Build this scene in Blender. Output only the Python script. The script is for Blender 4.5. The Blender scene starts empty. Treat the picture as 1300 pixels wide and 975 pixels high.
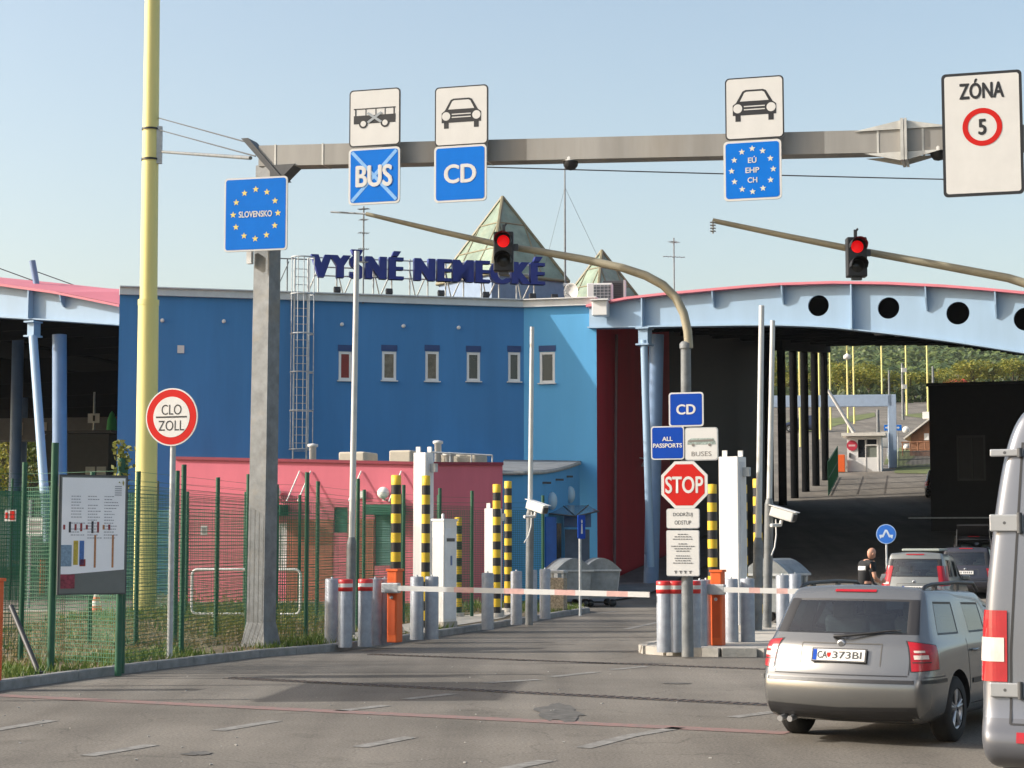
import bpy, bmesh, math, random
from math import radians as R, sin, cos, tan, pi, atan2, exp, log, sqrt
from mathutils import Vector as V, Matrix, noise
from mathutils.bvhtree import BVHTree
random.seed(7)
SC = bpy.context.scene
COL = SC.collection

# ------------------------------------------------------------------ camera, sky, sun, exposure
F = 2300.0; CAMZ = 1.94; TH = math.atan(198/2300.0)
cam = bpy.data.cameras.new('camera'); camo = bpy.data.objects.new('camera', cam); COL.objects.link(camo)
camo.location = (0, 0, CAMZ); camo.rotation_euler = (pi/2+TH, 0, 0)
cam.sensor_fit = 'HORIZONTAL'; cam.sensor_width = 36; cam.lens = 36*F/1300; cam.clip_start = .1; cam.clip_end = 8000
SC.camera = camo
SUN_AZ, SUN_EL = 86, 29          # degrees: azimuth from straight behind towards the left; elevation
wd = bpy.data.worlds.new('World'); SC.world = wd; wd.use_nodes = True
nt = wd.node_tree; sky = nt.nodes.new('ShaderNodeTexSky'); sky.sky_type = 'NISHITA'; sky.sun_disc = False
sky.sun_elevation = R(SUN_EL); sky.sun_rotation = R(180+SUN_AZ); sky.altitude = 120; sky.air_density = 1.1; sky.dust_density = 3.6; sky.ozone_density = 1.4
hzy = nt.nodes.new('ShaderNodeMix'); hzy.data_type = 'RGBA'; hzy.blend_type = 'MULTIPLY'; hzy.inputs[0].default_value = 1; hzy.inputs[7].default_value = (1.06, .985, .875, 1)      # milky autumn sky
nt.links.new(sky.outputs[0], hzy.inputs[6]); nt.links.new(hzy.outputs[2], nt.nodes['Background'].inputs[0]); nt.nodes['Background'].inputs[1].default_value = .15
sl = bpy.data.lights.new('sun', 'SUN'); sl.energy = 3.3; sl.angle = R(.55); sl.color = (1, .965, .90)
so = bpy.data.objects.new('sun', sl); COL.objects.link(so)
so.rotation_euler = V((sin(R(SUN_AZ))*cos(R(SUN_EL)), cos(R(SUN_AZ))*cos(R(SUN_EL)), -sin(R(SUN_EL)))).to_track_quat('-Z', 'Y').to_euler()
SC.view_settings.view_transform = 'Standard'; SC.view_settings.look = 'None'; SC.view_settings.gamma = 1
SC.view_settings.use_curve_mapping = False; SC.view_settings.exposure = .8
SC.render.engine = 'CYCLES'; SC.cycles.use_denoising = True; SC.cycles.max_bounces = 6; SC.cycles.transparent_max_bounces = 12

# ------------------------------------------------------------------ where a line of sight meets the place
CX, SX = cos(TH), sin(TH)
def ray(px, py):
    dx = (px-650)/F; dy = -(py-487.5)/F
    return V((dx, CX-dy*SX, SX+dy*CX))
def at(px, py, Y):
    d = ray(px, py); k = Y/d.y
    return V((d.x*k, Y, CAMZ+d.z*k))
def gnd(px, py, z=0.0):
    d = ray(px, py); k = (z-CAMZ)/d.z
    return V((d.x*k, d.y*k, z))
def onpl(px, py, P, alpha):      # vertical plane through P running along (cos a, sin a)
    d = ray(px, py); n = V((sin(R(alpha)), -cos(R(alpha)), 0))
    k = (P[0]*n.x+P[1]*n.y)/(d.x*n.x+d.y*n.y)
    return V((d.x*k, d.y*k, CAMZ+d.z*k))
def wq(x, y): return .29*x+.956*y
def hz(x, y):                    # height of the ground: level in front, a long rise beyond
    w = wq(x, y)-65
    k = 3.0
    t = min(1, max(0, (x+14)/12)); f = .35+.65*t*t*(3-2*t)
    return f*.113*(k*log(1+exp(w/k)) if w < 60 else w)

# ------------------------------------------------------------------ materials
MATS = {}
def mat(name, col, rough=.6, metal=0.0, var=.12, scale=3.0, bump=0.0, bscale=None, spec=.5, coat=0.0, dirt=None, streak=False, dark=.0):
    if name in MATS: return MATS[name]
    m = bpy.data.materials.new(name); m.use_nodes = True; n = m.node_tree.nodes; l = m.node_tree.links
    b = n['Principled BSDF']; b.inputs['Roughness'].default_value = rough; b.inputs['Metallic'].default_value = metal
    b.inputs['Specular IOR Level'].default_value = spec; b.inputs['Coat Weight'].default_value = coat
    col = tuple(col)+(1,)
    b.inputs['Base Color'].default_value = col
    tc = n.new('ShaderNodeTexCoord')
    if var > 0:
        mp = n.new('ShaderNodeMapping'); l.new(tc.outputs['Object'], mp.inputs[0])
        if streak: mp.inputs['Scale'].default_value = (1, 1, .12)
        t = n.new('ShaderNodeTexNoise'); t.inputs['Scale'].default_value = scale; t.inputs['Detail'].default_value = 6; t.inputs['Roughness'].default_value = .65
        l.new(mp.outputs[0], t.inputs['Vector'])
        r = n.new('ShaderNodeValToRGB'); r.color_ramp.elements[0].position = .3; r.color_ramp.elements[1].position = .7
        r.color_ramp.elements[0].color = tuple(max(0, c*(1-var)) for c in col[:3])+(1,)
        r.color_ramp.elements[1].color = tuple(min(1, c*(1+var)) for c in col[:3])+(1,)
        l.new(t.outputs[0], r.inputs[0]); out = r.outputs[0]
        if dirt:
            t2 = n.new('ShaderNodeTexNoise'); t2.inputs['Scale'].default_value = scale*.37; t2.inputs['Detail'].default_value = 8; t2.inputs['Roughness'].default_value = .7
            l.new(mp.outputs[0], t2.inputs['Vector'])
            r2 = n.new('ShaderNodeValToRGB'); r2.color_ramp.elements[0].position = .52; r2.color_ramp.elements[1].position = .72
            mx = n.new('ShaderNodeMix'); mx.data_type = 'RGBA'; l.new(t2.outputs[0], r2.inputs[0])
            ml = n.new('ShaderNodeMath'); ml.operation = 'MULTIPLY'; ml.inputs[1].default_value = dirt[1]; l.new(r2.outputs[0], ml.inputs[0])
            l.new(ml.outputs[0], mx.inputs[0]); l.new(out, mx.inputs[6]); mx.inputs[7].default_value = tuple(dirt[0])+(1,); out = mx.outputs[2]
        l.new(out, b.inputs['Base Color'])
    if bump > 0:
        t3 = n.new('ShaderNodeTexNoise'); t3.inputs['Scale'].default_value = bscale or scale*8; t3.inputs['Detail'].default_value = 5
        l.new(tc.outputs['Object'], t3.inputs['Vector'])
        bp = n.new('ShaderNodeBump'); bp.inputs['Strength'].default_value = bump; bp.inputs['Distance'].default_value = .02
        l.new(t3.outputs[0], bp.inputs['Height']); l.new(bp.outputs[0], b.inputs['Normal'])
    MATS[name] = m
    return m
def glow(name, col, s):
    m = mat(name, col, .4, var=0); b = m.node_tree.nodes['Principled BSDF']
    b.inputs['Emission Color'].default_value = tuple(col)+(1,); b.inputs['Emission Strength'].default_value = s
    return m
def glass(name, tint, refl=.12, rough=.02):
    if name in MATS: return MATS[name]
    m = bpy.data.materials.new(name); m.use_nodes = True; n = m.node_tree.nodes; l = m.node_tree.links
    n.remove(n['Principled BSDF']); o = n['Material Output']
    t = n.new('ShaderNodeBsdfTransparent'); t.inputs[0].default_value = tuple(tint)+(1,)
    g = n.new('ShaderNodeBsdfGlossy'); g.inputs['Roughness'].default_value = rough
    fr = n.new('ShaderNodeFresnel'); fr.inputs[0].default_value = 1.5
    ad = n.new('ShaderNodeMath'); ad.operation = 'ADD'; ad.use_clamp = True; ad.inputs[1].default_value = refl; l.new(fr.outputs[0], ad.inputs[0])
    mx = n.new('ShaderNodeMixShader'); l.new(ad.outputs[0], mx.inputs[0]); l.new(t.outputs[0], mx.inputs[1]); l.new(g.outputs[0], mx.inputs[2])
    l.new(mx.outputs[0], o.inputs[0]); MATS[name] = m
    return m
def leafmat(name, c0, c1, c2):
    m = bpy.data.materials.new(name); m.use_nodes = True; n = m.node_tree.nodes; l = m.node_tree.links
    b = n['Principled BSDF']; b.inputs['Roughness'].default_value = .6
    g = n.new('ShaderNodeNewGeometry'); r = n.new('ShaderNodeValToRGB'); l.new(g.outputs['Random Per Island'], r.inputs[0])
    r.color_ramp.elements[0].color = tuple(c0)+(1,); r.color_ramp.elements[1].color = tuple(c2)+(1,)
    e = r.color_ramp.elements.new(.5); e.color = tuple(c1)+(1,)
    l.new(r.outputs[0], b.inputs['Base Color'])
    tr = n.new('ShaderNodeBsdfTranslucent'); l.new(r.outputs[0], tr.inputs[0])
    mx = n.new('ShaderNodeMixShader'); mx.inputs[0].default_value = .25
    l.new(b.outputs[0], mx.inputs[1]); l.new(tr.outputs[0], mx.inputs[2]); l.new(mx.outputs[0], n['Material Output'].inputs[0])
    MATS[name] = m
    return m
def asphalt(name, c0, c1, crack=True):
    m = bpy.data.materials.new(name); m.use_nodes = True; n = m.node_tree.nodes; l = m.node_tree.links
    b = n['Principled BSDF']; b.inputs['Roughness'].default_value = .88; b.inputs['Specular IOR Level'].default_value = .25
    tc = n.new('ShaderNodeTexCoord')
    def nz(s, d=6, ro=.6):
        t = n.new('ShaderNodeTexNoise'); t.inputs['Scale'].default_value = s; t.inputs['Detail'].default_value = d; t.inputs['Roughness'].default_value = ro
        l.new(tc.outputs['Object'], t.inputs['Vector']); return t.outputs[0]
    def rmp(i, a, bb, ca, cb):
        r = n.new('ShaderNodeValToRGB'); r.color_ramp.elements[0].position = a; r.color_ramp.elements[1].position = bb
        r.color_ramp.elements[0].color = tuple(ca)+(1,); r.color_ramp.elements[1].color = tuple(cb)+(1,); l.new(i, r.inputs[0]); return r.outputs[0]
    big = rmp(nz(.22, 7, .65), .33, .68, c0, c1)
    fine = rmp(nz(34, 3, .75), .3, .72, (.55,)*3, (1.45,)*3)
    mx = n.new('ShaderNodeMix'); mx.data_type = 'RGBA'; mx.blend_type = 'MULTIPLY'; mx.inputs[0].default_value = 1
    l.new(big, mx.inputs[6]); l.new(fine, mx.inputs[7]); out = mx.outputs[2]
    # oil stains and patches
    st = rmp(nz(.75, 5, .55), .62, .75, (1, 1, 1), (.55, .54, .53))
    m2 = n.new('ShaderNodeMix'); m2.data_type = 'RGBA'; m2.blend_type = 'MULTIPLY'; m2.inputs[0].default_value = .8
    l.new(out, m2.inputs[6]); l.new(st, m2.inputs[7]); out = m2.outputs[2]
    if crack:
        vo = n.new('ShaderNodeTexVoronoi'); vo.feature = 'DISTANCE_TO_EDGE'; vo.inputs['Scale'].default_value = .28
        ds = n.new('ShaderNodeVectorMath'); ds.operation = 'ADD'
        tn = n.new('ShaderNodeTexNoise'); tn.inputs['Scale'].default_value = .8; tn.inputs['Detail'].default_value = 5; l.new(tc.outputs['Object'], tn.inputs['Vector'])
        sc_ = n.new('ShaderNodeVectorMath'); sc_.operation = 'SCALE'; sc_.inputs['Scale'].default_value = 2.0; l.new(tn.outputs['Color'], sc_.inputs[0])
        l.new(tc.outputs['Object'], ds.inputs[0]); l.new(sc_.outputs[0], ds.inputs[1]); l.new(ds.outputs[0], vo.inputs['Vector'])
        cr = rmp(vo.outputs['Distance'], .0, .006, (.5, .5, .5), (1, 1, 1))
        m3 = n.new('ShaderNodeMix'); m3.data_type = 'RGBA'; m3.blend_type = 'MULTIPLY'; m3.inputs[0].default_value = .6
        l.new(out, m3.inputs[6]); l.new(cr, m3.inputs[7]); out = m3.outputs[2]
    # darker wheel tracks worn along the lanes
    mp = n.new('ShaderNodeMapping'); mp.inputs['Rotation'].default_value = (0, 0, R(24)); mp.inputs['Scale'].default_value = (1.1, .05, 1); l.new(tc.outputs['Object'], mp.inputs[0])
    tw = n.new('ShaderNodeTexNoise'); tw.inputs['Scale'].default_value = 1.0; tw.inputs['Detail'].default_value = 4; l.new(mp.outputs[0], tw.inputs['Vector'])
    wt = rmp(tw.outputs[0], .38, .66, (1.12, 1.12, 1.11), (.74, .735, .73)); m4 = n.new('ShaderNodeMix'); m4.data_type = 'RGBA'; m4.blend_type = 'MULTIPLY'; m4.inputs[0].default_value = .75
    l.new(out, m4.inputs[6]); l.new(wt, m4.inputs[7]); out = m4.outputs[2]
    l.new(out, b.inputs['Base Color'])
    bp = n.new('ShaderNodeBump'); bp.inputs['Strength'].default_value = .5; bp.inputs['Distance'].default_value = .01
    l.new(nz(60, 3), bp.inputs['Height']); l.new(bp.outputs[0], b.inputs['Normal'])
    MATS[name] = m
    return m
def worn(name, paint, base, amount):      # thin road paint worn through to the asphalt
    m = bpy.data.materials.new(name); m.use_nodes = True; n = m.node_tree.nodes; l = m.node_tree.links
    b = n['Principled BSDF']; b.inputs['Roughness'].default_value = .85
    tc = n.new('ShaderNodeTexCoord'); t = n.new('ShaderNodeTexNoise'); t.inputs['Scale'].default_value = 7; t.inputs['Detail'].default_value = 8; t.inputs['Roughness'].default_value = .75
    l.new(tc.outputs['Object'], t.inputs['Vector'])
    r = n.new('ShaderNodeValToRGB'); r.color_ramp.elements[0].position = amount-.12; r.color_ramp.elements[1].position = amount+.12
    r.color_ramp.elements[0].color = tuple(base)+(1,); r.color_ramp.elements[1].color = tuple(paint)+(1,)
    l.new(t.outputs[0], r.inputs[0]); l.new(r.outputs[0], b.inputs['Base Color']); MATS[name] = m
    return m

M_ASPH = asphalt('asphalt', (.122, .110, .094), (.20, .181, .156))
M_ASPH2 = asphalt('parking asphalt', (.15, .15, .15), (.2, .2, .2), False)
M_DIRT = mat('dry soil and grass', (.16, .125, .075), .95, var=.5, scale=1.6, bump=.6, bscale=14, dirt=((.075, .09, .025), .35))
M_KERB = mat('kerb concrete', (.24, .235, .225), .9, var=.25, scale=5, bump=.3)
M_CONC = mat('pale concrete', (.42, .39, .34), .9, var=.2, scale=4, bump=.3, dirt=((.2, .19, .17), .6))
M_GALV = mat('galvanised steel', (.42, .44, .45), .5, .35, var=.22, scale=6)
M_GALVD = mat('weathered galvanised steel', (.17, .18, .185), .6, .2, var=.3, scale=4, dirt=((.24, .2, .14), .5))
M_BEAM = mat('gantry steel', (.29, .28, .26), .6, .2, var=.2, scale=1.2, dirt=((.22, .19, .15), .6), streak=True)
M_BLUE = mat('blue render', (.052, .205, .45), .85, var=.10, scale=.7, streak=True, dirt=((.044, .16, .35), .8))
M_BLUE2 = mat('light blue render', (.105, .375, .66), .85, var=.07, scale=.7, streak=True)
M_PINK = mat('pink render', (.56, .14, .185), .9, var=.08, scale=1.2, streak=True)
M_RED = mat('dark red cladding', (.40, .012, .028), .7, var=.15, scale=1, streak=True)
M_CAN = mat('pale blue steel', (.28, .40, .53), .5, var=.06, scale=1.5, dirt=((.26, .36, .46), .4), streak=True)
M_CANC = mat('column blue steel', (.16, .25, .40), .5, var=.1, scale=1.5)
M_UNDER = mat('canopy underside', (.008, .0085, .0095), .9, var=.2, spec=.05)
M_ROOF = mat('pinkish red sheet roof', (.55, .16, .2), .6, var=.1, scale=.5)
M_FLASH = mat('parapet metal', (.55, .58, .6), .45, .3, var=.1, scale=2)
M_WHITE = mat('white paint', (.70, .695, .68), .5, var=.06, scale=2, dirt=((.6, .57, .5), .35), streak=True)
M_SIGNW = mat('white sign face', (.625, .615, .59), .5, var=.04, scale=3, spec=.25)
M_SIGNB = mat('blue sign face', (.004, .155, .60), .55, var=.05, scale=3, spec=.12)
M_SIGNB2 = mat('deep blue sign face', (.005, .055, .36), .55, var=.05, scale=3, spec=.12)
M_SIGNR = mat('red sign face', (.52, .018, .014), .55, var=.05, scale=3, spec=.12)
M_BLK = mat('black paint', (.018, .018, .02), .5, var=.15, scale=4)
M_DGREY = mat('dark grey metal', (.07, .072, .075), .55, var=.2, scale=4)
M_YEL = mat('yellow mast paint', (.72, .64, .24), .5, var=.07, scale=1.4, dirt=((.5, .42, .13), .4), streak=True)
M_SY = mat('safety yellow', (.70, .46, .025), .55, var=.08, scale=5, dirt=((.45, .3, .05), .4))
M_ORG = mat('orange cabinet paint', (.70, .115, .018), .5, var=.08, scale=4, dirt=((.45, .1, .04), .5))
M_GRN = mat('green fence steel', (.012, .085, .045), .5, var=.2, scale=3)
M_GRNW = mat('green fence wire', (.02, .13, .07), .5, var=.1, scale=3)
M_NAVY = mat('navy letters', (.010, .024, .19), .5, var=.1, scale=2)
M_STAR = mat('star yellow', (.72, .58, .16), .5, var=0)
M_REDP = mat('red reflective band', (.6, .03, .03), .4, var=.1, scale=8)
M_BOLL = mat('bollard grey paint', (.29, .31, .345), .5, .1, var=.18, scale=7, dirt=((.3, .3, .3), .5))
M_WOOD = mat('brown boards', (.22, .1, .05), .8, var=.3, scale=3)
M_GLD = mat('dark window glass', (.02, .024, .03), .05, var=.2, scale=1, spec=.8)
M_RUST = mat('rusty grating', (.075, .055, .045), .8, var=.45, scale=9, bump=.5)
M_DUMP = mat('dumpster zinc', (.22, .24, .25), .5, .4, var=.3, scale=3, dirt=((.2, .2, .2), .6))
M_SKIN = mat('skin', (.52, .27, .18), .55, var=.08, scale=20)

# ------------------------------------------------------------------ mesh helpers
class MB:
    def __init__(s): s.v = []; s.f = []; s.m = []; s.sm = []
    def add(s, vs, fs, mi=0, smooth=False):
        o = len(s.v); s.v += [tuple(p) for p in vs]
        for f in fs: s.f.append(tuple(i+o for i in f)); s.m.append(mi); s.sm.append(smooth)
        return s
    def quad(s, a, b, c, d, mi=0): return s.add([a, b, c, d], [(0, 1, 2, 3)], mi)
    def poly(s, pts, mi=0): return s.add(pts, [tuple(range(len(pts)))], mi)
    def box(s, c, d, mi=0, rz=0, bev=0.0, rx=0, ry=0):
        x, y, z = d[0]/2, d[1]/2, d[2]/2
        if bev <= 0:
            vs = [(-x, -y, -z), (x, -y, -z), (x, y, -z), (-x, y, -z), (-x, -y, z), (x, -y, z), (x, y, z), (-x, y, z)]
            fs = [(0, 3, 2, 1), (4, 5, 6, 7), (0, 1, 5, 4), (1, 2, 6, 5), (2, 3, 7, 6), (3, 0, 4, 7)]
        else:
            bm = bmesh.new(); bmesh.ops.create_cube(bm, size=1); bmesh.ops.scale(bm, vec=d, verts=bm.verts)
            bmesh.ops.bevel(bm, geom=list(bm.edges), offset=bev, segments=2, profile=.5, affect='EDGES')
            bm.verts.index_update(); vs = [tuple(v.co) for v in bm.verts]; fs = [tuple(v.index for v in f.verts) for f in bm.faces]; bm.free()
        mt = Matrix.Translation(V(c)) @ Matrix.Rotation(rz, 4, 'Z') @ Matrix.Rotation(ry, 4, 'Y') @ Matrix.Rotation(rx, 4, 'X')
        return s.add([mt @ V(p) for p in vs], fs, mi)
    def tube(s, pts, r, n=10, mi=0, caps=True, smooth=True):
        pts = [V(p) for p in pts]; rs = r if isinstance(r, (list, tuple)) else [r]*len(pts)
        up = V((0, 0, 1)); t0 = (pts[1]-pts[0]).normalized()
        a = t0.cross(up) if abs(t0.dot(up)) < .95 else t0.cross(V((0, 1, 0)))
        a.normalize(); vs = []; fs = []
        for i, p in enumerate(pts):
            t = (pts[min(i+1, len(pts)-1)]-pts[max(i-1, 0)]).normalized()
            a = (a-t*a.dot(t)).normalized(); b = t.cross(a)
            for k in range(n):
                q = 2*pi*k/n; vs.append(p+(a*cos(q)+b*sin(q))*rs[i])
        for i in range(len(pts)-1):
            for k in range(n):
                k2 = (k+1) % n; fs.append((i*n+k, i*n+k2, (i+1)*n+k2, (i+1)*n+k))
        s.add(vs, fs, mi, smooth)
        if caps: s.add(vs[:n][::-1], [tuple(range(n))], mi); s.add(vs[-n:], [tuple(range(n))], mi)
        return s
    def lathe(s, c, prof, n=20, mi=0, axis='Z', smooth=True, mats=None):
        vs = []; c = V(c)
        for r, h in prof:
            for k in range(n):
                q = 2*pi*k/n
                p = {'Z': (r*cos(q), r*sin(q), h), 'Y': (r*cos(q), h, r*sin(q)), 'X': (h, r*cos(q), r*sin(q))}[axis]
                vs.append(c+V(p))
        for i in range(len(prof)-1):
            s.add([], [], mi)
        o = len(s.v); s.v += [tuple(p) for p in vs]
        for i in range(len(prof)-1):
            for k in range(n):
                k2 = (k+1) % n; s.f.append((o+i*n+k, o+i*n+k2, o+(i+1)*n+k2, o+(i+1)*n+k)); s.m.append(mats[i] if mats else mi); s.sm.append(smooth)
        return s
    def prism(s, pts, d, mi=0):     # closed polygon swept by vector d
        n = len(pts); d = V(d); vs = [V(p) for p in pts]+[V(p)+d for p in pts]
        fs = [tuple(range(n))[::-1], tuple(range(n, 2*n))]+[(i, (i+1) % n, n+(i+1) % n, n+i) for i in range(n)]
        return s.add(vs, fs, mi)
    def build(s, name, mats, parent=None, **kw):
        me = bpy.data.meshes.new(name); me.from_pydata(s.v, [], s.f)
        for m in (mats if isinstance(mats, (list, tuple)) else [mats]): me.materials.append(m)
        me.polygons.foreach_set('material_index', s.m); me.polygons.foreach_set('use_smooth', s.sm); me.update()
        o = bpy.data.objects.new(name, me); COL.objects.link(o); o.parent = parent
        for k, v in kw.items(): o[k] = v
        return o
def bmnorm(o):
    bm = bmesh.new(); bm.from_mesh(o.data); bmesh.ops.recalc_face_normals(bm, faces=bm.faces); bm.to_mesh(o.data); bm.free()
    return o
def thing(name, label, cat, loc=(0, 0, 0), rz=0.0, group=None):
    o = bpy.data.objects.new(name, None); COL.objects.link(o); o.location = loc; o.rotation_euler = (0, 0, rz)
    o['label'] = label; o['category'] = cat
    if group: o['group'] = group
    return o
def tag(o, label, cat, group=None):
    o['label'] = label; o['category'] = cat
    if group: o['group'] = group
    return o
def struct(o): o['kind'] = 'structure'; return o
def stuff(o): o['kind'] = 'stuff'; return o
def kids(o): return [c for c in bpy.data.objects if c.parent == o]
def dup(root, loc, rz, label, group=None, sc=None):
    r = root.copy(); COL.objects.link(r); r.location = loc; r.rotation_euler = (0, 0, rz); r['label'] = label
    if sc: r.scale = sc
    if group: r['group'] = group
    for ch in kids(root):
        c = ch.copy(); COL.objects.link(c); c.parent = r
        for g in kids(ch):
            d = g.copy(); COL.objects.link(d); d.parent = c
    return r
def curve_mesh(cu):
    o = bpy.data.objects.new('tmp', cu); COL.objects.link(o)
    dg = bpy.context.evaluated_depsgraph_get(); me = bpy.data.meshes.new_from_object(o.evaluated_get(dg))
    bpy.data.objects.remove(o); bpy.data.curves.remove(cu)
    return me
def text(body, name, m, parent, cx, cz, w, h, y, bold=.0, ext=.0, flat_=True):
    b0_ = bold; bold = min(bold, .004)
    """lettering on a face looking along -y: fitted to width w and height h about (cx, cz)"""
    cu = bpy.data.curves.new('t', 'FONT'); cu.body = body; cu.align_x = 'CENTER'; cu.offset = bold; cu.resolution_u = 4; cu.extrude = 0.0 if ext == 0 else .5
    me = curve_mesh(cu)
    if b0_ > .004:
        bm = bmesh.new(); bm.from_mesh(me); gs = list(bm.verts)+list(bm.edges)+list(bm.faces)
        for i_, (dx_, dy_) in enumerate(((b0_*1.2, 0), (-b0_*1.2, 0), (0, b0_*.6), (0, -b0_*.6))):
            r_ = bmesh.ops.duplicate(bm, geom=gs); bmesh.ops.translate(bm, verts=[g_ for g_ in r_['geom'] if isinstance(g_, bmesh.types.BMVert)], vec=(dx_, dy_, .004*(i_+1)))
        bm.to_mesh(me); bm.free()
    xs = [v.co.x for v in me.vertices]; ys = [v.co.y for v in me.vertices]
    x0, x1, y0, y1 = min(xs), max(xs), min(ys), max(ys)
    for v in me.vertices:
        a = (v.co.x-(x0+x1)/2)/(x1-x0)*w; b = (v.co.y-(y0+y1)/2)/(y1-y0)*h
        v.co = (cx+a, y-v.co.z*(ext if ext else .15), cz+b)
    me.name = name; me.materials.clear(); me.materials.append(m)
    o = bpy.data.objects.new(name, me); COL.objects.link(o); o.parent = parent
    return o
def plate2d(outer, holes, y0, y1, m, name, parent):   # flat plate in x,z with round or any holes, from y0 to y1
    cu = bpy.data.curves.new('p', 'CURVE'); cu.dimensions = '2D'; cu.fill_mode = 'BOTH'; cu.extrude = .5
    for loop in [outer]+holes:
        sp = cu.splines.new('POLY'); sp.points.add(len(loop)-1); sp.use_cyclic_u = True
        for i, (a, b) in enumerate(loop): sp.points[i].co = (a, b, 0, 1)
    me = curve_mesh(cu)
    for v in me.vertices: v.co = (v.co.x, y0+(v.co.z+.5)*(y1-y0), v.co.y)
    me.name = name; me.materials.clear(); me.materials.append(m)
    o = bpy.data.objects.new(name, me); COL.objects.link(o); o.parent = parent
    return o
def rrect(w, h, r, cx=0, cz=0, n=5):
    pts = []
    for (sx, sz, a0) in ((1, 1, 0), (-1, 1, 90), (-1, -1, 180), (1, -1, 270)):
        for k in range(n+1):
            a = R(a0+90*k/n); pts.append((cx+sx*(w/2-r)+r*cos(a), cz+sz*(h/2-r)+r*sin(a)))
    return pts
def circ(r, cx=0, cz=0, n=32): return [(cx+r*cos(2*pi*k/n), cz+r*sin(2*pi*k/n)) for k in range(n)]
def flat(polys, y, name, m, parent, d=.002):
    b = MB()
    for p in polys: b.prism([(a, y, c) for a, c in p], (0, d, 0))
    return b.build(name, m, parent)
def ring(r0, r1, y, name, m, parent, cx=0, cz=0, n=40):
    b = MB()
    for k in range(n):
        a, c = 2*pi*k/n, 2*pi*(k+1)/n
        b.quad(*[(cx+r*cos(q), y, cz+r*sin(q)) for r, q in ((r0, a), (r1, a), (r1, c), (r0, c))])
    return b.build(name, m, parent)
def star(cx, cz, r):
    return [(cx+(r if k % 2 == 0 else r*.42)*sin(pi*k/5), cz+(r if k % 2 == 0 else r*.42)*cos(pi*k/5)) for k in range(10)]
def explode(o, name=None):
    """separate pieces of one mesh become parts of their own"""
    bm = bmesh.new(); bm.from_mesh(o.data); bm.faces.ensure_lookup_table(); seen = set(); groups = []
    for f in bm.faces:
        if f.index in seen: continue
        st = [f]; g = set()
        while st:
            q = st.pop()
            if q.index in g: continue
            g.add(q.index)
            for e in q.edges:
                for n_ in e.link_faces:
                    if n_.index not in g: st.append(n_)
        seen |= g; groups.append(g)
    out = []
    for g in groups:
        b2 = bm.copy(); b2.faces.ensure_lookup_table(); bmesh.ops.delete(b2, geom=[f for f in b2.faces if f.index not in g], context='FACES')
        me = bpy.data.meshes.new(name or o.name); b2.to_mesh(me); b2.free()
        for m in o.data.materials: me.materials.append(m)
        c = bpy.data.objects.new(name or o.data.name.split('.')[0], me); COL.objects.link(c); c.parent = o.parent; c.location = o.location; c.rotation_euler = o.rotation_euler; out.append(c)
    bm.free(); bpy.data.objects.remove(o); return out
# ------------------------------------------------------------------ ground
_hz = hz
def hz(x, y): return max(0.0, _hz(x, y)-.012)
def sheet(xs, ys, zf, name, m):
    b = MB(); nx = len(xs)
    b.v = [(x, y, zf(x, y)) for y in ys for x in xs]
    for j in range(len(ys)-1):
        for i in range(nx-1):
            b.f.append((j*nx+i, j*nx+i+1, (j+1)*nx+i+1, (j+1)*nx+i)); b.m.append(0); b.sm.append(True)
    return struct(b.build(name, m))
sheet([-400, -200, -100, -60, -40, -25, -12, 0, 6, 12, 18, 24, 30, 36, 42, 50, 60, 80, 120, 200, 400], [-60, -20, 0, 20, 40, 46, 49, 52, 55, 57, 59, 61, 63, 65, 67, 69, 71, 73, 76, 80, 90, 100, 120, 150, 200, 260], hz, 'ground', M_ASPH)
def hillz(x, y):
    w = wq(x, y); b = .113*(w-65)
    if w < 255: return b-.3
    t = min(1, max(0, (w-300)/1300)); s = t*t*(3-2*t)
    ctr = exp(-((x/y-.27)/.30)**2)
    base = .113*190+.035*(min(w, 700)-255)-.3
    return base+s*(95*ctr+22+38*noise.noise(V((x/420, y/420, 3)))+16*noise.noise(V((x/130, y/130, 9))))
M_HILL = mat('hill meadow', (.13, .13, .055), .95, var=.35, scale=.02, dirt=((.05, .075, .03), .8))
sheet([-1500+100*i for i in range(36)], [235, 250, 270, 300]+[350+60*i for i in range(30)]+[2300, 2700], hillz, 'hills', M_HILL)

# verge between the road and the car park, with its kerb
KP = [(-170, 912), (0, 877), (100, 863), (200, 850), (330, 834.5), (420, 827.5), (470, 822), (560, 808), (640, 795.5), (700, 785), (738, 779)]
K = [gnd(*p) for p in KP]
K += [K[-1]+V((.25, .5, 0)), K[-1]+V((.2, 1.4, 0)), K[-1]+V((-.3, 3.4, 0))]
back = [V((-1.2, 54.3, 0)), V((-9.6, 53.2, 0)), V((-9.4, 47.8, 0)), V((-9.9, 47.0, 0)), V((-22, 46.3, 0)), V((-40, 46, 0)), V((-40, 18, 0))]
b = MB(); b.poly([p+V((0, 0, .11)) for p in K+back]); struct(b.build('verge', M_DIRT))
def kerb(pts, name, m, w=.14, h=.13, closed=False, step=1.0):
    b = MB(); L = [V(p) for p in pts]
    if closed: L = L+[L[0]]
    for p, q in zip(L, L[1:]):
        d = q-p; n = max(1, round(d.length/step)); t = d.normalized(); s = V((-t.y, t.x, 0))*w
        for k in range(n):
            a = p+d*(k/n)+t*.006; c = p+d*((k+1)/n)-t*.006; hh = h+random.uniform(-.006, .006)
            up = V((0, 0, hh)); lo = V((0, 0, -.05))
            b.prism([a+lo, a+up-V((0, 0, .02)), a+up+s*.12, a+s+up, a+s+lo], c-a)
    return struct(b.build(name, m))
kerb(K, 'kerb', M_KERB)
kerb(back[:-1][::-1], 'car_park_kerb', M_CONC, .16, .13)
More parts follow.
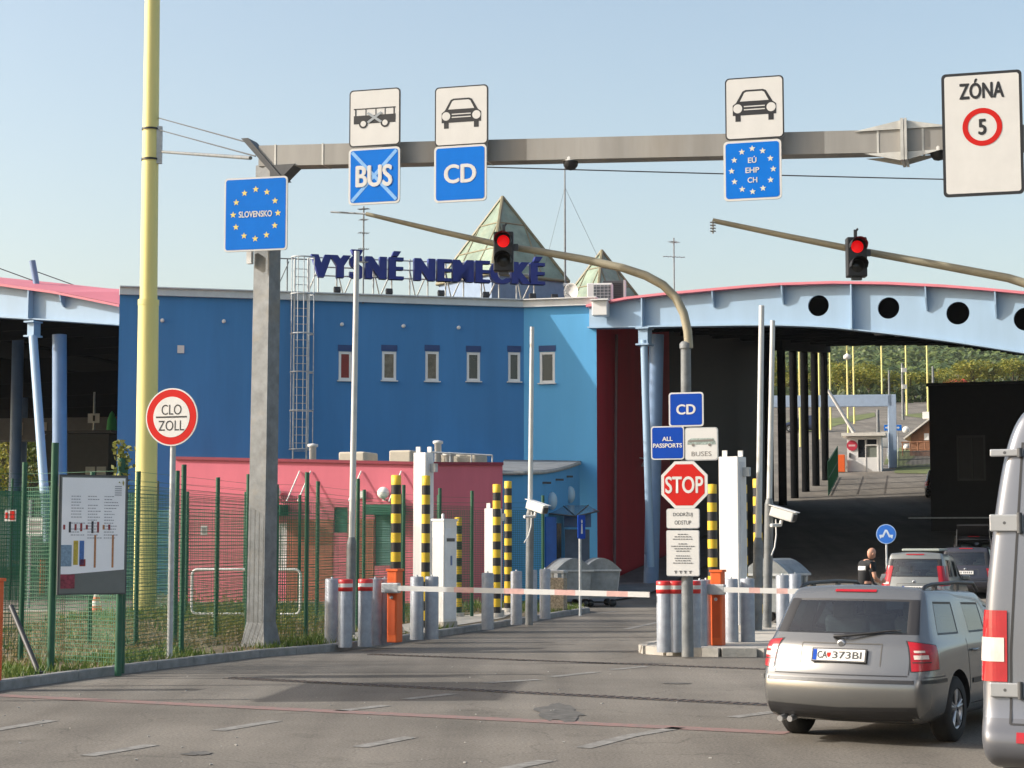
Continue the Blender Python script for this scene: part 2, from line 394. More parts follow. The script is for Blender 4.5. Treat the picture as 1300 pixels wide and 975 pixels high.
b = MB(); pv = [gnd(415, 818), gnd(430, 823), gnd(470, 818), gnd(560, 804.5), gnd(640, 791), gnd(655, 781), gnd(570, 790), gnd(480, 805)]
b.poly([V((p.x, p.y, .124)) for p in pv]); struct(b.build('paved_strip', M_CONC))
# island under the stop sign
u_ = V((sin(R(21)), cos(R(21)), 0)); v_ = V((u_.y, -u_.x, 0)); I0 = gnd(897, 832)
isl = [I0-v_*.75+u_*17, I0-v_*1.2+u_*1.0, I0-v_*1.17+u_*.45, I0-v_*.98+u_*.08, I0-v_*.6-u_*.13, I0-v_*.2-u_*.2, I0+v_*.3-u_*.2, I0+v_*.85+u_*.0, I0+v_*1.05+u_*.5, I0+v_*1.1+u_*17]
b = MB(); b.poly([p+V((0, 0, .125)) for p in isl]); struct(b.build('traffic_island', M_CONC))
kerb(isl, 'island_kerb', M_CONC, -.16, .14)
# pavement along the red wall
b = MB(); q = [V((2.9, 56.5, 0)), V((4.6, 62, 0)), V((6.0, 68, 0)), V((10.2, 80, 0)), V((9, 84, 0)), V((3.3, 67.5, 0)), V((.8, 62, 0)), V((1.2, 56, 0))]
for i in range(1): b.poly([V((p.x, p.y, hz(p.x, p.y)+.05)) for p in q])
struct(b.build('pavement', mat('grey pavement', (.16, .16, .16), .9, var=.2, scale=2)))

# road markings
M_MARK = worn('worn white road paint', (.25, .243, .228), (.135, .127, .113), .52)
M_REDL = worn('worn red road paint', (.23, .125, .11), (.14, .125, .115), .47)
def mark(p, q, w, m, name, z=.005):
    a, c = gnd(*p), gnd(*q); d = (c-a).normalized(); s = V((-d.y, d.x, 0))*w/2; up = V((0, 0, z))
    return struct(MB().quad(a-s+up, c-s+up, c+s+up, a+s+up).build(name, m))
mark((-150, 876), (1000, 931), .3, M_REDL, 'stop_line')
for p, q in (((-30, 931), (66, 915)), ((110, 960), (194, 946)), ((276, 928), (350, 915.5)), ((430, 903), (490, 896)), ((455, 949), (522, 936)), ((740, 950), (800, 934.5)),
             ((800, 934.5), (862, 924)), ((640, 977), (694, 966)), ((930, 911), (984, 904)), ((700, 859.5), (757, 853.5)), ((776, 850.5), (822, 846)), ((514, 888), (576, 881)),
             ((614, 867.5), (684, 863)), ((794, 799), (836, 790)), ((756, 779), (786, 776))):
    mark(p, q, .17, M_MARK, 'lane_marking')
M_TAR = mat('old tar stain', (.085, .08, .072), .85, var=.45, scale=7)
for cx, cy, rx, ry, sd in ((710, 905, .23, 1.1, 1), (250, 957, .12, .16, 2), (860, 868, .2, .1, 5)):
    g = gnd(cx, cy); b = MB()
    b.poly([g+V((rx*cos(2*pi*k/26)*(1+.8*noise.noise(V((k*1.7, sd, 0)))), ry*sin(2*pi*k/26)*(1+.8*noise.noise(V((k*1.7, sd, 4)))), .007)) for k in range(26)])
    struct(b.build('tar_stain', M_TAR))
# drain gratings across the lanes
def drain(p, q, label, w=.26):
    a, c = gnd(*p), gnd(*q); d = (c-a); n = int(d.length/.12); t = d.normalized(); s = V((-t.y, t.x, 0))
    root = thing('drain_grating', label, 'drain', tuple(a), atan2(d.y, d.x)); L = d.length
    MB().box((L/2, 0, .004), (L, w, .008)).build('channel_frame', M_BLK, root)
    b = MB()
    for k in range(n): b.box((k*.12+.05, 0, .0095), (.07, w-.04, .007))
    b.build('grating', M_RUST, root)
drain((290, 861), (1010, 897), 'rusty drain grating across the road just beyond the faded red line')
drain((470, 831), (1000, 851), 'narrow drain grating across the road just in front of the barrier booms', .2)

# ------------------------------------------------------------------ blue building
def W2L(o):
    m = (Matrix.Translation(o.location) @ Matrix.Rotation(o.rotation_euler.z, 4, 'Z')).inverted()
    return lambda p: m @ V(p)
def holed(b, x0, x1, z0, z1, holes, dep, mi=0):
    xs = sorted(set([x0, x1]+[h[0] for h in holes]+[h[1] for h in holes])); zs = sorted(set([z0, z1]+[h[2] for h in holes]+[h[3] for h in holes]))
    for i in range(len(xs)-1):
        for j in range(len(zs)-1):
            mx, mz = (xs[i]+xs[i+1])/2, (zs[j]+zs[j+1])/2
            if any(h[0] < mx < h[1] and h[2] < mz < h[3] for h in holes): continue
            b.quad((xs[i], 0, zs[j]), (xs[i+1], 0, zs[j]), (xs[i+1], 0, zs[j+1]), (xs[i], 0, zs[j+1]), mi)
    for a, c, e, f in holes:
        b.quad((a, 0, e), (c, 0, e), (c, dep, e), (a, dep, e), mi); b.quad((a, 0, f), (a, dep, f), (c, dep, f), (c, 0, f), mi)
        b.quad((a, 0, e), (a, dep, e), (a, dep, f), (a, 0, f), mi); b.quad((c, 0, e), (c, 0, f), (c, dep, f), (c, dep, e), mi)
A_BL = 14.1
L0 = at(150, 480, 64.4); L0.z = 0
blue = thing('blue_building', 'long blue two-tone border building with small white windows and a red side wall', 'building', tuple(L0), R(A_BL))
wl = W2L(blue)
Cc = onpl(665, 480, L0, A_BL); xC = wl(Cc).x; ZR = 10.95
def onF(px, py): p = wl(onpl(px, py, L0, A_BL)); return p.x, p.z
wpx = [(430, 446.5, 446, 483, 'red'), (485, 503, 446, 483, 'rfl'), (540, 557, 446, 484, 'rfl'), (592.5, 609.5, 447, 484, 'dk'), (645, 660.5, 447, 484.5, 'dk')]
M_BLIND = mat('red blind', (.7, .025, .04), .7, var=.1); M_BREFL = mat('beige painted reflection', (.55, .44, .34), .6, var=.4, scale=4)  # the beige pane colour is a painted reflection
def window(par, x0, x1, z0, z1, kind, rot=None, org=(0, 0, 0)):
    fr = MB(); t = .095; y = .05
    for (cx, cz, w, h) in (((x0+x1)/2, z0+t/2, x1-x0, t), ((x0+x1)/2, z1-t/2, x1-x0, t), (x0+t/2, (z0+z1)/2, t, z1-z0-2*t), (x1-t/2, (z0+z1)/2, t, z1-z0-2*t)):
        fr.box((cx, y, cz), (w, .07, h))
    g = thing('window', '', '', org); del g['label']; del g['category']; g.parent = par
    if rot: g.rotation_euler = (0, 0, rot)
    fr.build('frame', M_WHITE, g)
    MB().box(((x0+x1)/2, .075, (z0+z1)/2), (x1-x0-2*t, .02, z1-z0-2*t)).build('pane', {'red': M_BLIND, 'rfl': M_BREFL, 'dk': M_GLD}[kind], g)
    if kind != 'dk': MB().box(((x0+x1)/2, .06, (z0+z1)/2), (x1-x0-2*t, .006, z1-z0-2*t)).build('glass', glass('window glass', (.85, .86, .86), -.02), g)
    MB().box(((x0+x1)/2, -.02, z0-.025), (x1-x0+.1, .22, .04)).build('sill', M_WHITE, g)
    MB().box(((x0+x1)/2, .0, z1+.13), (x1-x0+.06, .05, .22)).build('lintel_shade_strip', mat('navy lintel shade', (.022, .055, .17), .6), g)  # strip over the window: recess shade painted in as navy
    return g
hl = []
for a, c, t, d, k in wpx:
    x0, z1 = onF(a, t); x1, z0 = onF(c, d); hl.append((x0, x1, z0, z1, k))
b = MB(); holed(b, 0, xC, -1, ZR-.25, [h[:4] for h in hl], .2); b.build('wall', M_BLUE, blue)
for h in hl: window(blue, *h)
# right-hand section of the front, turned a little towards the sun
A_B2 = -15.0
Rr = onpl(757.5, 480, Cc, A_B2)
d2 = (Rr-Cc); d2.z = 0; L2 = d2.length
x0, z1 = [(onpl(685, 447, Cc, A_B2)-Cc).length*0+((onpl(685, 447, Cc, A_B2)-Cc).xy.length), onpl(685, 447, Cc, A_B2).z]
x1, z0 = [(onpl(704.5, 486, Cc, A_B2)-Cc).xy.length, onpl(704.5, 486, Cc, A_B2).z]
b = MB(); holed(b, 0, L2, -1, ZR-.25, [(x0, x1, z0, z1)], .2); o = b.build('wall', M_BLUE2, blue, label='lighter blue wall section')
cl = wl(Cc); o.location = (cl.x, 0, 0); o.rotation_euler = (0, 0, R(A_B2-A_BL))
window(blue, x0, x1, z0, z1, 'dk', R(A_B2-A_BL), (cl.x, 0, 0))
# side, back and roof
BE = 18.0; ub = V((sin(R(BE)), cos(R(BE)), 0)); vb = V((cos(R(BE)), -sin(R(BE)), 0))
Re = V((Rr.x, Rr.y, 0)); Rf = Re+ub*36; Lb = V((L0.x, L0.y, 0))+ub*34
b = MB(); n = 12
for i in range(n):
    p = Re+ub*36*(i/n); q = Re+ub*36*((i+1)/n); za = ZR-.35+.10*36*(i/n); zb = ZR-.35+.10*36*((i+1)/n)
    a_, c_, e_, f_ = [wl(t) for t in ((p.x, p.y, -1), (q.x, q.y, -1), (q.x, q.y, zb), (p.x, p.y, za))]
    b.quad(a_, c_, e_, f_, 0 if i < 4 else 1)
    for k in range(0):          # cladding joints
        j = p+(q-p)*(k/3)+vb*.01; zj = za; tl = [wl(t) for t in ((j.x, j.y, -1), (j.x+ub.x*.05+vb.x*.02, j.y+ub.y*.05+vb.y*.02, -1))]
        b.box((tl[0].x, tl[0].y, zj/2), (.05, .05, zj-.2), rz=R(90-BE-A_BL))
b.build('side_wall', [M_RED, mat('red wall shade black', (.012, .009, .010), .6, var=.1, spec=.2)], blue, label='dark red side wall under the canopy')  # the black stretch is shade painted onto the same red wall
b = MB(); pts = [wl((p.x, p.y, ZR-.3)) for p in (V((L0.x, L0.y, 0)), Cc, Re, Re+ub*20, Lb)]; b.poly(pts)
b.build('roof', M_DGREY, blue)
b = MB(); p, q = wl(Lb), wl(V((L0.x, L0.y, 0))); b.quad((p.x, p.y, -1), (q.x, q.y, -1), (q.x, q.y, ZR-.25), (p.x, p.y, ZR-.25))
p2 = wl(Re+ub*20); b.quad((p.x, p.y, -1), (p2.x, p2.y, -1), (p2.x, p2.y, ZR-.25), (p.x, p.y, ZR-.25)); b.build('rear_wall', M_BLUE, blue)
b = MB(); b.box((xC/2, .04, ZR-.125), (xC+.02, .42, .26)); b.box((xC/2, -.02, ZR+.02), (xC+.02, .56, .04)); b.build('parapet', M_FLASH, blue)
b = MB(); b.box((L2/2, .04, -.125), (L2, .44, .26)); b.box((L2/2, -.02, .02), (L2+.1, .58, .04)); o = b.build('parapet', M_WHITE, blue, label='white parapet'); o.location = (cl.x, 0, ZR); o.rotation_euler = (0, 0, R(A_B2-A_BL))
for px, py in ((206, 407), (284, 408), (434, 412), (512, 414), (582, 416)):
    x, z = onF(px, py); MB().lathe((x, -.07, z), [(.0, -.03), (.07, -.02), (.07, .07)], 10, axis='Y').build('wall_light', M_WHITE, blue)
x, z = onF(229.5, 443.5); MB().box((x, -.02, z), (.24, .05, .28)).build('wall_vent', M_SIGNW, blue)
# ladder with its safety cage
lad = MB()
def lx(px): return onF(px, 470)[0]
xa, xb = lx(372), lx(389)
for x in (xa, xb): lad.tube([(x, -.22, 3.5), (x, -.22, ZR+1.3)], .035, 8)
for k in range(28): lad.tube([(xa, -.22, 4+k*.29), (xb, -.22, 4+k*.29)], .016, 6)
lad.build('ladder', M_GALV, blue)
cg = MB(); xm = (xa+xb)/2
for z in (5.2, 6.6, 8.0, 9.4, ZR-.1, ZR+1.25):
    cg.tube([(xm+.42*sin(R(a)), -.22-.36+.40*-cos(R(a))*.9+.0, z) for a in range(-140, 141, 20)], .026, 6)
for a in (-75, -30, 0, 30, 75):
    cg.tube([(xm+.42*sin(R(a)), -.58-.36*cos(R(a)), 5.2), (xm+.42*sin(R(a)), -.58-.36*cos(R(a)), ZR+1.25)], .018, 6)
cg.build('ladder_cage', M_GALV, blue)
rl = MB()
for x in (lx(350), lx(364)): rl.tube([(x, .15, ZR), (x, .15, ZR+1.3)], .025, 6)
rl.tube([(lx(350), .15, ZR+1.3), (xb+.1, .15, ZR+1.3)], .025, 6); rl.tube([(lx(350), .15, ZR+.1), (lx(366), .15, ZR+1.2)], .02, 6)
rl.build('roof_railing', M_GALVD, blue)
# drain pipe and lamp on the red wall
def onRed(px, py): return wl(onpl(px, py, Re, 90-BE))
p = onRed(779, 425); q = onRed(776, 735); off = wl(Re+vb*.12)-wl(Re)
MB().tube([p+off, q+off, q+off*2.5-V((0, 0, .15))], .06, 8).build('drain_pipe', mat('dull pipe', (.2, .12, .12), .6), blue)
p = onRed(812, 592)+off*2; MB().lathe(p, [(.0, .3), (.03, .28), (.16, .05), (.17, 0)], 12).tube([p+V((0, 0, .3)), p-off*2+V((0, 0, .35))], .025, 6).build('side_lamp', M_WHITE, blue)
# pyramid skylights
def pyramid(apx, apy, Y, w, zb, rot, name='skylight'):
    ap = at(apx, apy, Y); c = wl((ap.x, ap.y, zb)); h = ap.z-zb; rz = R(rot-A_BL)
    cs = [V((c.x, c.y, zb))+Matrix.Rotation(rz, 3, 'Z') @ V((sx*w/2, sy*w/2, 0)) for sx, sy in ((-1, -1), (1, -1), (1, 1), (-1, 1))]
    top = V((c.x, c.y, zb+h)); g = MB(); f = MB()
    for i in range(4):
        a, d = cs[i], cs[(i+1) % 4]; g.add([a, d, top], [(0, 1, 2)])
        f.tube([a, top], .075, 6, smooth=False); f.tube([a, d], .07, 6)
        m_ = (a+d)/2
        for s in (.33, .66):
            l_, r_ = a.lerp(top, s), d.lerp(top, s); f.tube([l_, r_], .035, 6)
        for s in (.33, .66):
            k = a.lerp(d, s); tgt = a.lerp(top, min(1, s*2)) if s < .5 else d.lerp(top, min(1, (1-s)*2)); f.tube([k, tgt], .035, 6)
    sk = g.build(name, mat('pale green skylight glass', (.22, .28, .21), .15, var=.35, scale=1.2, spec=.6, dirt=((.36, .33, .2), .6)), blue); f.build('glazing_bars', mat('brassy glazing bar', (.20, .18, .11), .5, var=.2), sk)
    lo = MB()
    for i in range(4):
        a, d = cs[i], cs[(i+1) % 4]; ci = V((c.x, c.y, zb)); a2, d2_ = ci+(a-ci)*.97, ci+(d-ci)*.97
        lo.quad((a2.x, a2.y, ZR-.5), (d2_.x, d2_.y, ZR-.5), (d2_.x, d2_.y, zb), (a2.x, a2.y, zb))
    lo.build('skylight_base', mat('grey blue skylight base', (.2, .27, .38), .7), sk)
pyramid(638, 250, 73, 3.85, 12.35, 36)
pyramid(764, 318, 80, 2.7, 12.3, 36)
# rooftop sign
sg = thing('rooftop_sign', 'big navy rooftop letters reading VYŠNÉ NEMECKÉ on a steel frame above the blue wall', 'sign', tuple(L0+V((0, 0, 0))), R(A_BL))
PS = wl(V((L0.x, L0.y, 0))); Poff = L0+V((-sin(R(A_BL)), cos(R(A_BL)), 0))*.75
ls = W2L(sg)
pa = ls(onpl(397, 349, Poff, A_BL)); pb = ls(onpl(688.5, 364, Poff, A_BL)); pt = ls(onpl(397, 322, Poff, A_BL))
zb_, zt_ = (pa.z+pb.z)/2, (pa.z+pb.z)/2+(pt.z-pa.z)*1.06
CH = zt_-zb_
cu = bpy.data.curves.new('t', 'FONT'); cu.body = 'VYŠNÉ NEMECKÉ'; cu.offset = .006; cu.extrude = .5; cu.space_character = 1.2
me = curve_mesh(cu)
xs = [v.co.x for v in me.vertices]; x0, x1 = min(xs), max(xs)
caps = .70      # cap height of the built-in face, in its own units
ymx = max(v.co.y for v in me.vertices)
for v in me.vertices: v.co = (pa.x+(v.co.x-x0)/(x1-x0)*(pb.x-pa.x), pa.y+v.co.z*.3, zb_+v.co.y/caps*CH)
bm = bmesh.new(); bm.from_mesh(me); gs = list(bm.verts)+list(bm.edges)+list(bm.faces)
for i_, dx_ in enumerate((-.085, -.045, .045, .085)):
    r_ = bmesh.ops.duplicate(bm, geom=gs); bmesh.ops.translate(bm, verts=[g_ for g_ in r_['geom'] if isinstance(g_, bmesh.types.BMVert)], vec=(dx_, .004*(i_+1), 0))
bm.to_mesh(me); bm.free()
me.materials.clear(); me.materials.append(M_NAVY); lo = bpy.data.objects.new('lettering', me); COL.objects.link(lo); lo.parent = sg
fr = MB(); yf = pa.y+.3
for z in (zb_+.1, zb_+CH*.5, zb_+CH*.92): fr.tube([(pa.x+.1, yf, z), (pb.x-.1, yf, z)], .03, 6)
n = 13
for k in range(n):
    x = pa.x+.25+(pb.x-pa.x-.5)*k/(n-1); fr.tube([(x, yf, ZR-.4), (x, yf, zb_+CH)], .03, 6); fr.tube([(x, yf, zb_+.4), (x+.55*(1 if k % 2 else -1), yf+.9, ZR-.4)], .028, 6)
fr.build('steel_frame', mat('pale steel frame', (.55, .55, .52), .5, var=.1), sg)
for i, (px, py) in enumerate(((428, 363), (494, 366), (560, 368), (617, 370), (676, 373), (704, 374))):
    p = onpl(px, py, L0+V((0, .1, 0)), A_BL)
    o = thing('floodlight', ['leftmost black floodlight on the blue parapet, beside the ladder', 'black floodlight on the parapet under the letters ŠN', 'black floodlight on the parapet under the second N', 'black floodlight on the parapet under the first M and E', 'black floodlight on the parapet under the final K', 'black floodlight on the parapet at the far right end of the letters'][i], 'floodlight', (p.x, p.y, ZR+.04), R(A_BL), 'small floodlights along the parapet')
    MB().box((0, 0, .16), (.26, .16, .2), rx=-.5, bev=.02).build('lamp_housing', M_BLK, o); MB().tube([(0, .02, 0), (0, .02, .1)], .03, 6).build('bracket', M_DGREY, o)
# things on the roof
def onroof(px, Y): p = at(px, 375, Y); return V((p.x, p.y, ZR-.3))
UP = V((0, 0, .42))
def s_of(Y): return F/(Y*CX)
o = thing('air_conditioner', 'white air conditioner with a square grille beside the small pyramid', 'air conditioner', tuple(onroof(762, 70)+UP), R(-8))
MB().box((0, 0, .42), (.98, .5, .78), bev=.03).build('casing', M_WHITE, o); g = MB(); g.box((.1, -.27, .44), (.66, .03, .58), 0)
for k in range(5): g.box((.1, -.29, .2+k*.12), (.66, .02, .02), 1)
for k in range(4): g.box((-.12+k*.15, -.292, .44), (.02, .02, .58), 1)
g.build('grille', [mat('grille shade', (.1, .12, .13), .6), M_GALV], o); MB().box((0, 0, .0), (.7, .5, .08)).build('feet', M_DGREY, o)
o = thing('air_conditioner', 'dark slatted air conditioner behind the white one', 'air conditioner', tuple(onroof(780, 72)+UP), R(-8))
MB().box((0, 0, .6), (.9, .45, 1.2), bev=.02).build('casing', M_DGREY, o); g = MB()
for k in range(14): g.box((-.05, -.235, .1+k*.075), (.7, .02, .03))
g.build('slats', M_BLK, o); MB().box((.42, -.01, .6), (.07, .5, 1.22)).build('side_panel', M_WHITE, o)
o = thing('satellite_dish', 'pale satellite dish beside the tall mast on the blue roof', 'satellite dish', tuple(onroof(727, 71)+UP), R(-40))
MB().lathe((0, -.05, .62), [(.0, .1), (.15, .08), (.3, .02), (.36, -.06), (.35, -.06), (.28, .03), (.14, .1), (0, .12)], 20, axis='Y').build('dish', M_SIGNW, o); MB().tube([(0, .08, 0), (0, .08, .65)], .03, 8).tube([(0, 0, .4), (0, -.45, .55)], .015, 6).build('mount', M_GALV, o)
o = thing('antenna_mast', 'tall thin grey mast with guy wires on the blue roof', 'mast', tuple(onroof(717.5, 71.5)))
zt = at(718, 196, 71.5).z-ZR+.3
MB().tube([(0, 0, 0), (0, 0, zt)], [.05, .022], 8).build('pole', M_GALVD, o); MB().tube([(0, 0, zt*.8), (2.4, .5, .3)], .008, 4).tube([(0, 0, zt*.8), (-1.3, 1.5, .3)], .008, 4).build('guy_wires', M_GALVD, o)
MB().box((.05, -.03, 1.4), (.25, .2, .12)).build('junction_box', M_WHITE, o)
def yagi(px, py, Y, label, bars, zb=None):
    o = thing('tv_antenna', label, 'antenna', tuple(onroof(px, Y)))
    zt = at(px, py, Y).z-ZR+.3
    MB().tube([(0, 0, 0), (0, 0, zt)], .03, 6).build('pole', M_GALVD, o); g = MB()
    for dz, L, an in bars:
        d = V((cos(an), sin(an), 0)); g.tube([V((0, 0, zt-dz))-d*L, V((0, 0, zt-dz))+d*L], .015, 5)
        e = V((-d.y, d.x, 0))
        for s in (-.8, -.4, 0, .4, .8): g.tube([V((0, 0, zt-dz))+d*L*s-e*.22-V((0, 0, .0)), V((0, 0, zt-dz))+d*L*s+e*.22], .009, 4)
    g.build('aerial_bars', M_GALVD, o)
yagi(856, 302, 84, 'television antenna with crossbars behind the pale blue canopy arch', [(.2, .3, 1), (.9, .55, .3), (3.0, .9, .1)])
yagi(461, 262, 66.5, 'television antenna rising between the letters Š and N', [(.1, .12, 1.2), (.5, .15, .5), (1.0, .2, .4), (1.6, .2, .3), (2.1, .15, .4)])

# ------------------------------------------------------------------ pink building
A_P = -17.0
P1 = at(541, 640, 53); P0 = onpl(221, 640, P1, A_P); P2 = onpl(638, 640, P1, 25)
pink = thing('pink_building', 'low pink flat-roofed building behind the green fences', 'building', (P0.x, P0.y, 0), R(A_P)); pl = W2L(pink)
z0, z1, z2 = at(221, 582, P0.y).z, at(541, 589, P1.y).z, at(638, 589.5, P2.y).z
a, c, d = pl((P0.x, P0.y, 0)), pl((P1.x, P1.y, 0)), pl((P2.x, P2.y, 0))
LX = c.x
def onP(px, py): p = pl(onpl(px, py, P0, A_P)); return p.x, p.z
dpx = [(476, 511, 652, 718), (424, 441, 644, 676), (349, 364, 664, 722)]
hl = []
for q in dpx:
    x0, zt = onP(q[0], q[2]); x1, zb = onP(q[1], q[3]); hl.append((x0, x1, max(zb, .3), zt))
b = MB(); holed(b, 0, LX, -.2, min(z0, z1), hl, .15); b.add([(0, 0, min(z0, z1)), (LX, 0, z1), (0, 0, z0)], [(0, 1, 2)]); b.build('wall', M_PINK, pink)
b = MB(); b.quad((c.x, c.y, -.2), (d.x, d.y, -.2), (d.x, d.y, z2), (c.x, c.y, z1)); e = pl((P2.x-.8, P2.y+6, 0)); b.quad((d.x, d.y, -.2), (e.x, e.y, -.2), (e.x, e.y, z2), (d.x, d.y, z2))
f = pl((P0.x+2, P0.y+7, 0)); b.quad((0, 0, -.2), (f.x, f.y, -.2), (f.x, f.y, z0), (0, 0, z0)); explode(b.build('wall', M_PINK, pink))
b = MB(); b.poly([(0, 0, z0-.02), (c.x, c.y, z1-.02), (d.x, d.y, z2-.02), (e.x, e.y, z2-.02), (f.x, f.y, z0-.02)]); b.build('roof', M_DGREY, pink)
b = MB()
for p, q, za, zb in ((a, c, z0, z1), (c, d, z1, z2)):
    t = (q-p).normalized(); nn = V((t.y, -t.x, 0))*.07
    b.prism([V((p.x, p.y, za-.03))+nn, V((p.x, p.y, za+.06))+nn, V((p.x, p.y, za+.06))-nn*3, V((p.x, p.y, za-.03))-nn*3], V((q.x, q.y, zb))-V((p.x, p.y, za)))
b.build('roof_edge', mat('dark red roof edge', (.22, .02, .04), .6), pink)
M_BRICK = mat('terracotta lower render', (.36, .11, .07), .85, var=.15, scale=3)
x0, zt = onP(398, 650); x1, zb = onP(470, 700)
x0d, zt = onP(364, 646)
b = MB(); b.box(((x0d+hl[1][0])/2, -.004, 1.3), (hl[1][0]-x0d-.05, .02, 2.5)); b.box(((hl[1][1]+hl[0][0])/2, -.004, 1.3), (hl[0][0]-hl[1][1]-.05, .02, 2.5)); b.build('plinth', M_BRICK, pink)
for i, (h, m, nm) in enumerate(((hl[0], mat('green grey door', (.12, .24, .22), .5), 'door'), (hl[1], mat('green shutter', (.015, .13, .09), .5), 'shutter'), (hl[2], M_WHITE, 'door'))):
    MB().box(((h[0]+h[1])/2, .1, (h[2]+h[3])/2), (h[1]-h[0], .05, h[3]-h[2])).build(nm, m, pink)
x0, zt = onP(474, 644); x1, zb = onP(515, 656)
MB().box(((x0+x1)/2, -.35, zb+.2), (x1-x0, .7, .3)).build('door_awning', mat('green awning', (.01, .10, .06), .6), pink)
x0, zt = onP(335, 640); x1, zb = onP(366, 656); MB().box(((x0+x1)/2, -.3, zb+.2), (x1-x0, .6, .3)).build('door_awning', MATS['green awning'], pink)
for px, py in ((353, 625), (490, 626)):
    x, z = onP(px, py); MB().lathe((x, -.22, z), [(.18*sin(pi*k/10), -.18*cos(pi*k/10)) for k in range(11)], 16).tube([(x, 0, z-.2), (x, -.22, z-.2)], .03, 6).build('globe_lamp', mat('white lamp globe', (.75, .74, .7), .3, var=0), pink)
for px in (381, 395, 459, 510):
    x, z = onP(px, 598); b = MB(); b.tube([(x, -.03, z), (x-.2, -.5, z-.9)], .022, 6); b.build('awning_rod', M_WHITE, pink)
for x, z, w in ((onP(459, 628)+(.18,)),): MB().box((x, -.04, z), (.3, .08, .22)).build('wall_box', M_SIGNW, pink)
x, z = onP(470, 586)
def onPr(px, Y, zz): p = at(px, 580, Y); q = pl((p.x, p.y, zz)); return q
for px, py, w in ((397, 564, .11), (556, 560, .11), (570, 575, .15)):
    p = onPr(px, 57, z1); zt = at(px, py, 57).z
    MB().lathe((p.x, p.y, 0), [(.0, z1-.1), (w, z1-.1), (w, zt-.1), (w*1.5, zt-.08), (w*1.5, zt), (0, zt+.03)], 12).build('roof_vent', M_SIGNW, pink)
for px0, px1, py, Y in ((431, 468, 576, 57), (495, 526, 574, 57), (560, 610, 579, 57.5)):
    p, q = onPr(px0, Y, 0), onPr(px1, Y, 0); zt = at(px0, py, Y).z
    MB().box(((p.x+q.x)/2, p.y+.5, (z1+zt)/2-.1), (q.x-p.x, 1.2, zt-z1+.3), bev=.05).build('roof_hatch', mat('beige roof hatch', (.5, .45, .36), .7), pink)
b = MB(); p, q = onPr(545, 56.5, 0), onPr(625, 56.5, 0)
for zz in (at(580, 574, 56.5).z,): b.tube([(p.x, p.y, zz), (q.x, q.y, zz-.1)], .03, 6)
for k in range(4): r = p.lerp(q, k/3); b.tube([(r.x, r.y, z1-.1), (r.x, r.y, at(580, 574, 56.5).z-.03*k)], .025, 6)
b.build('roof_rail', M_GALV, pink)

# ------------------------------------------------------------------ light blue annex with its shed roof
an = [at(634, 640, 58), at(664, 640, 58.3), at(690, 640, 59.6), at(706, 640, 61.2), at(720, 640, 63.2), at(736, 640, 66.6)]
anz = [at(p, y, q.y).z for (p, y), q in zip(((634, 601), (664, 601), (690, 600), (706, 597.5), (720, 594), (737, 588.5)), an)]
annex = thing('annex', 'curved light blue annex with a grey shed roof between pink and blue buildings', 'building', (an[0].x, an[0].y, 0)); al = W2L(annex)
b = MB()
for i in range(5): b.quad(*[al(t) for t in ((an[i].x, an[i].y, -.2), (an[i+1].x, an[i+1].y, -.2), (an[i+1].x, an[i+1].y, anz[i+1]), (an[i].x, an[i].y, anz[i]))])
b.build('wall', M_BLUE2, annex)
b = MB(); bk = [at(640, 586, 67), at(700, 586.5, 67.5), at(738, 587.5, 67.6)]
pts = [al((p.x, p.y-.12, z)) for p, z in zip(an, anz)]+[al(bk[2]), al(bk[1]), al(bk[0])]
b.prism(pts, (0, 0, .07)); b.build('roof', mat('grey roofing felt', (.15, .165, .18), .85, var=.3, scale=2), annex)
b = MB()
for i in range(5):
    p, q = al((an[i].x, an[i].y-.14, anz[i])), al((an[i+1].x, an[i+1].y-.14, anz[i+1])); b.tube([p, q], .055, 8)
b.build('gutter', mat('weathered gutter', (.4, .38, .34), .6, var=.3, scale=6), annex)
b = MB()
for px, py, pi_ in ((699, 612, 3), (710, 609, 3), (722, 605, 4), (694, 613, 2)):
    p = al(at(px, py, an[pi_].y-.05)); b.box(p, (.3, .04, .07))
b.build('small_vents', M_DGREY, annex)
def pos(px, py, Y): return al(at(px, py, Y))
p0, p1 = pos(694, 650, 60.0), pos(706, 720, 61.4)
b = MB(); q0, q1 = pos(694, 654, 59.3), pos(704, 735, 60.6); b.box(((q0.x+q1.x)/2, (q0.y+q1.y)/2, 1.4), (.5, .06, 2.6), rz=R(45)); b.build('door', mat('blue door', (.02, .12, .42), .5), annex)
q0 = pos(709, 660, 61.0); b = MB(); b.box((q0.x, q0.y, 1.9), (.25, .06, 1.2), rz=R(50)); b.build('slot_window', M_GLD, annex)
q0, q1 = pos(717, 668, 62.2), pos(748, 668, 62.4); b = MB(); b.box(((q0.x+q1.x)/2, q0.y, 1.15), (q1.x-q0.x, .1, 2.3)); b.build('entrance_door', mat('grey metal door', (.13, .155, .2), .5), annex)
b = MB(); t0, t1 = pos(716, 648, 62.0), pos(750, 648, 62.2); b.box(((t0.x+t1.x)/2, t0.y, 2.62), (t1.x-t0.x, .1, .5)); b.build('fanlight', mat('blue glass panel', (.03, .14, .36), .15), annex)
b = MB(); e0, e1 = pos(697, 652, 60.2), pos(760, 649, 61.6); ap = pos(733, 641, 62.4)
b.add([e0, e1, ap+V((.4, .6, .0)), ap+V((-.5, .4, 0)), V(((e0.x+e1.x)/2, e0.y-.5, e0.z-.1))], [(0, 4, 3), (4, 2, 3), (4, 1, 2)]); gl = b.build('glass_awning', mat('smoky awning glass', (.14, .2, .25), .2, var=.3), annex)
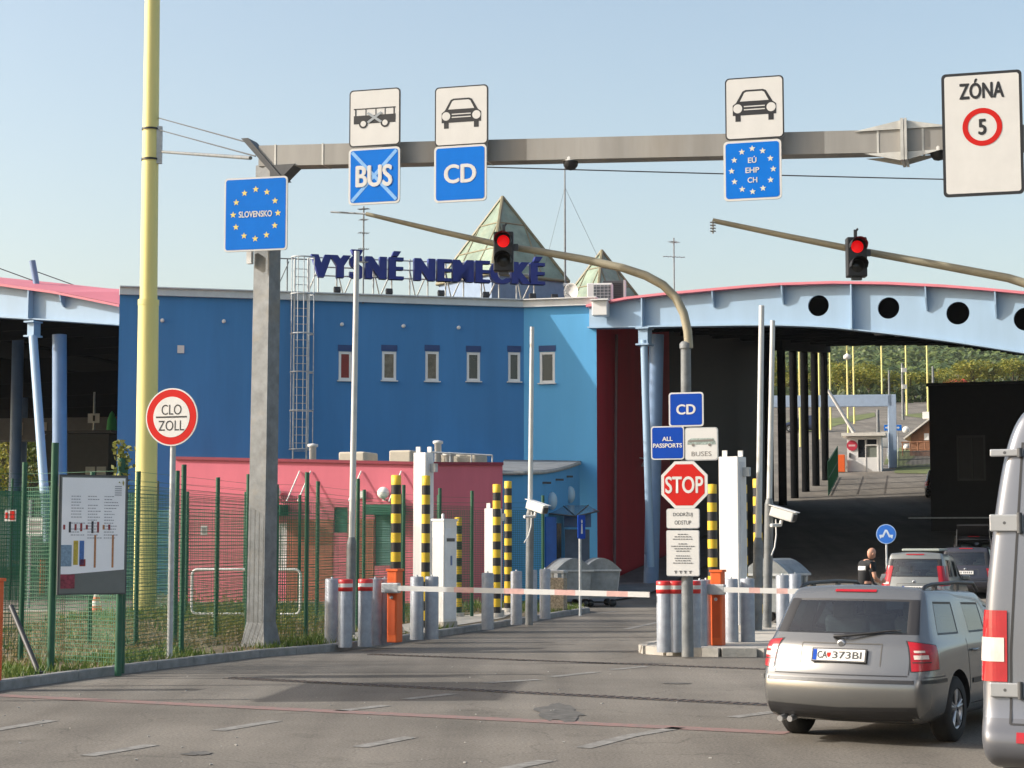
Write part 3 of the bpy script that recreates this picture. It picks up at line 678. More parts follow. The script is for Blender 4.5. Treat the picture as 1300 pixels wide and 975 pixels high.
f = MB(); mid = V(((e0.x+e1.x)/2, e0.y-.5, e0.z-.1)); f.tube([e0, mid, e1], .03, 6).tube([mid, ap+V((-.5, .4, 0))], .025, 6).tube([mid, ap+V((.4, .6, 0))], .025, 6).build('awning_frame', M_DGREY, gl)
for px, py, Y in ((701, 636, 60.3), (724, 628, 63.6)):
    p = pos(px, py, Y); MB().lathe(p, [(.17*sin(pi*k/8), -.3*cos(pi*k/8)) for k in range(9)], 12).build('globe_lamp', mat('pale lamp globe', (.45, .6, .68), .3, var=0), annex)
# ------------------------------------------------------------------ canopies
def canopy(label, A, alpha, topx, botx, ribs, full, holes, extL, extR, Lroof, columns, ridge=None, sl_=.112):
    """arched truck canopy: a steel front beam, ribs, sheet roof climbing with the slope, beams under it"""
    A = V((A.x, A.y, 0)); vd = V((cos(R(alpha)), sin(R(alpha)), 0))
    root = thing('canopy', label, 'canopy', tuple(A), R(alpha)); cl_ = W2L(root)
    P = lambda px, py: (lambda q: (q.x, q.z))(cl_(onpl(px, py, A, alpha)))
    T = extL[0]+[P(*p) for p in topx]+extR[0]; B = extL[1]+[P(*p) for p in botx]+extR[1]
    hs = []
    for px, py, r in holes:
        c = P(px, py); e = P(px+r, py); hs.append(circ(abs(e[0]-c[0])*1.02, c[0], c[1], 36))
    plate2d(T+B[::-1], hs, 0, .1, M_CAN, 'front_beam', root)
    def interp(L, x):
        for (x0, z0), (x1, z1) in zip(L, L[1:]):
            if x0 <= x <= x1: return z0+(z1-z0)*(x-x0)/(x1-x0)
        return L[0][1] if x < L[0][0] else L[-1][1]
    fl = MB()
    for L, dz in ((B, -.03),):
        for (x0, z0), (x1, z1) in zip(L, L[1:]): fl.prism([(x0, -.22, z0+dz), (x0, .3, z0+dz), (x0, .3, z0+dz+.05), (x0, -.22, z0+dz+.05)], (x1-x0, 0, z1-z0))
    fl.build('bottom_flange', M_CAN, root)
    fl = MB()
    for (x0, z0), (x1, z1) in zip(T, T[1:]): fl.prism([(x0, -.34, z0), (x0, .3, z0), (x0, .3, z0+.09), (x0, -.34, z0+.09)], (x1-x0, 0, z1-z0))
    fl.build('roof_edge', M_ROOF, root)
    for px in ribs:
        x = P(px, 390)[0]; zt = interp(T, x); zb = interp(B, x); h = (zt-zb)*.46
        MB().prism([(x-.02, -.005, zt), (x-.02, -.32, zt), (x-.02, -.26, zt-h*.5), (x-.02, -.08, zt-h), (x-.02, -.005, zt-h)], (.05, 0, 0)).build('rib', M_CAN, root)
    for px in full:
        x = P(px, 390)[0]; zt = interp(T, x); zb = interp(B, x)
        MB().box((x, -.16, (zt+zb)/2), (.05, .31, zt-zb)).build('stiffener', M_CAN, root)
    # roof, climbing along the lane
    dl = Matrix.Rotation(-R(alpha), 3, 'Z') @ V((sin(R(BE)), cos(R(BE)), 0));
    N = 7; rf = MB(); un = MB()
    prof = T
    rows = []
    for k in range(N+1):
        s = Lroof*k/N; rows.append([V((x, 0, z+.1))+dl*s+V((0, 0, sl_*s)) for x, z in prof])
    if ridge:
        rr = [V((x, 3, z+dz)) for (x, z), dz in zip(T, ridge)]
        rows = [rows[0], rr]+[[p+dl*(Lroof*k/N)+V((0, 0, sl_*Lroof*k/N)) for p in rr] for k in range(1, N+1)]
    for r0, r1 in zip(rows, rows[1:]):
        for i in range(len(r0)-1):
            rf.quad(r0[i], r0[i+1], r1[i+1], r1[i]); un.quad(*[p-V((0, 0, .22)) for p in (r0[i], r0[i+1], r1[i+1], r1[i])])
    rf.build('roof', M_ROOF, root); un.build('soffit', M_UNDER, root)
    for k in range(1, N+1):
        s = Lroof*k/N; b = MB(); o = dl*s+V((0, 0, sl_*s-.02))
        for (x0, z0), (x1, z1) in zip(T, T[1:]):
            y0_, y1_ = interp(B, x0), interp(B, x1)
            b.prism([V((x0, 0, z0-.15))+o, V((x0, .2, z0-.15))+o, V((x0, .2, y0_))+o, V((x0, 0, y0_))+o], (x1-x0, 0, 0))
        b.build('roof_beam', M_UNDER, root)
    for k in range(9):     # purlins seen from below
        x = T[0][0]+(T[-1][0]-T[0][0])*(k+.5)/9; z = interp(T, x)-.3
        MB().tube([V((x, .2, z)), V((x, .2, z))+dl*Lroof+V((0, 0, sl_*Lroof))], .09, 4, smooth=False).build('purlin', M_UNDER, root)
    for (tx, ty, bx, by, Yt, Yb, r, m, nm) in columns:
        p = at(tx, ty, Yt); q = at(bx, by, Yb); MB().tube([cl_(q), cl_(p)], r, 20).build(nm, m, root)
    return root, cl_, P
Acan = at(757, 600, 67.2)
topx = [(748, 391), (760, 388.5), (800, 381), (850, 375.5), (905, 370.5), (950, 366.5), (993, 363.5), (1060, 361.5), (1130, 362.5), (1200, 366), (1250, 369.8), (1300, 374.5)]
botx = [(748, 416), (760, 416), (820, 415), (880, 414), (940, 413), (990, 413), (1030, 414.3), (1060, 416), (1100, 420.3), (1150, 426), (1200, 432.5), (1250, 440), (1300, 448)]
can, cnl, cP = canopy('wide pale blue arched truck canopy with round holes in its front beam', Acan, -24, topx, botx, (907, 995, 1177, 1265), (818, 1083),
    ((1039, 388, 13), (1128, 391, 13.5), (1216, 397.5, 14.5), (1302, 405, 15)), ([], []),
    ([(22, 9.9), (28, 8.6), (34, 7.0)], [(22, 7.5), (28, 6.0), (34, 4.4)]), 50,
    ((833.5, 425, 826.5, 745, 67.6, 67.6, .28, M_CANC, 'column'), (817.5, 432, 826, 720, 66.3, 66.2, .135, M_CAN, 'prop')), sl_=.088)
p = cnl(onpl(818.5, 427.5, Acan, -24)); MB().box((p.x, .05, p.z), (.36, .5, .62)).box((p.x, .0, p.z+.3), (.5, .62, .06)).box((p.x, .0, p.z-.3), (.5, .62, .06)).build('bearing_bracket', M_CAN, can)
# hidden far posts and the row of columns
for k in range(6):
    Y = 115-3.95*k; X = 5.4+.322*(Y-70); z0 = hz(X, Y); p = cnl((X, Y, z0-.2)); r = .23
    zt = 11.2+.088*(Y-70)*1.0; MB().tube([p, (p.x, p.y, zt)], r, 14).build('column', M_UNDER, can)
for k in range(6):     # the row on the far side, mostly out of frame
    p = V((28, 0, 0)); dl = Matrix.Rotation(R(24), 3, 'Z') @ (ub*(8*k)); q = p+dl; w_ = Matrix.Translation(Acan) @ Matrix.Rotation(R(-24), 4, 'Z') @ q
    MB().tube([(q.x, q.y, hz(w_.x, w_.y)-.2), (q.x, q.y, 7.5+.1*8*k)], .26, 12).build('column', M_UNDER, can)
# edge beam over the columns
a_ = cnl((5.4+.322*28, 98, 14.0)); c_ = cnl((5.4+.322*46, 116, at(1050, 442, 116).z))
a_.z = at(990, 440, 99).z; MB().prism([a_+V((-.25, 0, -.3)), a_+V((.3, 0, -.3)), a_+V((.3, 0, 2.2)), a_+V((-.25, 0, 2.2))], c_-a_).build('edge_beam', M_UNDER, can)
for px, py in ((1118, 424), (1144, 425.5), (1263, 437)):
    p = cnl(at(px, py, 74)); MB().box(p, (.5, .2, .08)).build('ceiling_lamp', M_WHITE, can)
o = thing('junction_cabinet', 'pale square box on the left end of the canopy beam', 'box', tuple(onpl(762, 401, Acan+V((0, -.55, 0)), -24)), R(-14))
MB().box((0, .1, .28), (.58, .5, .56), bev=.03).build('casing', M_WHITE, o); MB().box((.0, .05, .58), (.68, .66, .05)).build('lid', M_WHITE, o)

AcL = at(149, 600, 66.3)
canL, clL, cPL = canopy('pale blue arched canopy with a pinkish roof left of the blue building', AcL, -24, [(-260, 345), (-120, 350), (0, 363.5), (75, 374), (149, 389), (158, 391)], [(-260, 385), (-120, 394), (0, 402.5), (75, 407), (149, 412), (158, 413)],
    (82,), (42,), (), ([(-38, 11.6)], [(-38, 10.2)]), ([], []), 46,
    ((42, 428, 61, 690, 66.9, 64.2, .16, M_CAN, 'prop'), (75.5, 425, 76, 690, 68.5, 68.5, .27, M_CANC, 'column')), ridge=[.5, .5, .5, .55, .62, .92, .95], sl_=-.012)
p = clL(onpl(42, 418, AcL, -24)); MB().box((p.x, .05, p.z), (.3, .4, .5)).box((p.x, 0, p.z+.27), (.46, .55, .06)).box((p.x, 0, p.z-.27), (.46, .55, .06)).build('bearing_bracket', M_CAN, canL)
a_ = at(41, 331, 70); c_ = at(46, 359, 70); MB().tube([clL(a_), clL(c_+(c_-a_)*.6)], .12, 10).build('roof_mast', M_CANC, canL)
MB().tube([clL(at(-30, 330, 70)), clL(at(44, 357, 70.5))], .02, 5).tube([clL(at(44, 344, 70)), clL(at(105, 366, 72))], .02, 5).build('stay_cable', M_DGREY, canL)
for px, Yc in ((20, 92), (28, 108), (-60, 80)):
    q = at(px, 560, Yc); z0 = hz(q.x, q.y); MB().tube([clL((q.x, q.y, z0-.2)), clL((q.x, q.y, 12.5))], .3, 12).build('column', M_CANC, canL)

# block standing under the canopy
Bk = at(1181, 600, 84); zt = at(1181, 489, 84).z; zg = hz(Bk.x, Bk.y)
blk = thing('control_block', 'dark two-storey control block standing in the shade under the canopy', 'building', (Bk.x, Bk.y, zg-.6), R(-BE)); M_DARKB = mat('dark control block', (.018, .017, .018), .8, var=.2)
W_, H_ = 9.0, zt-zg+.6
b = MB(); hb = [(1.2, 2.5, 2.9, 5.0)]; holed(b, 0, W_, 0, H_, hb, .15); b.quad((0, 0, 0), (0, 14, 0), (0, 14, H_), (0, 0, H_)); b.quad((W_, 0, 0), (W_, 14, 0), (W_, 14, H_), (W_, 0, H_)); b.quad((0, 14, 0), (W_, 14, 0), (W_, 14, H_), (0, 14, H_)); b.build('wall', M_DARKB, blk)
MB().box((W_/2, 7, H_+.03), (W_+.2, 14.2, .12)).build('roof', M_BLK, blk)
wn = MB(); x0, x1, z0, z1 = hb[0]
for cx_, cz_, w, h in ((1.85, z0+.05, 1.3, .1), (1.85, z1-.05, 1.3, .1), (x0+.05, 3.95, .1, 2.1), (x1-.05, 3.95, .1, 2.1), (1.9, 3.95, .07, 2.1)): wn.box((cx_, .08, cz_), (w, .06, h))
wd_ = wn.build('window', mat('grey frame', (.06, .06, .062), .6), blk); MB().box((1.85, .12, 3.95), (1.2, .03, 2.0)).build('pane', M_BLK, wd_)
MB().box((3.5, -.3, 1.2), (9, .12, .06)).build('guard_rail', M_GALV, blk)

# ------------------------------------------------------------------ gantry
GA = -16.0; GP = gnd(328, 829.5); GP.z = 0
gan = thing('sign_gantry', 'galvanised sign gantry on a square post spanning the road', 'gantry', (GP.x, GP.y, .11), R(GA)); gl_ = W2L(gan)
GPf = GP+V((sin(R(GA))*0, 0, 0))
def gP(px, py): p = gl_(onpl(px, py, GP, GA)); return V((p.x, p.y, p.z-.11))
ptop = gP(337, 184); bl = gP(345, 203); br = gP(1190, 187); tl = gP(345, 177.5); tr = gP(1190, 153)
hB = ((tl.z-bl.z)+(tr.z-br.z))/2*.93
po = MB(); zT = bl.z+.02; px_ = gP(336, 300).x
w0, d0 = .27, .40
sw = gl_(GP)
base = V((0, .1, 0)); tp = V((px_+.02, .1, zT))
yaw = R(-12)
def ringq(c, w, d): return [c+Matrix.Rotation(yaw, 3, 'Z') @ V((sx*w/2, sy*d/2, 0)) for sx, sy in ((-1, -1), (1, -1), (1, 1), (-1, 1))]
r0, r1, r2, r3 = ringq(base, .50, .50), ringq(base+V((0, 0, .42)), .36, .36), ringq(tp, .32, .33), None
po.add(r0+r1+r2, [(i+4*j, (i+1) % 4+4*j, (i+1) % 4+4*j+4, i+4*j+4) for j in range(2) for i in range(4)]); po.build('post', M_GALVD, gan)
def beamseg(x0, x1, zc0, zc1, h0, h1, dd=.36):
    b = MB(); vs = []
    for x, zc, h in ((x0, zc0, h0), (x1, zc1, h1)): vs += [(x, .1-dd/2, zc-h/2), (x, .1+dd/2, zc-h/2), (x, .1+dd/2, zc+h/2), (x, .1-dd/2, zc+h/2)]
    return b.add(vs, [(3, 2, 1, 0), (4, 5, 6, 7)]+[(i, (i+1) % 4, (i+1) % 4+4, i+4) for i in range(4)])
zc0, zc1 = (tl.z+bl.z)/2, (tr.z+br.z)/2; xe = gP(1146, 170).x
zj = zc0+(zc1-zc0)*(xe-px_)/(br.x-px_)
beamseg(px_-.1, xe-.02, zc0, zj, hB, hB).build('beam', M_BEAM, gan)
slp = (zc1-zc0)/(br.x-px_); beamseg(xe+.06, xe+6, zj+.02, zj+slp*6+.02, hB, hB).build('beam', M_BEAM, gan)
j = MB(); hf = hB+.18
j.box((xe, .1, zj), (.05, .62, hf+.12)); j.box((xe+.055, .1, zj), (.04, .62, hf+.12))
for sg_ in (-1, 1):
    for yy in (-.1, .3):
        j.prism([(xe+.03*sg_, yy-.01, zj-hB/2), (xe+.6*sg_, yy-.01, zj-hB/2), (xe+.03*sg_, yy-.01, zj-hf/2-.05)], (0, .02, 0)); j.prism([(xe+.03*sg_, yy-.01, zj+hB/2), (xe+.75*sg_, yy-.01, zj+hB/2), (xe+.03*sg_, yy-.01, zj+hf/2+.05)], (0, .02, 0))
j.build('flange_joint', mat('bright zinc', (.55, .54, .5), .45, .3, var=.2), gan)
for px in (352, 412, 620, 1115, 1172): 
    p = gP(px, 180); z = zc0+(zc1-zc0)*(p.x-px_)/(br.x-px_); MB().box((p.x, .1, z), (.03, .375, hB+.015)).build('weld_band', MATS['bright zinc'], gan)
k = MB(); k.prism([(px_-.42, -.12, zc0+hB/2+.14), (px_-.29, -.12, zc0+hB/2+.14), (px_+.38, -.12, zc0-hB/2-.25), (px_+.26, -.12, zc0-hB/2-.25)], (0, .4, 0)); k.prism([(px_+.12, -.1, zc0-hB/2), (px_+.6, -.1, zc0-hB/2), (px_+.14, -.1, zc0-hB/2-.42)], (0, .36, 0)); k.build('knee_bracket', M_DGREY, gan)
MB().box((px_-.22, -.12, 6.75), (.09, .1, .24)).build('post_box', M_WHITE, gan)
# second post, beyond the right edge of the picture
MB().box((xe+6, .1, (zj+slp*6)/2), (.36, .4, zj+slp*6)).build('post', M_GALVD, gan)

def sign(name, label, box, P, alpha, off, round_=.06, border=.03, bcol=None, fcol=None, th=.03, group=None, cat='sign', zbase=None):
    """a flat sign panel whose picture corners are given; faces along -y of its own frame"""
    Pq = V((P[0], P[1], 0))+V((sin(R(alpha)), -cos(R(alpha)), 0))*off
    x0, y0, x1, y1 = box; cx, cy = (x0+x1)/2, (y0+y1)/2
    c = onpl(cx, cy, Pq, alpha); w = (onpl(x1, cy, Pq, alpha)-onpl(x0, cy, Pq, alpha)).xy.length; h = abs(onpl(cx, y0, Pq, alpha).z-onpl(cx, y1, Pq, alpha).z)
    t = thing(name, label, cat, tuple(c), R(alpha), group)
    if round_ == 'circle': out = circ(h/2, 0, 0, 48)
    elif round_ == 'oct': out = [(h/2*1.082*cos(R(22.5+45*k)), h/2*1.082*sin(R(22.5+45*k))) for k in range(8)]
    else: out = rrect(w, h, round_)
    MB().prism([(a, 0, d) for a, d in out], (0, th, 0)).build('back_plate', M_GALV, t)
    flat([out], -.003, 'border', bcol or M_SIGNW, t)
    if round_ == 'circle': inn = circ(h/2-border, 0, 0, 48)
    elif round_ == 'oct': inn = [(a*(1-border/h*2), d*(1-border/h*2)) for a, d in out]
    else: inn = rrect(w-2*border, h-2*border, max(.01, round_-border*.6))
    flat([inn], -.006, 'face', fcol or M_SIGNB, t)
    return t, w, h
def clamp_(t, w, h, dy, z=0):
    b = MB()
    for x in (-w*.2, w*.2): b.box((x, .03+dy/2, z), (.05, dy, .06))
    b.build('mounting_bracket', M_DGREY, t)
def car_picto(t, w, h, y=-.009):
    s = w*.5
    body = [[(-.5, -.08), (-.5, .08), (-.42, .14), (.42, .14), (.5, .08), (.5, -.16), (-.5, -.16)], [(-.42, .14), (-.27, .40), (-.2, .43), (.2, .43), (.27, .40), (.42, .14)], [(-.44, -.15), (-.44, -.30), (-.32, -.30), (-.32, -.15)], [(.44, -.15), (.44, -.30), (.32, -.30), (.32, -.15)]]
    flat([[(a*w*.74, c*w*.74) for a, c in p] for p in body], y, 'car_symbol', M_BLK, t)
    win = [[(-.33, .165), (-.23, .36), (-.18, .385), (.18, .385), (.23, .36), (.33, .165)]]
    lam = [circ(.105, -.385, 0, 20), circ(.105, .385, 0, 20), [(-.24, .03), (.24, .03), (.24, .055), (-.24, .055)], [(-.24, -.045), (.24, -.045), (.24, -.02), (-.24, -.02)]]
    flat([[(a*w*.74, c*w*.74) for a, c in p] for p in win+lam], y-.003, 'car_symbol_cutouts', M_SIGNW, t)
def bus_picto(t, w, cz=0, y=-.009, k=.82, col=None):
    q = w*k; R_ = lambda x0, z0, x1, z1: [(x0*q, cz+z0*q), (x1*q, cz+z0*q), (x1*q, cz+z1*q), (x0*q, cz+z1*q)]
    b = [R_(-.5, -.13, .5, .06), R_(-.47, .06, -.44, .22), R_(-.22, .06, -.2, .22), R_(.02, .06, .04, .22), R_(.24, .06, .26, .22), R_(.45, .06, .48, .22), R_(-.5, .2, .5, .225)]
    flat(b, y, 'bus_symbol', col or M_BLK, t)
    flat([[(a*q, cz+c*q) for a, c in circ(.105, x, -.13, 20)] for x in (-.27, .25)], y-.002, 'bus_wheels', col or M_BLK, t)
    flat([[(a*q, cz+c*q) for a, c in circ(.065, x, -.13, 20)] for x in (-.27, .25)], y-.0045, 'bus_hubs', M_SIGNW, t)
M_TAPE = mat('pale crossing-out tape', (.20, .42, .74), .5, var=.1, scale=12)
def cross_(t, w, h, y, m, d=.03):
    b = MB(); n = V((h, w)).normalized()*d*.5
    b.prism([(-w/2-n.x*0, y, -h/2+d*.6), (-w/2+d*.6, y, -h/2), (w/2, y, h/2-d*.6), (w/2-d*.6, y, h/2)], (0, .0015, 0)); b.prism([(w/2, y-.002, -h/2+d*.6), (w/2-d*.6, y-.002, -h/2), (-w/2, y-.002, h/2-d*.6), (-w/2+d*.6, y-.002, h/2)], (0, .0015, 0)); b.build('crossing_out', m, t)
OFF = .30
t, w, h = sign('lane_sign', 'white sign with a black bus symbol, above the crossed-out BUS sign', (443.5, 113, 508, 185.5), GP, GA, OFF, .07, .022, M_BLK, M_SIGNW); bus_picto(t, w); clamp_(t, w, h, .2, -.25); cross_(t, w*.3, h*.2, -.016, mat('grey tape', (.3, .33, .35), .6, var=0), .05)
t, w, h = sign('lane_sign', 'blue BUS sign crossed out with two pale diagonal strips', (442.5, 187.5, 507.5, 259), GP, GA, OFF, .07, .035); text('BUS', 'lettering', M_SIGNW, t, 0, 0, w*.72, h*.39, -.014, .03); cross_(t, w-.08, h-.08, -.0085, M_TAPE, .07); clamp_(t, w, h, .2, .3)
t, w, h = sign('lane_sign', 'white car sign above the blue CD sign', (552, 109, 619.5, 184.5), GP, GA, OFF, .07, .022, M_BLK, M_SIGNW); car_picto(t, w, h); clamp_(t, w, h, .2, -.25)
t, w, h = sign('lane_sign', 'blue CD sign hanging from the gantry left of its dome camera', (551, 184.5, 617.5, 256), GP, GA, OFF, .07, .035); text('CD', 'lettering', M_SIGNW, t, 0, 0, w*.62, h*.34, -.009, .028); clamp_(t, w, h, .2, .3)
t, w, h = sign('lane_sign', 'white car sign above the blue sign with EÚ EHP CH', (920.5, 97.5, 995, 176.5), GP, GA, OFF, .07, .022, M_BLK, M_SIGNW); car_picto(t, w, h); clamp_(t, w, h, .2, -.25)
t, w, h = sign('lane_sign', 'blue sign with a ring of pale stars around EÚ EHP CH', (918.5, 178, 992, 254), GP, GA, OFF, .07, .035)
for i, s in enumerate(('EÚ', 'EHP', 'CH')): text(s, 'lettering', M_SIGNW, t, 0, h*(.165-.165*i)+(.012 if i == 0 else 0), w*(.15, .24, .17)[i], h*(.115 if i == 0 else .09), -.009, .02)
flat([star(w*.36*sin(2*pi*k/12), h*.36*cos(2*pi*k/12), w*.058) for k in range(12)], -.009, 'stars', mat('silver star', (.62, .62, .5), .5, var=0), t); explode(bpy.data.objects[t.children[-1].name] if False else [q_ for q_ in bpy.data.objects if q_.parent == t and q_.name.startswith('stars')][0], 'star'); clamp_(t, w, h, .2, .3)
t, w, h = sign('zone_sign', 'tall white ZÓNA sign with a red ring around the number 5', (1196, 91, 1298.5, 248), GP, GA, OFF, .07, .045, M_BLK, M_SIGNW)
text('ZÓNA', 'lettering', M_BLK, t, 0, h*.365, w*.56, h*.165, -.009, .028); text('5', 'number', M_BLK, t, 0, h*.053, w*.105, h*.13, -.009, .028); ring(w*.18, w*.247, -.01, 'red_ring', M_SIGNR, t, 0, h*.053); clamp_(t, w, h, .2, .3)
t, w, h = sign('border_sign', 'blue SLOVENSKO sign with twelve yellow stars on the gantry post', (284.5, 225, 364.5, 318.5), GP, -14, .36, .06, .03)
text('SLOVENSKO', 'lettering', M_SIGNW, t, 0, 0, w*.53, h*.085, -.009, .03); flat([star(w*.355*sin(2*pi*k/12), h*.335*cos(2*pi*k/12), w*.052) for k in range(12)], -.009, 'stars', M_STAR, t); explode([q_ for q_ in bpy.data.objects if q_.parent == t and q_.name.startswith('stars')][0], 'star')
MB().box((0, .09, .3), (.5, .1, .06)).box((0, .09, -.3), (.5, .1, .06)).build('mounting_bracket', M_GALV, t)
# dome cameras under the beam
for px, py, lb in ((723.5, 203, 'black dome camera hanging under the gantry beam near its middle'), (1191, 190, 'black dome camera under the gantry beam beside the ZÓNA sign')):
    p = onpl(px, py, GP, GA); o = thing('dome_camera', lb, 'camera', tuple(p), R(GA), 'dome cameras under the gantry')
    MB().lathe((0, .05, 0), [(.0, .15), (.11, .13), (.135, .03), (.135, -.02)], 16).build('housing', M_SIGNW, o); MB().lathe((0, .05, -.03), [(.13, 0), (.12, -.06), (.075, -.12), (0, -.14)], 16).build('dome', M_BLK, o)

# yellow mast with its stays
Yp = gnd(183.5, 777, .11)
ym = thing('floodlight_mast', 'tall pale yellow mast rising out of the grass behind the fence', 'mast', tuple(Yp)); yl = W2L(ym)
zst = at(184, 392, Yp.y).z; top = at(197, -180, Yp.y); tx = at(193.5, 0, Yp.y).x-Yp.x; zt0 = at(193.5, 0, Yp.y).z
MB().tube([(0, 0, -.1), (tx*zst/zt0, 0, zst)], [.285, .262], 28).build('lower_shaft', M_YEL, ym)
MB().tube([(tx*zst/zt0, 0, zst-.02), (tx*zst/zt0, 0, zst+.12)], [.272, .272], 28).build('collar', M_YEL, ym)
MB().tube([(tx*zst/zt0, 0, zst), (tx*1.4, 0, zt0*1.4)], [.225, .17], 28).build('upper_shaft', M_YEL, ym)
z = at(190, 190, Yp.y).z; xm_ = tx*z/zt0
MB().box((xm_+.24, -.05, z), (.14, .12, .98)).build('cable_bracket', M_GALV, ym)
MB().lathe((xm_, 0, z+.4), [(.235, 0), (.235, .05)], 20).lathe((xm_, 0, z-.4), [(.235, 0), (.235, .05)], 20).build('strap', M_BLK, ym)
o = thing('overhead_wires', 'thin wires and a strut between the yellow mast and the gantry post', 'wire', tuple(Yp)); g0 = W2L(o)
TIP = g0(Matrix.Translation(gan.location) @ Matrix.Rotation(R(GA), 4, 'Z') @ V((px_-.36, .08, zc0+hB/2+.1)))
E = lambda px, py: g0(onpl(px, py, GP+V((0, .1, 0)), GA))
MB().tube([(xm_+.2, 0, at(190, 155, Yp.y).z), TIP], .014, 5).tube([(xm_+.2, 0, at(190, 170, Yp.y).z), TIP+V((.12, 0, -.24))], .014, 5).build('wire', M_DGREY, o)
MB().tube([(xm_+.3, 0, at(200, 198, Yp.y).z), E(318, 200.5)], .035, 8).build('strut', M_GALVD, o)
w1 = MB(); p, q = g0(onpl(345, 204, GP+V((0, .35, 0)), GA)), g0(onpl(2000, 243, GP+V((0, 1.2, 0)), -4))
w1.tube([p.lerp(q, k/12)-V((0, 0, .25*sin(pi*k/12)*.2)) for k in range(13)], .012, 5).build('wire', M_DGREY, o)

# CLO ZOLL sign
Pz = gnd(213, 836, .11)
o = thing('customs_sign', 'round white CLO ZOLL customs sign with a red rim on a thin grey pole', 'sign', tuple(Pz), R(-18))
c = onpl(214, 529.5, Pz, -18)-Pz; r_ = .455; zc = c.z; xq = c.xy.length
MB().tube([(0, .06, -.1), (.0, .06, zc+.4)], .045, 12).build('pole', M_GALV, o)
for nm, rr, y, m in (('back_plate', r_, .0, M_GALV), ('rim', r_, -.004, M_SIGNW), ('red_ring', r_-.022, -.007, M_SIGNR), ('face', r_*.70, -.010, M_SIGNW)): flat([circ(rr, 0, zc, 48)], y, nm, m, o, .003 if nm != 'back_plate' else .02)
text('CLO', 'lettering', M_BLK, o, 0, zc+.115, .35, .16, -.013, .0); text('ZOLL', 'lettering', M_BLK, o, .0, zc-.135, .45, .16, -.013, .0); flat([[(-.27, zc-.012), (.27, zc-.012), (.27, zc+.012), (-.27, zc+.012)]], -.013, 'divider', M_BLK, o)

# notice board
b0, b1 = gnd(64, 852, .11), gnd(150, 849, .11)
ab = math.degrees(atan2((b1-b0).y, (b1-b0).x)); Lb_ = (b1-b0).length
nb = thing('notice_board', 'white notice board with printed text and pictures on two green posts', 'notice board', tuple(b0), R(ab)); nl = W2L(nb)
for x, zt in ((0, 3.2), (Lb_, 3.0)): MB().tube([(x, 0, -.1), (x, 0, zt)], .052, 10).build('post', M_GRN, nb)
zt, zb = 2.73, 1.08; x0, x1 = .06, Lb_+.04
MB().box(((x0+x1)/2, -.09, (zt+zb)/2), (x1-x0+.04, .05, zt-zb+.04)).build('panel_frame', M_DGREY, nb)
MB().box(((x0+x1)/2, -.118, (zt+zb)/2), (x1-x0, .01, zt-zb)).build('backing', mat('grey backing', (.15, .16, .15), .6), nb)
M_POS = mat('white poster', (.88, .88, .9), .3, var=.04, scale=2, coat=.3); zp = zb+.31
po = MB().prism([(x0+.02, -.126, zp-.05), (x1-.02, -.126, zp+.02), (x1-.02, -.126, zt-.02), (x0+.02, -.126, zt-.02)], (0, .002, 0)).build('poster', M_POS, nb)
tx = MB(); rnd = random.Random(3); W = x1-x0
for col in range(3):
    for r in range(17):
        ln = rnd.uniform(.1, .2); xx = x0+W*(.16+.25*col); zz = zt-.2-r*.042
        if r < 2: continue
        if rnd.random() < .25: continue
        q = xx
        while q < xx+ln:
            l_ = rnd.uniform(.012, .035); tx.box((q+l_/2, -.1285, zz), (l_, .002, .011)); q += l_+.008
for k in range(5): tx.box((x0+W*.87, -.1285, zt-.14-k*.03), (.1, .002, .012))
tx.build('printed_lines', mat('printed grey text', (.30, .30, .34), .6, var=0), po)
pc = MB(); cols = [(.3, .05, .05), (.5, .38, .05), (.06, .15, .4), (.45, .2, .08), (.05, .05, .06), (.2, .3, .4)]
for k in range(9):
    xx = x0+W*(.06+.1*k*.85); pc.box((xx, -.1285, zp+.62), (.03, .002, rnd.uniform(.06, .22)), rnd.choice([0, 3, 4, 4]))
for xx, zz, w, h, c_ in ((.1, .22, .16, .3, 5), (.24, .26, .07, .34, 1), (.33, .26, .07, .34, 2), (.345, .12, .09, .1, 0), (.53, .28, .03, .46, 3), (.8, .28, .03, .46, 3)): pc.box((x0+W*xx, -.1285, zp+zz), (w*W, .002, h), c_)
pc.build('printed_pictures', [mat('print ink %d' % i, c_, .5, var=.3, scale=30) for i, c_ in enumerate(cols)], po)
MB().box((x0+.12, -.128, zb+.17), (.2, .006, .2)).build('small_notice', mat('red notice', (.22, .03, .05), .5, var=.6, scale=20), nb)

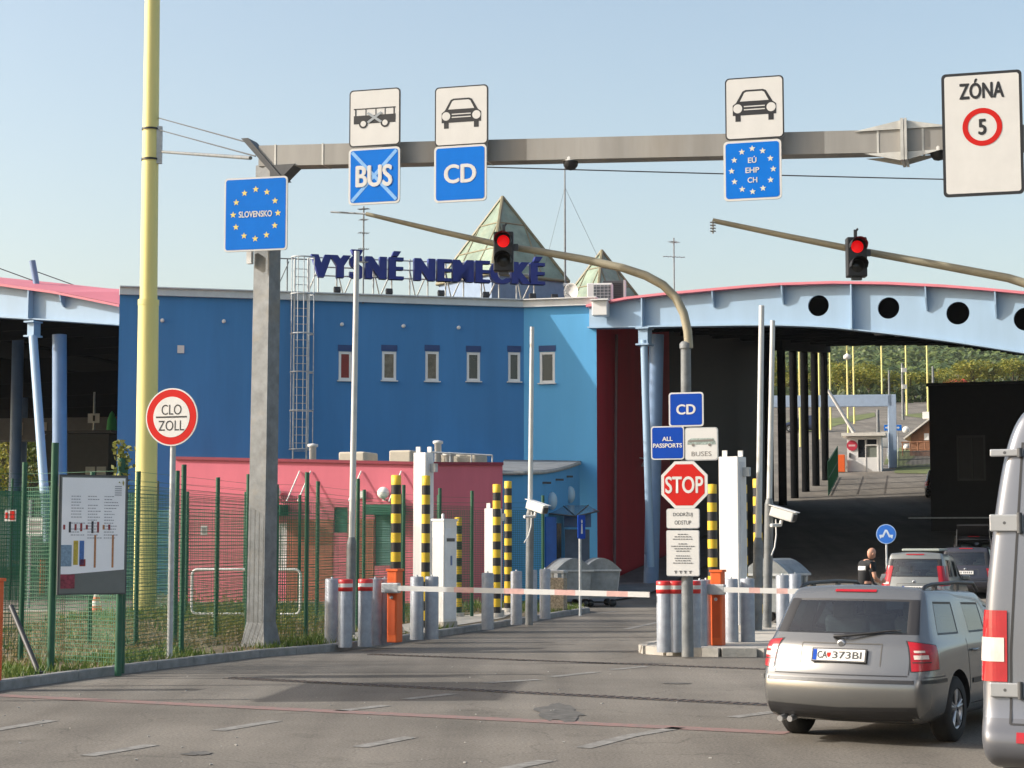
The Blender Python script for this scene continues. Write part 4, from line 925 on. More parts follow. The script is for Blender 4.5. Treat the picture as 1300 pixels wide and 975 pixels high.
# ------------------------------------------------------------------ bollards
bol0 = None; LB = {}
BOL = [(421, 815.5, 0, 'plain grey steel bollard nearest the gantry post'), (438, 818, 1, 'red and white banded bollard second from the gantry post'), (463.5, 817, 1, 'red and white banded bollard nearest the left orange barrier cabinet'),
       (476, 815, 0, 'plain grey bollard just right of the banded bollard on the left kerb'), (488, 814.5, 0, 'plain grey bollard touching the left orange barrier cabinet'), (529, 808.5, 0, 'plain grey bollard in front of the tall white scanner on the left kerb'),
       (548, 808, 0, 'plain grey bollard in front of the white electrical cabinet'), (619, 796, 0, 'plain grey bollard left of the pair of striped poles'), (655.5, 790, 0, 'plain grey bollard right of the pair of striped poles'),
       (675, 786, 0, 'plain grey bollard at the foot of the left camera pole'), (692, 783, 0, 'plain grey bollard left of the pebbled litter bin'),
       (843.5, 824, 1, 'red and white banded bollard at the left end of the island'), (857.6, 824, 1, 'red and white banded bollard second on the island'), (880.5, 823.5, 1, 'red and white banded bollard right of the STOP signpost'),
       (889, 820.5, 0, 'plain grey bollard behind the banded one right of the STOP post'), (897, 819, 0, 'plain grey bollard touching the right orange barrier cabinet'), (928.5, 815.5, 0, 'plain grey bollard in front of the tall white scanner on the island'),
       (949.5, 815, 0, 'plain grey bollard in front of a striped pole on the island'), (994, 803, 0, 'plain grey bollard behind the silver estate car, left one'), (1010, 799, 0, 'plain grey bollard behind the silver estate car, right one')]
for px, py, band, lb in BOL:
    p = gnd(px, py, .12); rb = .128; h = 1.13
    o = thing('bollard', lb, 'bollard', tuple(p), random.uniform(0, 6), 'steel bollards protecting the barriers')
    MB().lathe((0, 0, 0), [(rb, -.05), (rb, h-.015), (rb-.015, h), (0, h+.002)], 20).build('post', M_BOLL, o)
    if band: MB().lathe((0, 0, h), [(rb+.002, -.205), (rb+.0035, -.205), (rb+.0035, -.135), (rb+.0035, -.07), (rb+.0035, -.004), (rb-.01, .004), (0, .006)], 20, mats=[0, 0, 1, 0, 0, 0]).build('reflective_band', [M_REDP, M_SIGNW], o)
    else: MB().lathe((0, 0, h), [(.02, 0), (.02, .03), (0, .035)], 8).build('cap_bolt', M_GALV, o)

# striped black and yellow poles
STR = [(502, None, 36.3, 603.5, .10, 'yellow and black striped pole behind the left orange barrier cabinet'), (540, 803, None, 604, .085, 'yellow and black striped pole beside the tall white scanner on the left'), (581.5, 783, None, 657, .085, 'short yellow and black striped pole beside the white electrical cabinet'),
       (630.5, 783.5, None, 615, .095, 'yellow and black striped pole, left one of the close pair'), (645, 777, None, 611, .095, 'yellow and black striped pole, right one of the close pair'),
       (905.5, None, 35.5, 615, .095, 'yellow and black striped pole behind the STOP sign'), (945, 799, None, 615.5, .09, 'yellow and black striped pole in front of the island scanner'), (963.5, 793, None, 608, .10, 'yellow and black striped pole beside the two thin lamp posts on the island')]
for px, py, Y, ty, r, lb in STR:
    p = gnd(px, py, .12) if py else at(px, 800, Y); p.z = .12
    zt = at(px, ty, p.y).z-.12; o = thing('striped_pole', lb, 'pole', tuple(p), 0, 'yellow and black striped poles')
    n = 2*int(round(zt/.37)); pr = []; ms = []
    for k in range(n+1):
        pr.append((r, .05+(zt-.05)*k/n)); ms.append((n-k) % 2)
    ms = [1 if (n-k) % 2 == 1 else 0 for k in range(n)]
    pr.append((0, zt+.01))
    MB().lathe((0, 0, 0), pr, 18, mats=[0 if (n-k) % 2 == 1 else 1 for k in range(n)]+[0]).build('post', [M_SY, M_BLK], o)
    MB().lathe((0, 0, 0), [(0, .1), (r+.06, .1), (r+.06, -.05)], 14).build('footing', M_CONC, o)

# barrier cabinets with booms
def barrier(p, alpha, L, end_px, label, boom=True, h=1.27):
    o = thing('barrier', label, 'barrier', tuple(p), R(alpha), 'orange boom barriers')
    bw = .20; MB().box((0, 0, h/2), (bw, .25, h), bev=.02).build('cabinet', M_ORG, o)
    MB().box((0, 0, h+.015), (bw+.03, .28, .04)).build('lid', M_ORG, o)
    MB().box((0, -.128, .5), (bw*.7, .008, .72)).build('door_panel', mat('dark orange panel', (.55, .08, .012), .55), o); MB().lathe((0, -.133, .8), [(.03, 0), (.03, -.02), (0, -.025)], 10, axis='Y').build('lock', M_GALV, o)
    if boom:
        e = W2L(o)(end_px); z0 = .97; s = V((-.05, -.235, z0)); e = V((e.x, s.y, e.z)); b = MB(); n = 12
        nd = 26
        for k in range(nd):
            a, c = s.lerp(e, k/nd), s.lerp(e, (k+1)/nd)
            b.prism([a+V((0, -.022, -.045)), a+V((0, .022, -.045)), a+V((0, .022, .045)), a+V((0, -.022, .045))], c-a, 1 if (k % 5 in (2, 3) and k > 3) else 0)
        b.build('boom', [M_SIGNW, mat('faded red stripe', (.62, .38, .34), .5, var=.15, scale=6)], o)
        MB().box((.02, -.2, z0), (.34, .12, .18), bev=.02).build('boom_clamp', M_GALV, o)
    return o
pL = gnd(501, 815.5, .12); barrier(pL, -22, 5, onpl(830, 754.5, pL, -22)+V((0, 0, 0)), 'orange barrier cabinet on the left kerb with its white boom lowered')
pR = gnd(912, 819.5, .12); barrier(pR, -22, 5, onpl(1090, 752, pR, -22), 'orange barrier cabinet on the island with its white boom behind the silver estate')
p = gnd(-13, 866, .11); barrier(p, -20, 0, None, 'orange barrier cabinet cut by the left edge of the picture', False, 1.3)
p = at(54, 750, 64); p.z = 0; barrier(p, -160, 5, onpl(-20, 706, p, 20), 'orange barrier cabinet in the car park behind the fences', True)

# scanners and cabinets
def scanner(px, py, w, d, ty, label, alpha=-30, group='tall white scanner columns'):
    p = gnd(px, py, .12); zt = at(px, ty, p.y).z-.12; o = thing('scanner_column', label, 'scanner', tuple(p), R(alpha), group)
    MB().box((0, 0, zt/2), (w, d, zt-.1), bev=.015).build('casing', M_WHITE, o); b = MB()
    b.box((w/2+.005, 0, zt/2), (.012, d*.6, zt-.3)); b.build('side_panel', mat('pale grey panel', (.6, .6, .6), .5), o)
    for x, y in ((-w*.3, -d*.2), (w*.32, d*.25)): MB().box((x, y, zt+.02), (.1, .04, .12)).build('lifting_eye', M_SIGNW, o)
    MB().box((0, 0, .06), (w+.08, d+.08, .14)).build('plinth', M_CONC, o)
    MB().box((w/2+.08, d*.1, zt*.9), (.14, .1, .18)).build('junction_box', M_GALV, o)
    return o
o = scanner(537, 795, .31, .33, 572, 'tall white scanner column between two striped poles on the left kerb'); 
scanner(932, 801, .42, .44, 577, 'tall white scanner column on the island right of the STOP sign')
scanner(626, 781.5, .3, .34, 643, 'shorter white scanner column behind the close pair of striped poles')
p = gnd(564, 796, .12); zt = at(564, 660, p.y).z-.12
o = thing('electrical_cabinet', 'white electrical cabinet with a slot and a small mark on its door', 'cabinet', tuple(p), R(-42))
MB().box((0, 0, zt/2+.05), (.34, .40, zt-.1), bev=.015).build('casing', M_WHITE, o); MB().box((0, 0, zt), (.38, .44, .04)).build('roof', M_WHITE, o); MB().box((0, 0, .05), (.36, .42, .14)).build('plinth', M_CONC, o)
MB().box((.173, 0, zt*.5), (.012, .34, zt-.35)).build('door', mat('shaded door white', (.72, .73, .74), .5), o); MB().box((.182, 0, zt-.42), (.008, .24, .07)).build('slot', M_DGREY, o); MB().box((.182, .02, zt*.62), (.008, .05, .2)).build('door_mark', mat('blue grey mark', (.15, .2, .35), .5), o); MB().lathe((-.05, 0, zt+.02), [(.03, 0), (.03, .1), (0, .12)], 8).build('beacon', M_SIGNW, o)

# thin masts and cameras
def mast(bx, by, tx, ty, r, label, sleeve=None, cat='pole', Yf=None):
    p = gnd(bx, by, .12) if Yf is None else at(bx, by, Yf); t = at(tx, ty, p.y)-p; o = thing('camera_mast', label, cat, tuple(p), 0, 'thin grey masts')
    MB().tube([(0, 0, -.1), tuple(t)], [r, r*.8], 12).build('pole', mat('light grey mast', (.5, .51, .5), .5, .2, var=.1), o)
    if sleeve:
        z = at(bx, sleeve, p.y).z-p.z; MB().tube([(0, 0, -.1), tuple(t*(z/t.z))], r*1.45, 12).tube([tuple(t*(z/t.z)), tuple(t*((z+.12)/t.z))], [r*1.45, r], 12).build('sleeve', M_GALVD, o)
    return o, p, t
mast(444.5, 806, 453, 319, .065, 'tall thin grey mast rising in front of the blue wall left of the letter Š', 690)
_, pm1, tm1 = mast(671.5, 788, 675.5, 415, .06, 'thin grey mast carrying a white camera in front of the light blue annex', 652)
mast(961, 800, 967, 388, .07, 'left one of two thin masts on the island', 690)
_, pm2, tm2 = mast(973.5, 797, 981, 407, .065, 'right one of two thin masts on the island, carrying a white camera', 640)
def camera_(px, py, Y, label, rz, sc=1.0):
    p = at(px, py, Y); o = thing('surveillance_camera', label, 'camera', tuple(p), rz, 'white surveillance cameras')
    o.scale = (sc,)*3
    MB().box((0, -.05, .0), (.26, .62, .24), rx=.28, bev=.03).build('housing', M_SIGNW, o); MB().box((0, -.355, -.10), (.2, .02, .17), rx=.28).build('front_glass', M_BLK, o)
    MB().box((0, -.08, .135), (.3, .72, .02), rx=.28).build('sun_shield', M_WHITE, o)
    MB().tube([(0, 0, -.14), (-.02, .02, -.26), (-.4, .1, -.27)], .045, 8).build('bracket', M_SIGNW, o); MB().tube([(0, .15, -.12), (-.05, .12, -.5), (-.2, .1, -.8), (-.4, .1, -1.0)], .018, 6).build('cable', M_SIGNW, o)
camera_(680, 644, pm1.y-.15, 'white surveillance camera on the mast by the light blue annex', R(52), .8)
camera_(992, 653, pm2.y-.15, 'white surveillance camera on the right thin mast of the island', R(58), .85)

# bins
p = gnd(708, 775, .12); o = thing('litter_bin', 'square pebbled concrete litter bin with a metal top', 'litter bin', tuple(p), R(-14))
MB().box((0, 0, .42), (.42, .42, .84), bev=.02).build('body', mat('exposed pebble concrete', (.36, .3, .22), .9, var=.6, scale=22, bump=.8), o); MB().box((0, 0, 1.0), (.46, .46, .08), bev=.015).build('top', M_GALV, o); b = MB()
for x in (-.17, .17):
    for y in (-.17, .17): b.box((x, y, .9), (.05, .05, .16))
b.build('uprights', M_GALV, o)
def dumpster(p, rz, label, sc=1):
    o = thing('dumpster', label, 'dumpster', tuple(p), rz, 'galvanised dumpsters'); o.scale = (sc,)*3
    prof = [(-.42, .25), (.42, .25), (.52, 1.05), (-.52, 1.05)]
    b = MB(); b.prism([(-.62, y, z) for y, z in prof], (1.24, 0, 0)); b.build('bin_body', M_DUMP, o); l = MB(); n = 9; pts = [(-.56+1.12*k/n, 1.08+.34*sin(pi*k/n)) for k in range(n+1)]
    l.prism([(-.66, y, z) for y, z in pts]+[(-.66, .54, 1.05), (-.66, -.54, 1.05)], (1.32, 0, 0)); l.build('lid', M_DUMP, o)
    rb = MB()
    for x in (-.4, 0, .4): rb.box((x, -.5, .65), (.06, .05, .76), rx=.12)
    rb.box((0, 0, 1.06), (1.36, 1.12, .05)); rb.build('ribs', M_GALV, o)
    for x in (-.5, .5):
        for y in (-.33, .33): MB().lathe((x-.03, y, .11), [(0, 0), (.11, 0), (.11, .06), (0, .06)], 14, axis='X').build('wheel', M_BLK, o)
dumpster(V((1.65, 53.0, .0)), R(104), 'galvanised dumpster with a rounded lid beside the pebbled litter bin'); dumpster(V((2.55, 53.6, .0)), R(96), 'galvanised dumpster in the shade behind the small blue sign')
dumpster(at(986, 760, 40.5)*1.0-V((0, 0, at(986, 760, 40.5).z-.12)), R(60), 'galvanised dumpster behind the striped poles on the island')
p = gnd(738, 777, .12); o = thing('pedestrian_sign', 'small blue sign seen edge-on, on a thin grey pole by the dumpsters', 'sign', tuple(p), R(62))
zt = at(737, 655, p.y).z-.12; MB().tube([(0, .03, -.1), (0, .03, zt)], .035, 10).build('pole', M_GALV, o); b = flat([rrect(.42, .6, .04, 0, zt-.28)], -.02, 'face', M_SIGNB2, o, .02); flat([[(-.05, zt-.45), (.05, zt-.45), (.03, zt-.2), (-.03, zt-.2)], circ(.045, 0, zt-.14, 14)], -.024, 'figure_symbol', M_SIGNW, o); 

# ------------------------------------------------------------------ STOP post and signal masts
SPp = gnd(873, 826, .12); SA = -18.0
ms = thing('signal_mast', 'curved signal mast on the island carrying the STOP sign', 'mast', tuple(SPp), R(SA)); ml_ = W2L(ms)
def sP(px, py): return ml_(onpl(px, py, SPp, SA))
zz = sP(874, 441).z
MB().tube([(0, 0, -.1), (.01, 0, zz)], [.10, .085], 16).build('lower_shaft', M_GALVD, ms); MB().lathe((.01, 0, zz), [(.105, -.02), (.105, .06), (.07, .1)], 16).build('collar', M_GALVD, ms)
arm = [sP(*q) for q in ((874.5, 442), (873, 420), (868, 398), (858, 378), (842, 362), (820, 350), (790, 340), (740, 329), (690, 320), (640, 312), (560, 294), (465, 271.5))]
M_ARM = mat('dull mast paint', (.33, .29, .2), .55, .1, var=.2, scale=2, streak=False)
MB().tube(arm, [.075]*6+[.07, .068, .062, .055, .05, .035], 14).build('arm', M_ARM, ms); MB().tube([arm[-1], sP(420, 269)], .018, 6).build('arm_tip', M_GALV, ms)
def signal(px, py, P, alpha, label, hpx):
    c = onpl(px, py, V(P)+V((0, 0, 0)), alpha); h = hpx/s_of(P[1]); w = h*.5
    o = thing('traffic_light', label, 'traffic light', tuple(c), R(alpha+14), 'red traffic lights')
    MB().box((0, 0, 0), (w, .2, h), bev=.02).build('housing', M_BLK, o)
    for i, z in enumerate((h*.25, -h*.24)):
        MB().lathe((0, -.105, z), [(0, -.02), (w*.17, -.015), (w*.31, 0)], 20, axis='Y').build('lens', glow('red lit lens', (.95, .006, .008), .34) if i == 0 else mat('dark lens', (.02, .02, .018), .2), o)
        v = MB(); pts = [(w*.42*cos(R(a)), w*.42*sin(R(a))) for a in range(-20, 201, 15)]
        for (a, c_), (d, e) in zip(pts, pts[1:]): v.quad((a, -.1, z+c_), (d, -.1, z+e), (d, -.30-.05*(e > 0), z+e*.98), (a, -.30-.05*(c_ > 0), z+c_*.98))
        v.build('visor', M_BLK, o)
    MB().box((0, .04, h/2+.06), (.05, .05, .16)).tube([(0, .04, h/2+.1), (.04, .04, h/2+.16)], .02, 6).build('bracket', M_DGREY, o); MB().box((w*.6, .02, h*.12), (w*.25, .08, h*.16)).build('side_clamp', M_DGREY, o); MB().box((0, 0, -h/2-.02), (w*.5, .1, .05)).build('cable_gland', M_DGREY, o)
signal(639.5, 320, SPp+V((-sin(R(SA))*-.2, -.22, 0)), SA, 'lit red traffic light hanging in front of the rooftop letters', 53)
P2s = at(1405, 820, 28.6); P2s.z = 0
m2 = thing('signal_mast', 'curved signal mast reaching in from the right above the canopy beam', 'mast', tuple(P2s), R(-14)); m2l = W2L(m2)
def s2P(px, py): return m2l(onpl(px, py, P2s, -14))
arm = [s2P(*q) for q in ((1408, 470), (1404, 440), (1392, 412), (1372, 391), (1345, 376), (1312, 363), (1280, 353), (1200, 338), (1090, 318), (1000, 300), (905, 280))]
MB().tube([(0, 0, 0), arm[0]], [.11, .09], 14).build('lower_shaft', M_GALVD, m2); MB().tube(arm, [.075]*6+[.07, .065, .058, .05, .042], 14).build('arm', M_ARM, m2)
e = arm[-1]; b = MB()
for k in range(4): b.box((e.x+.0, e.y, e.z-.03-.05*k), (.09, .09, .012))
b.tube([(e.x, e.y, e.z-.22), (e.x, e.y, e.z)], .015, 6).build('end_fitting', M_GALV, m2)
signal(1087, 327, P2s+V((0, -.22, 0)), -14, 'lit red traffic light hanging in front of the canopy beam', 53)
so_ = .14
t, w, h = sign('lane_sign', 'small deep blue CD sign on top of the STOP signpost', (849, 498, 893, 541.5), SPp, SA, so_, .05, .025, None, M_SIGNB2); text('CD', 'lettering', M_SIGNW, t, 0, 0, w*.56, h*.3, -.009, .025)
t, w, h = sign('lane_sign', 'deep blue ALL PASSPORTS sign left of the bus plate', (826.5, 541, 868.5, 583.5), SPp, SA, so_, .05, .02, None, M_SIGNB2); text('ALL', 'lettering', M_SIGNW, t, 0, h*.12, w*.32, h*.13, -.009, .03); text('PASSPORTS', 'lettering', M_SIGNW, t, 0, -h*.08, w*.88, h*.13, -.009, .03)
t, w, h = sign('lane_sign', 'white BUSES sign with a coach drawing on the STOP signpost', (869.5, 542.5, 911.5, 584.5), SPp, SA, so_, .05, .015, M_GALV, M_SIGNW); text('BUSES', 'lettering', mat('faded brown grey print', (.2, .18, .16), .6, var=0), t, 0, -h*.3, w*.6, h*.14, -.009, .0)
flat([[(-.42*w, -.02*h), (-.42*w, .1*h), (-.3*w, .17*h), (.36*w, .17*h), (.43*w, .05*h), (.43*w, -.02*h)]], -.009, 'coach_drawing', mat('greenish print', (.28, .34, .31), .6, var=.5, scale=25), t); flat([[(-.4*w, .06*h), (-.4*w, .11*h), (.35*w, .14*h), (.37*w, .07*h)], circ(.045*w, -.25*w, -.03*h, 12), circ(.045*w, .25*w, -.03*h, 12)], -.012, 'coach_windows', MATS['faded brown grey print'], t)
t, w, h = sign('stop_sign', 'red octagonal STOP sign with a white edge', (838.5, 585.5, 899, 645.5), SPp, SA, so_, 'oct', .05, None, M_SIGNR); text('STOP', 'lettering', M_SIGNW, t, 0, 0, w*.80, h*.36, -.009, .02)
t, w, h = sign('distance_sign', 'small white plate reading DODRŽUJ ODSTUP under the STOP sign', (846, 645.5, 888, 671), SPp, SA, so_, .04, .01, M_GALV, M_SIGNW); text('DODRŽUJ', 'lettering', M_BLK, t, 0, h*.2, w*.58, h*.27, -.009, -.0); text('ODSTUP', 'lettering', M_BLK, t, 0, -h*.2, w*.5, h*.2, -.009, -.0)
t, w, h = sign('information_plate', 'tall white plate of small printed lines below the DODRŽUJ ODSTUP plate', (846, 673, 888, 731.5), SPp, SA, so_, .03, .01, M_GALV, M_SIGNW)
b = MB(); rnd = random.Random(5)
for r, L in enumerate((.3, .5, .6, 0, .26, .7, .5, .4, 0, .42, .5, .46, .6)):
    if L == 0: continue
    z = h*(.41-.052*r); q = -w*L/2
    while q < w*L/2:
        l_ = rnd.uniform(.018, .05); l_ = min(l_, w*L/2-q); b.box((q+l_/2, -.010, z), (l_, .003, .014)); q += l_+.012
for k, x in enumerate((-.22, -.07, .07, .22)): b.box((x*w, -.010, -h*.41), (.022, .003, .045)); b.box((x*w, -.010, -h*.39), (.05, .003, .014))
b.build('printed_lines', mat('small grey print', (.14, .14, .14), .6, var=0), t)

# ------------------------------------------------------------------ green mesh fences
def fence(pts, h, label, px=.05, pz=.06, brace=None, wire=.0042, posth=.0, top_wires=2, wires_m=None):
    root = thing('mesh_fence', label, 'fence', tuple(pts[0])); o = V(pts[0])
    for p in pts:
        q = V(p)-o; MB().tube([q-V((0, 0, .1)), q+V((0, 0, h+posth+random.uniform(-.05, .05)))], .042, 8).build('post', M_GRN, root)
    for p, q in zip(pts, pts[1:]):
        a, c = V(p)-o, V(q)-o; L = (c-a).length; b = MB(); t = (c-a).normalized(); s = V((-t.y, t.x, 0)); n = int(L/px); hm = h-.42
        for k in range(1, n):
            m_ = a+(c-a)*(k/n); b.quad(m_-t*wire, m_+t*wire, m_+t*wire+V((0, 0, hm)), m_-t*wire+V((0, 0, hm)))
        k = 0
        while k*pz < hm:
            z = V((0, 0, .05+k*pz)); b.quad(a+z, c+z, c+z+V((0, 0, wire*2)), a+z+V((0, 0, wire*2))); k += 1
        for k in range(top_wires): 
            z = V((0, 0, hm+.08+.13*k)); b.quad(a+z, c+z, c+z+V((0, 0, .005)), a+z+V((0, 0, .005)))
        b.build('mesh_panel', wires_m or M_GRNW, root)
    if brace:
        for p, q in brace: MB().tube([V(p)-o, V(q)-o], .035, 8).build('brace', M_BLK if brace else M_GRN, root)
    return root
zf = .11
def G(px, py): return tuple(gnd(px, py, zf))
e0 = gnd(65, 858, zf)
fence([G(-75, 842), G(26, 838), tuple(V(G(150, 847))+V((.02, .15, 0))), G(230, 832), (-4.75, 32.7, zf), G(388, 812), (-3.2, 37.7, zf), (-2.4, 40.2, zf), (-1.7, 42.8, zf), G(599, 783)], 3.05, 'green mesh fence along the kerb, nearest the road', brace=[(tuple(gnd(12, 772, .0)-V((0, 0, 0))), tuple(gnd(50, 853, zf)))] if False else None)
fence([G(-40, 828), (-7.45, 32.2, zf), G(172, 820), G(222, 815), G(274, 809), (-5.0, 38.6, zf), G(402, 794), (-3.6, 44.2, zf), (-2.9, 47, zf), (-2.0, 49.4, zf), (-.4, 49.6, zf), (.85, 49.9, zf)], 3.05, 'green mesh fence in the grass a few metres behind the kerb fence')
fence([(-9.2, 46.4, zf), (-8.1, 45.3, zf), (-6.6, 45.0, zf), (-5.4, 46.2, zf), (-4.2, 47.9, zf), (-3.1, 49.6, zf)], 3.0, 'green mesh fence crossing the grass in front of the pink building')
fence([(-22, 58, 0), (-19, 58.4, 0), (-16.2, 58.8, 0), (-13.5, 59.2, 0), (-11.6, 59.4, 0)], 3.9, 'dense green mesh fence across the far side of the car park', px=.025, pz=.04, wire=.008)
# unseen board added left of the view to cast shade across the road
o = thing('shade_board', 'unseen board on two posts, added left of the view to shade the road', 'board', (-9.2, 21.6, .11), R(84))
for x in (.35, 2.6): MB().tube([(x, 0, -.1), (x, 0, 4.9)], .06, 10).build('post', M_GALV, o)
MB().box((1.48, -.08, 4.05), (2.95, .05, 1.65), bev=.01).build('panel', M_SIGNW, o)
# brace at the left edge
a_, c_ = gnd(50, 856, zf), at(14, 770, 26.2); o = thing('fence_brace', 'black diagonal brace leaning by the orange cabinet at the left edge', 'brace', tuple(a_)); MB().tube([(0, 0, 0), tuple(V((c_.x, c_.y, c_.z))-a_)], .04, 8).build('bar', M_BLK, o); MB().box((0, 0, .02), (.14, .14, .04)).build('foot_plate', M_BLK, o)
# bent tube rail
pa_ = at(244, 722, 40.5); o = thing('tube_rail', 'rounded white tube rail standing in the grass behind the gantry post', 'rail', (pa_.x, pa_.y, .11), R(-8)); l_ = W2L(o)
A_, B_ = l_(at(244, 723, 40.5)), l_(onpl(381, 780, V(pa_), -8)); r_ = .12
x0, x1, z1, z0 = 0, B_.x, A_.z, B_.z
pts = []
for cx_, cz_, a0 in ((x1-r_, z1-r_, 90), (x1-r_, z0+r_, 0), (x0+r_, z0+r_, -90), (x0+r_, z1-r_, -180)):
    for k in range(6): a = R(a0-18*k); pts.append((cx_+r_*cos(a), 0, cz_+r_*sin(a)))
pts.append(pts[0]); MB().tube(pts, .03, 8).build('rail', M_WHITE, o)
for x in (x0+.5, x1-.5): MB().tube([(x, 0, -.05), (x, 0, z0+.02)], .028, 8).build('leg', M_WHITE, o)
# little things among the fences
p = gnd(122, 783, .0); o = thing('traffic_cone', 'orange and white traffic cone on the car park kerb', 'cone', (p.x, p.y, .12))
MB().lathe((0, 0, 0), [(.15, .03), (.125, .16), (.10, .28), (.075, .38), (.05, .5), (.03, .52), (0, .52)], 16, mats=[0, 1, 0, 1, 0, 0]).build('cone_body', [mat('cone orange', (.6, .12, .04), .5), M_SIGNW], o); MB().box((0, 0, .015), (.36, .36, .03)).build('base', MATS['cone orange'], o)
def small_sign(px, py, Y, w, h, m, label, alpha=-10, extra=None):
    p = at(px, py, Y); o = thing('fence_sign', label, 'sign', tuple(p), R(alpha)); MB().box((0, 0, 0), (w, .015, h)).build('plate', M_SIGNW, o); flat([[(-w*.38, -h*.36), (w*.38, -h*.36), (w*.38, h*.36), (-w*.38, h*.36)]] if not extra else extra, -.014, 'print', m, o)
small_sign(13, 654.5, 29.2, .2, .18, M_SIGNR, 'small red and white sign on the green fence at the left edge', -10, [[(.0, -.07), (.085, -.07), (.085, .07), (0, .07)], [(-.08, -.05), (-.03, -.05), (-.03, .05), (-.08, .05)]])
small_sign(44, 668.5, 45.6, .42, .46, mat('grey pictogram', (.3, .25, .25), .6), 'small pale sign left of the notice board on a fence', -10, [[(-.15, -.15), (.15, -.15), (.15, -.05), (-.15, -.05)], [(-.15, .02), (.15, .02), (.15, .14), (-.15, .14)]])
small_sign(259, 673.5, 35.8, .13, .2, MATS['grey pictogram'], 'small pale notice hanging on the fence left of the gantry post', -10, [[(-.04, -.06), (.04, -.06), (.04, .06), (-.04, .06)]])
p = gnd(36, 772, 0); o = thing('road_sign', 'back of a small sign on a grey pole in the car park', 'sign', tuple(p), R(170)); zt = at(35, 634, p.y).z
MB().tube([(0, 0, 0), (0, 0, zt)], .035, 10).build('pole', M_GALV, o); MB().box((0, -.05, zt-.3), (.18, .02, .6)).build('plate', M_DGREY, o)
# ------------------------------------------------------------------ vehicles
def paint(name, col, metal=.6, rough=.3):
    m = mat(name, col, rough, metal, var=.06, scale=1.5, coat=.6); return m
M_CGLASS = glass('car glass', (.66, .73, .71), .08)
M_SGLASS = glass('car side glass', (.16, .22, .25), .14)
M_TYRE = mat('tyre rubber', (.02, .02, .02), .85, var=.3, scale=12)
M_RIM = mat('alloy rim', (.45, .46, .48), .35, .8, var=.1)
M_LINER = mat('wheel well black', (.01, .01, .01), .9, var=0)
M_SEAL = mat('black trim', (.016, .016, .018), .45, var=0)
M_TAILR = mat('tail light red', (.34, .005, .012), .28, var=.12, scale=9, coat=.2)
M_TAILW = mat('tail light clear', (.6, .52, .47), .28, var=.15, scale=9, coat=.2)
M_INT = mat('car interior', (.20, .205, .20), .8, var=.25)

def shell(rows, jf, bow, crown, arches, lev=2, mats_fn=None, fbow=.1):
    """closed car body: a box-topology cage through the given rows (x list, half width list, z list), smoothed, wheel arches cut"""
    NK, NI, NJ = len(rows), len(rows[0][0]), len(jf); vid = {}; vs = []
    def vert(i, j, k):
        if (i, j, k) in vid: return vid[i, j, k]
        X, Wd, Z = rows[k]; f = jf[j]; x, y, z = X[i], Wd[i]*f, Z[i]
        g = 1-f*f
        if i == 0: x -= bow[k]*g
        if i == NI-1: x += fbow*g
        if k == NK-1: z += crown[i]*g
        vid[i, j, k] = len(vs); vs.append((x, y, z)); return vid[i, j, k]
    fs = []; mi = []
    def face(q, tagn): fs.append([vert(*p) for p in q]); mi.append(mats_fn(*tagn) if mats_fn else 0)
    for k in range(NK-1):
        for j in range(NJ-1):
            face([(0, j, k), (0, j, k+1), (0, j+1, k+1), (0, j+1, k)], ('rear', j, k)); i = NI-1
            face([(i, j, k), (i, j+1, k), (i, j+1, k+1), (i, j, k+1)], ('front', j, k))
        for i in range(NI-1):
            face([(i, 0, k), (i+1, 0, k), (i+1, 0, k+1), (i, 0, k+1)], ('side', i, k)); j = NJ-1
            face([(i, j, k), (i, j, k+1), (i+1, j, k+1), (i+1, j, k)], ('side', i, k))
    for i in range(NI-1):
        for j in range(NJ-1):
            face([(i, j, NK-1), (i+1, j, NK-1), (i+1, j+1, NK-1), (i, j+1, NK-1)], ('top', i, j))
            face([(i, j, 0), (i, j+1, 0), (i+1, j+1, 0), (i+1, j, 0)], ('under', i, j))
    me = bpy.data.meshes.new('cage'); me.from_pydata(vs, [], fs)
    dummy = [MATS['car interior']]*8
    for m in dummy: me.materials.append(m)
    me.polygons.foreach_set('material_index', mi); me.update()
    ob = bpy.data.objects.new('cage', me); COL.objects.link(ob); bmnorm(ob)
    sb = ob.modifiers.new('s', 'SUBSURF'); sb.levels = lev; sb.render_levels = lev
    cut = None
    if arches:
        c = MB()
        for (x, y, z, r, w) in arches: c.lathe((x, y, z), [(0, -w/2), (r, -w/2), (r, w/2), (0, w/2)], 40, axis='Y')
        me2 = bpy.data.meshes.new('cut'); me2.from_pydata(c.v, [], c.f)
        for m in dummy: me2.materials.append(m)
        me2.polygons.foreach_set('material_index', [7]*len(c.f)); cut = bpy.data.objects.new('cut', me2); COL.objects.link(cut)
        bm = bmesh.new(); bm.from_mesh(me2); bmesh.ops.remove_doubles(bm, verts=bm.verts, dist=1e-5); bmesh.ops.recalc_face_normals(bm, faces=bm.faces); bm.to_mesh(me2); bm.free()
        bo = ob.modifiers.new('b', 'BOOLEAN'); bo.object = cut; bo.operation = 'DIFFERENCE'; bo.solver = 'EXACT'
    dg = bpy.context.evaluated_depsgraph_get(); out = bpy.data.meshes.new_from_object(ob.evaluated_get(dg))
    bpy.data.objects.remove(ob)
    if cut: bpy.data.objects.remove(cut)
    return out
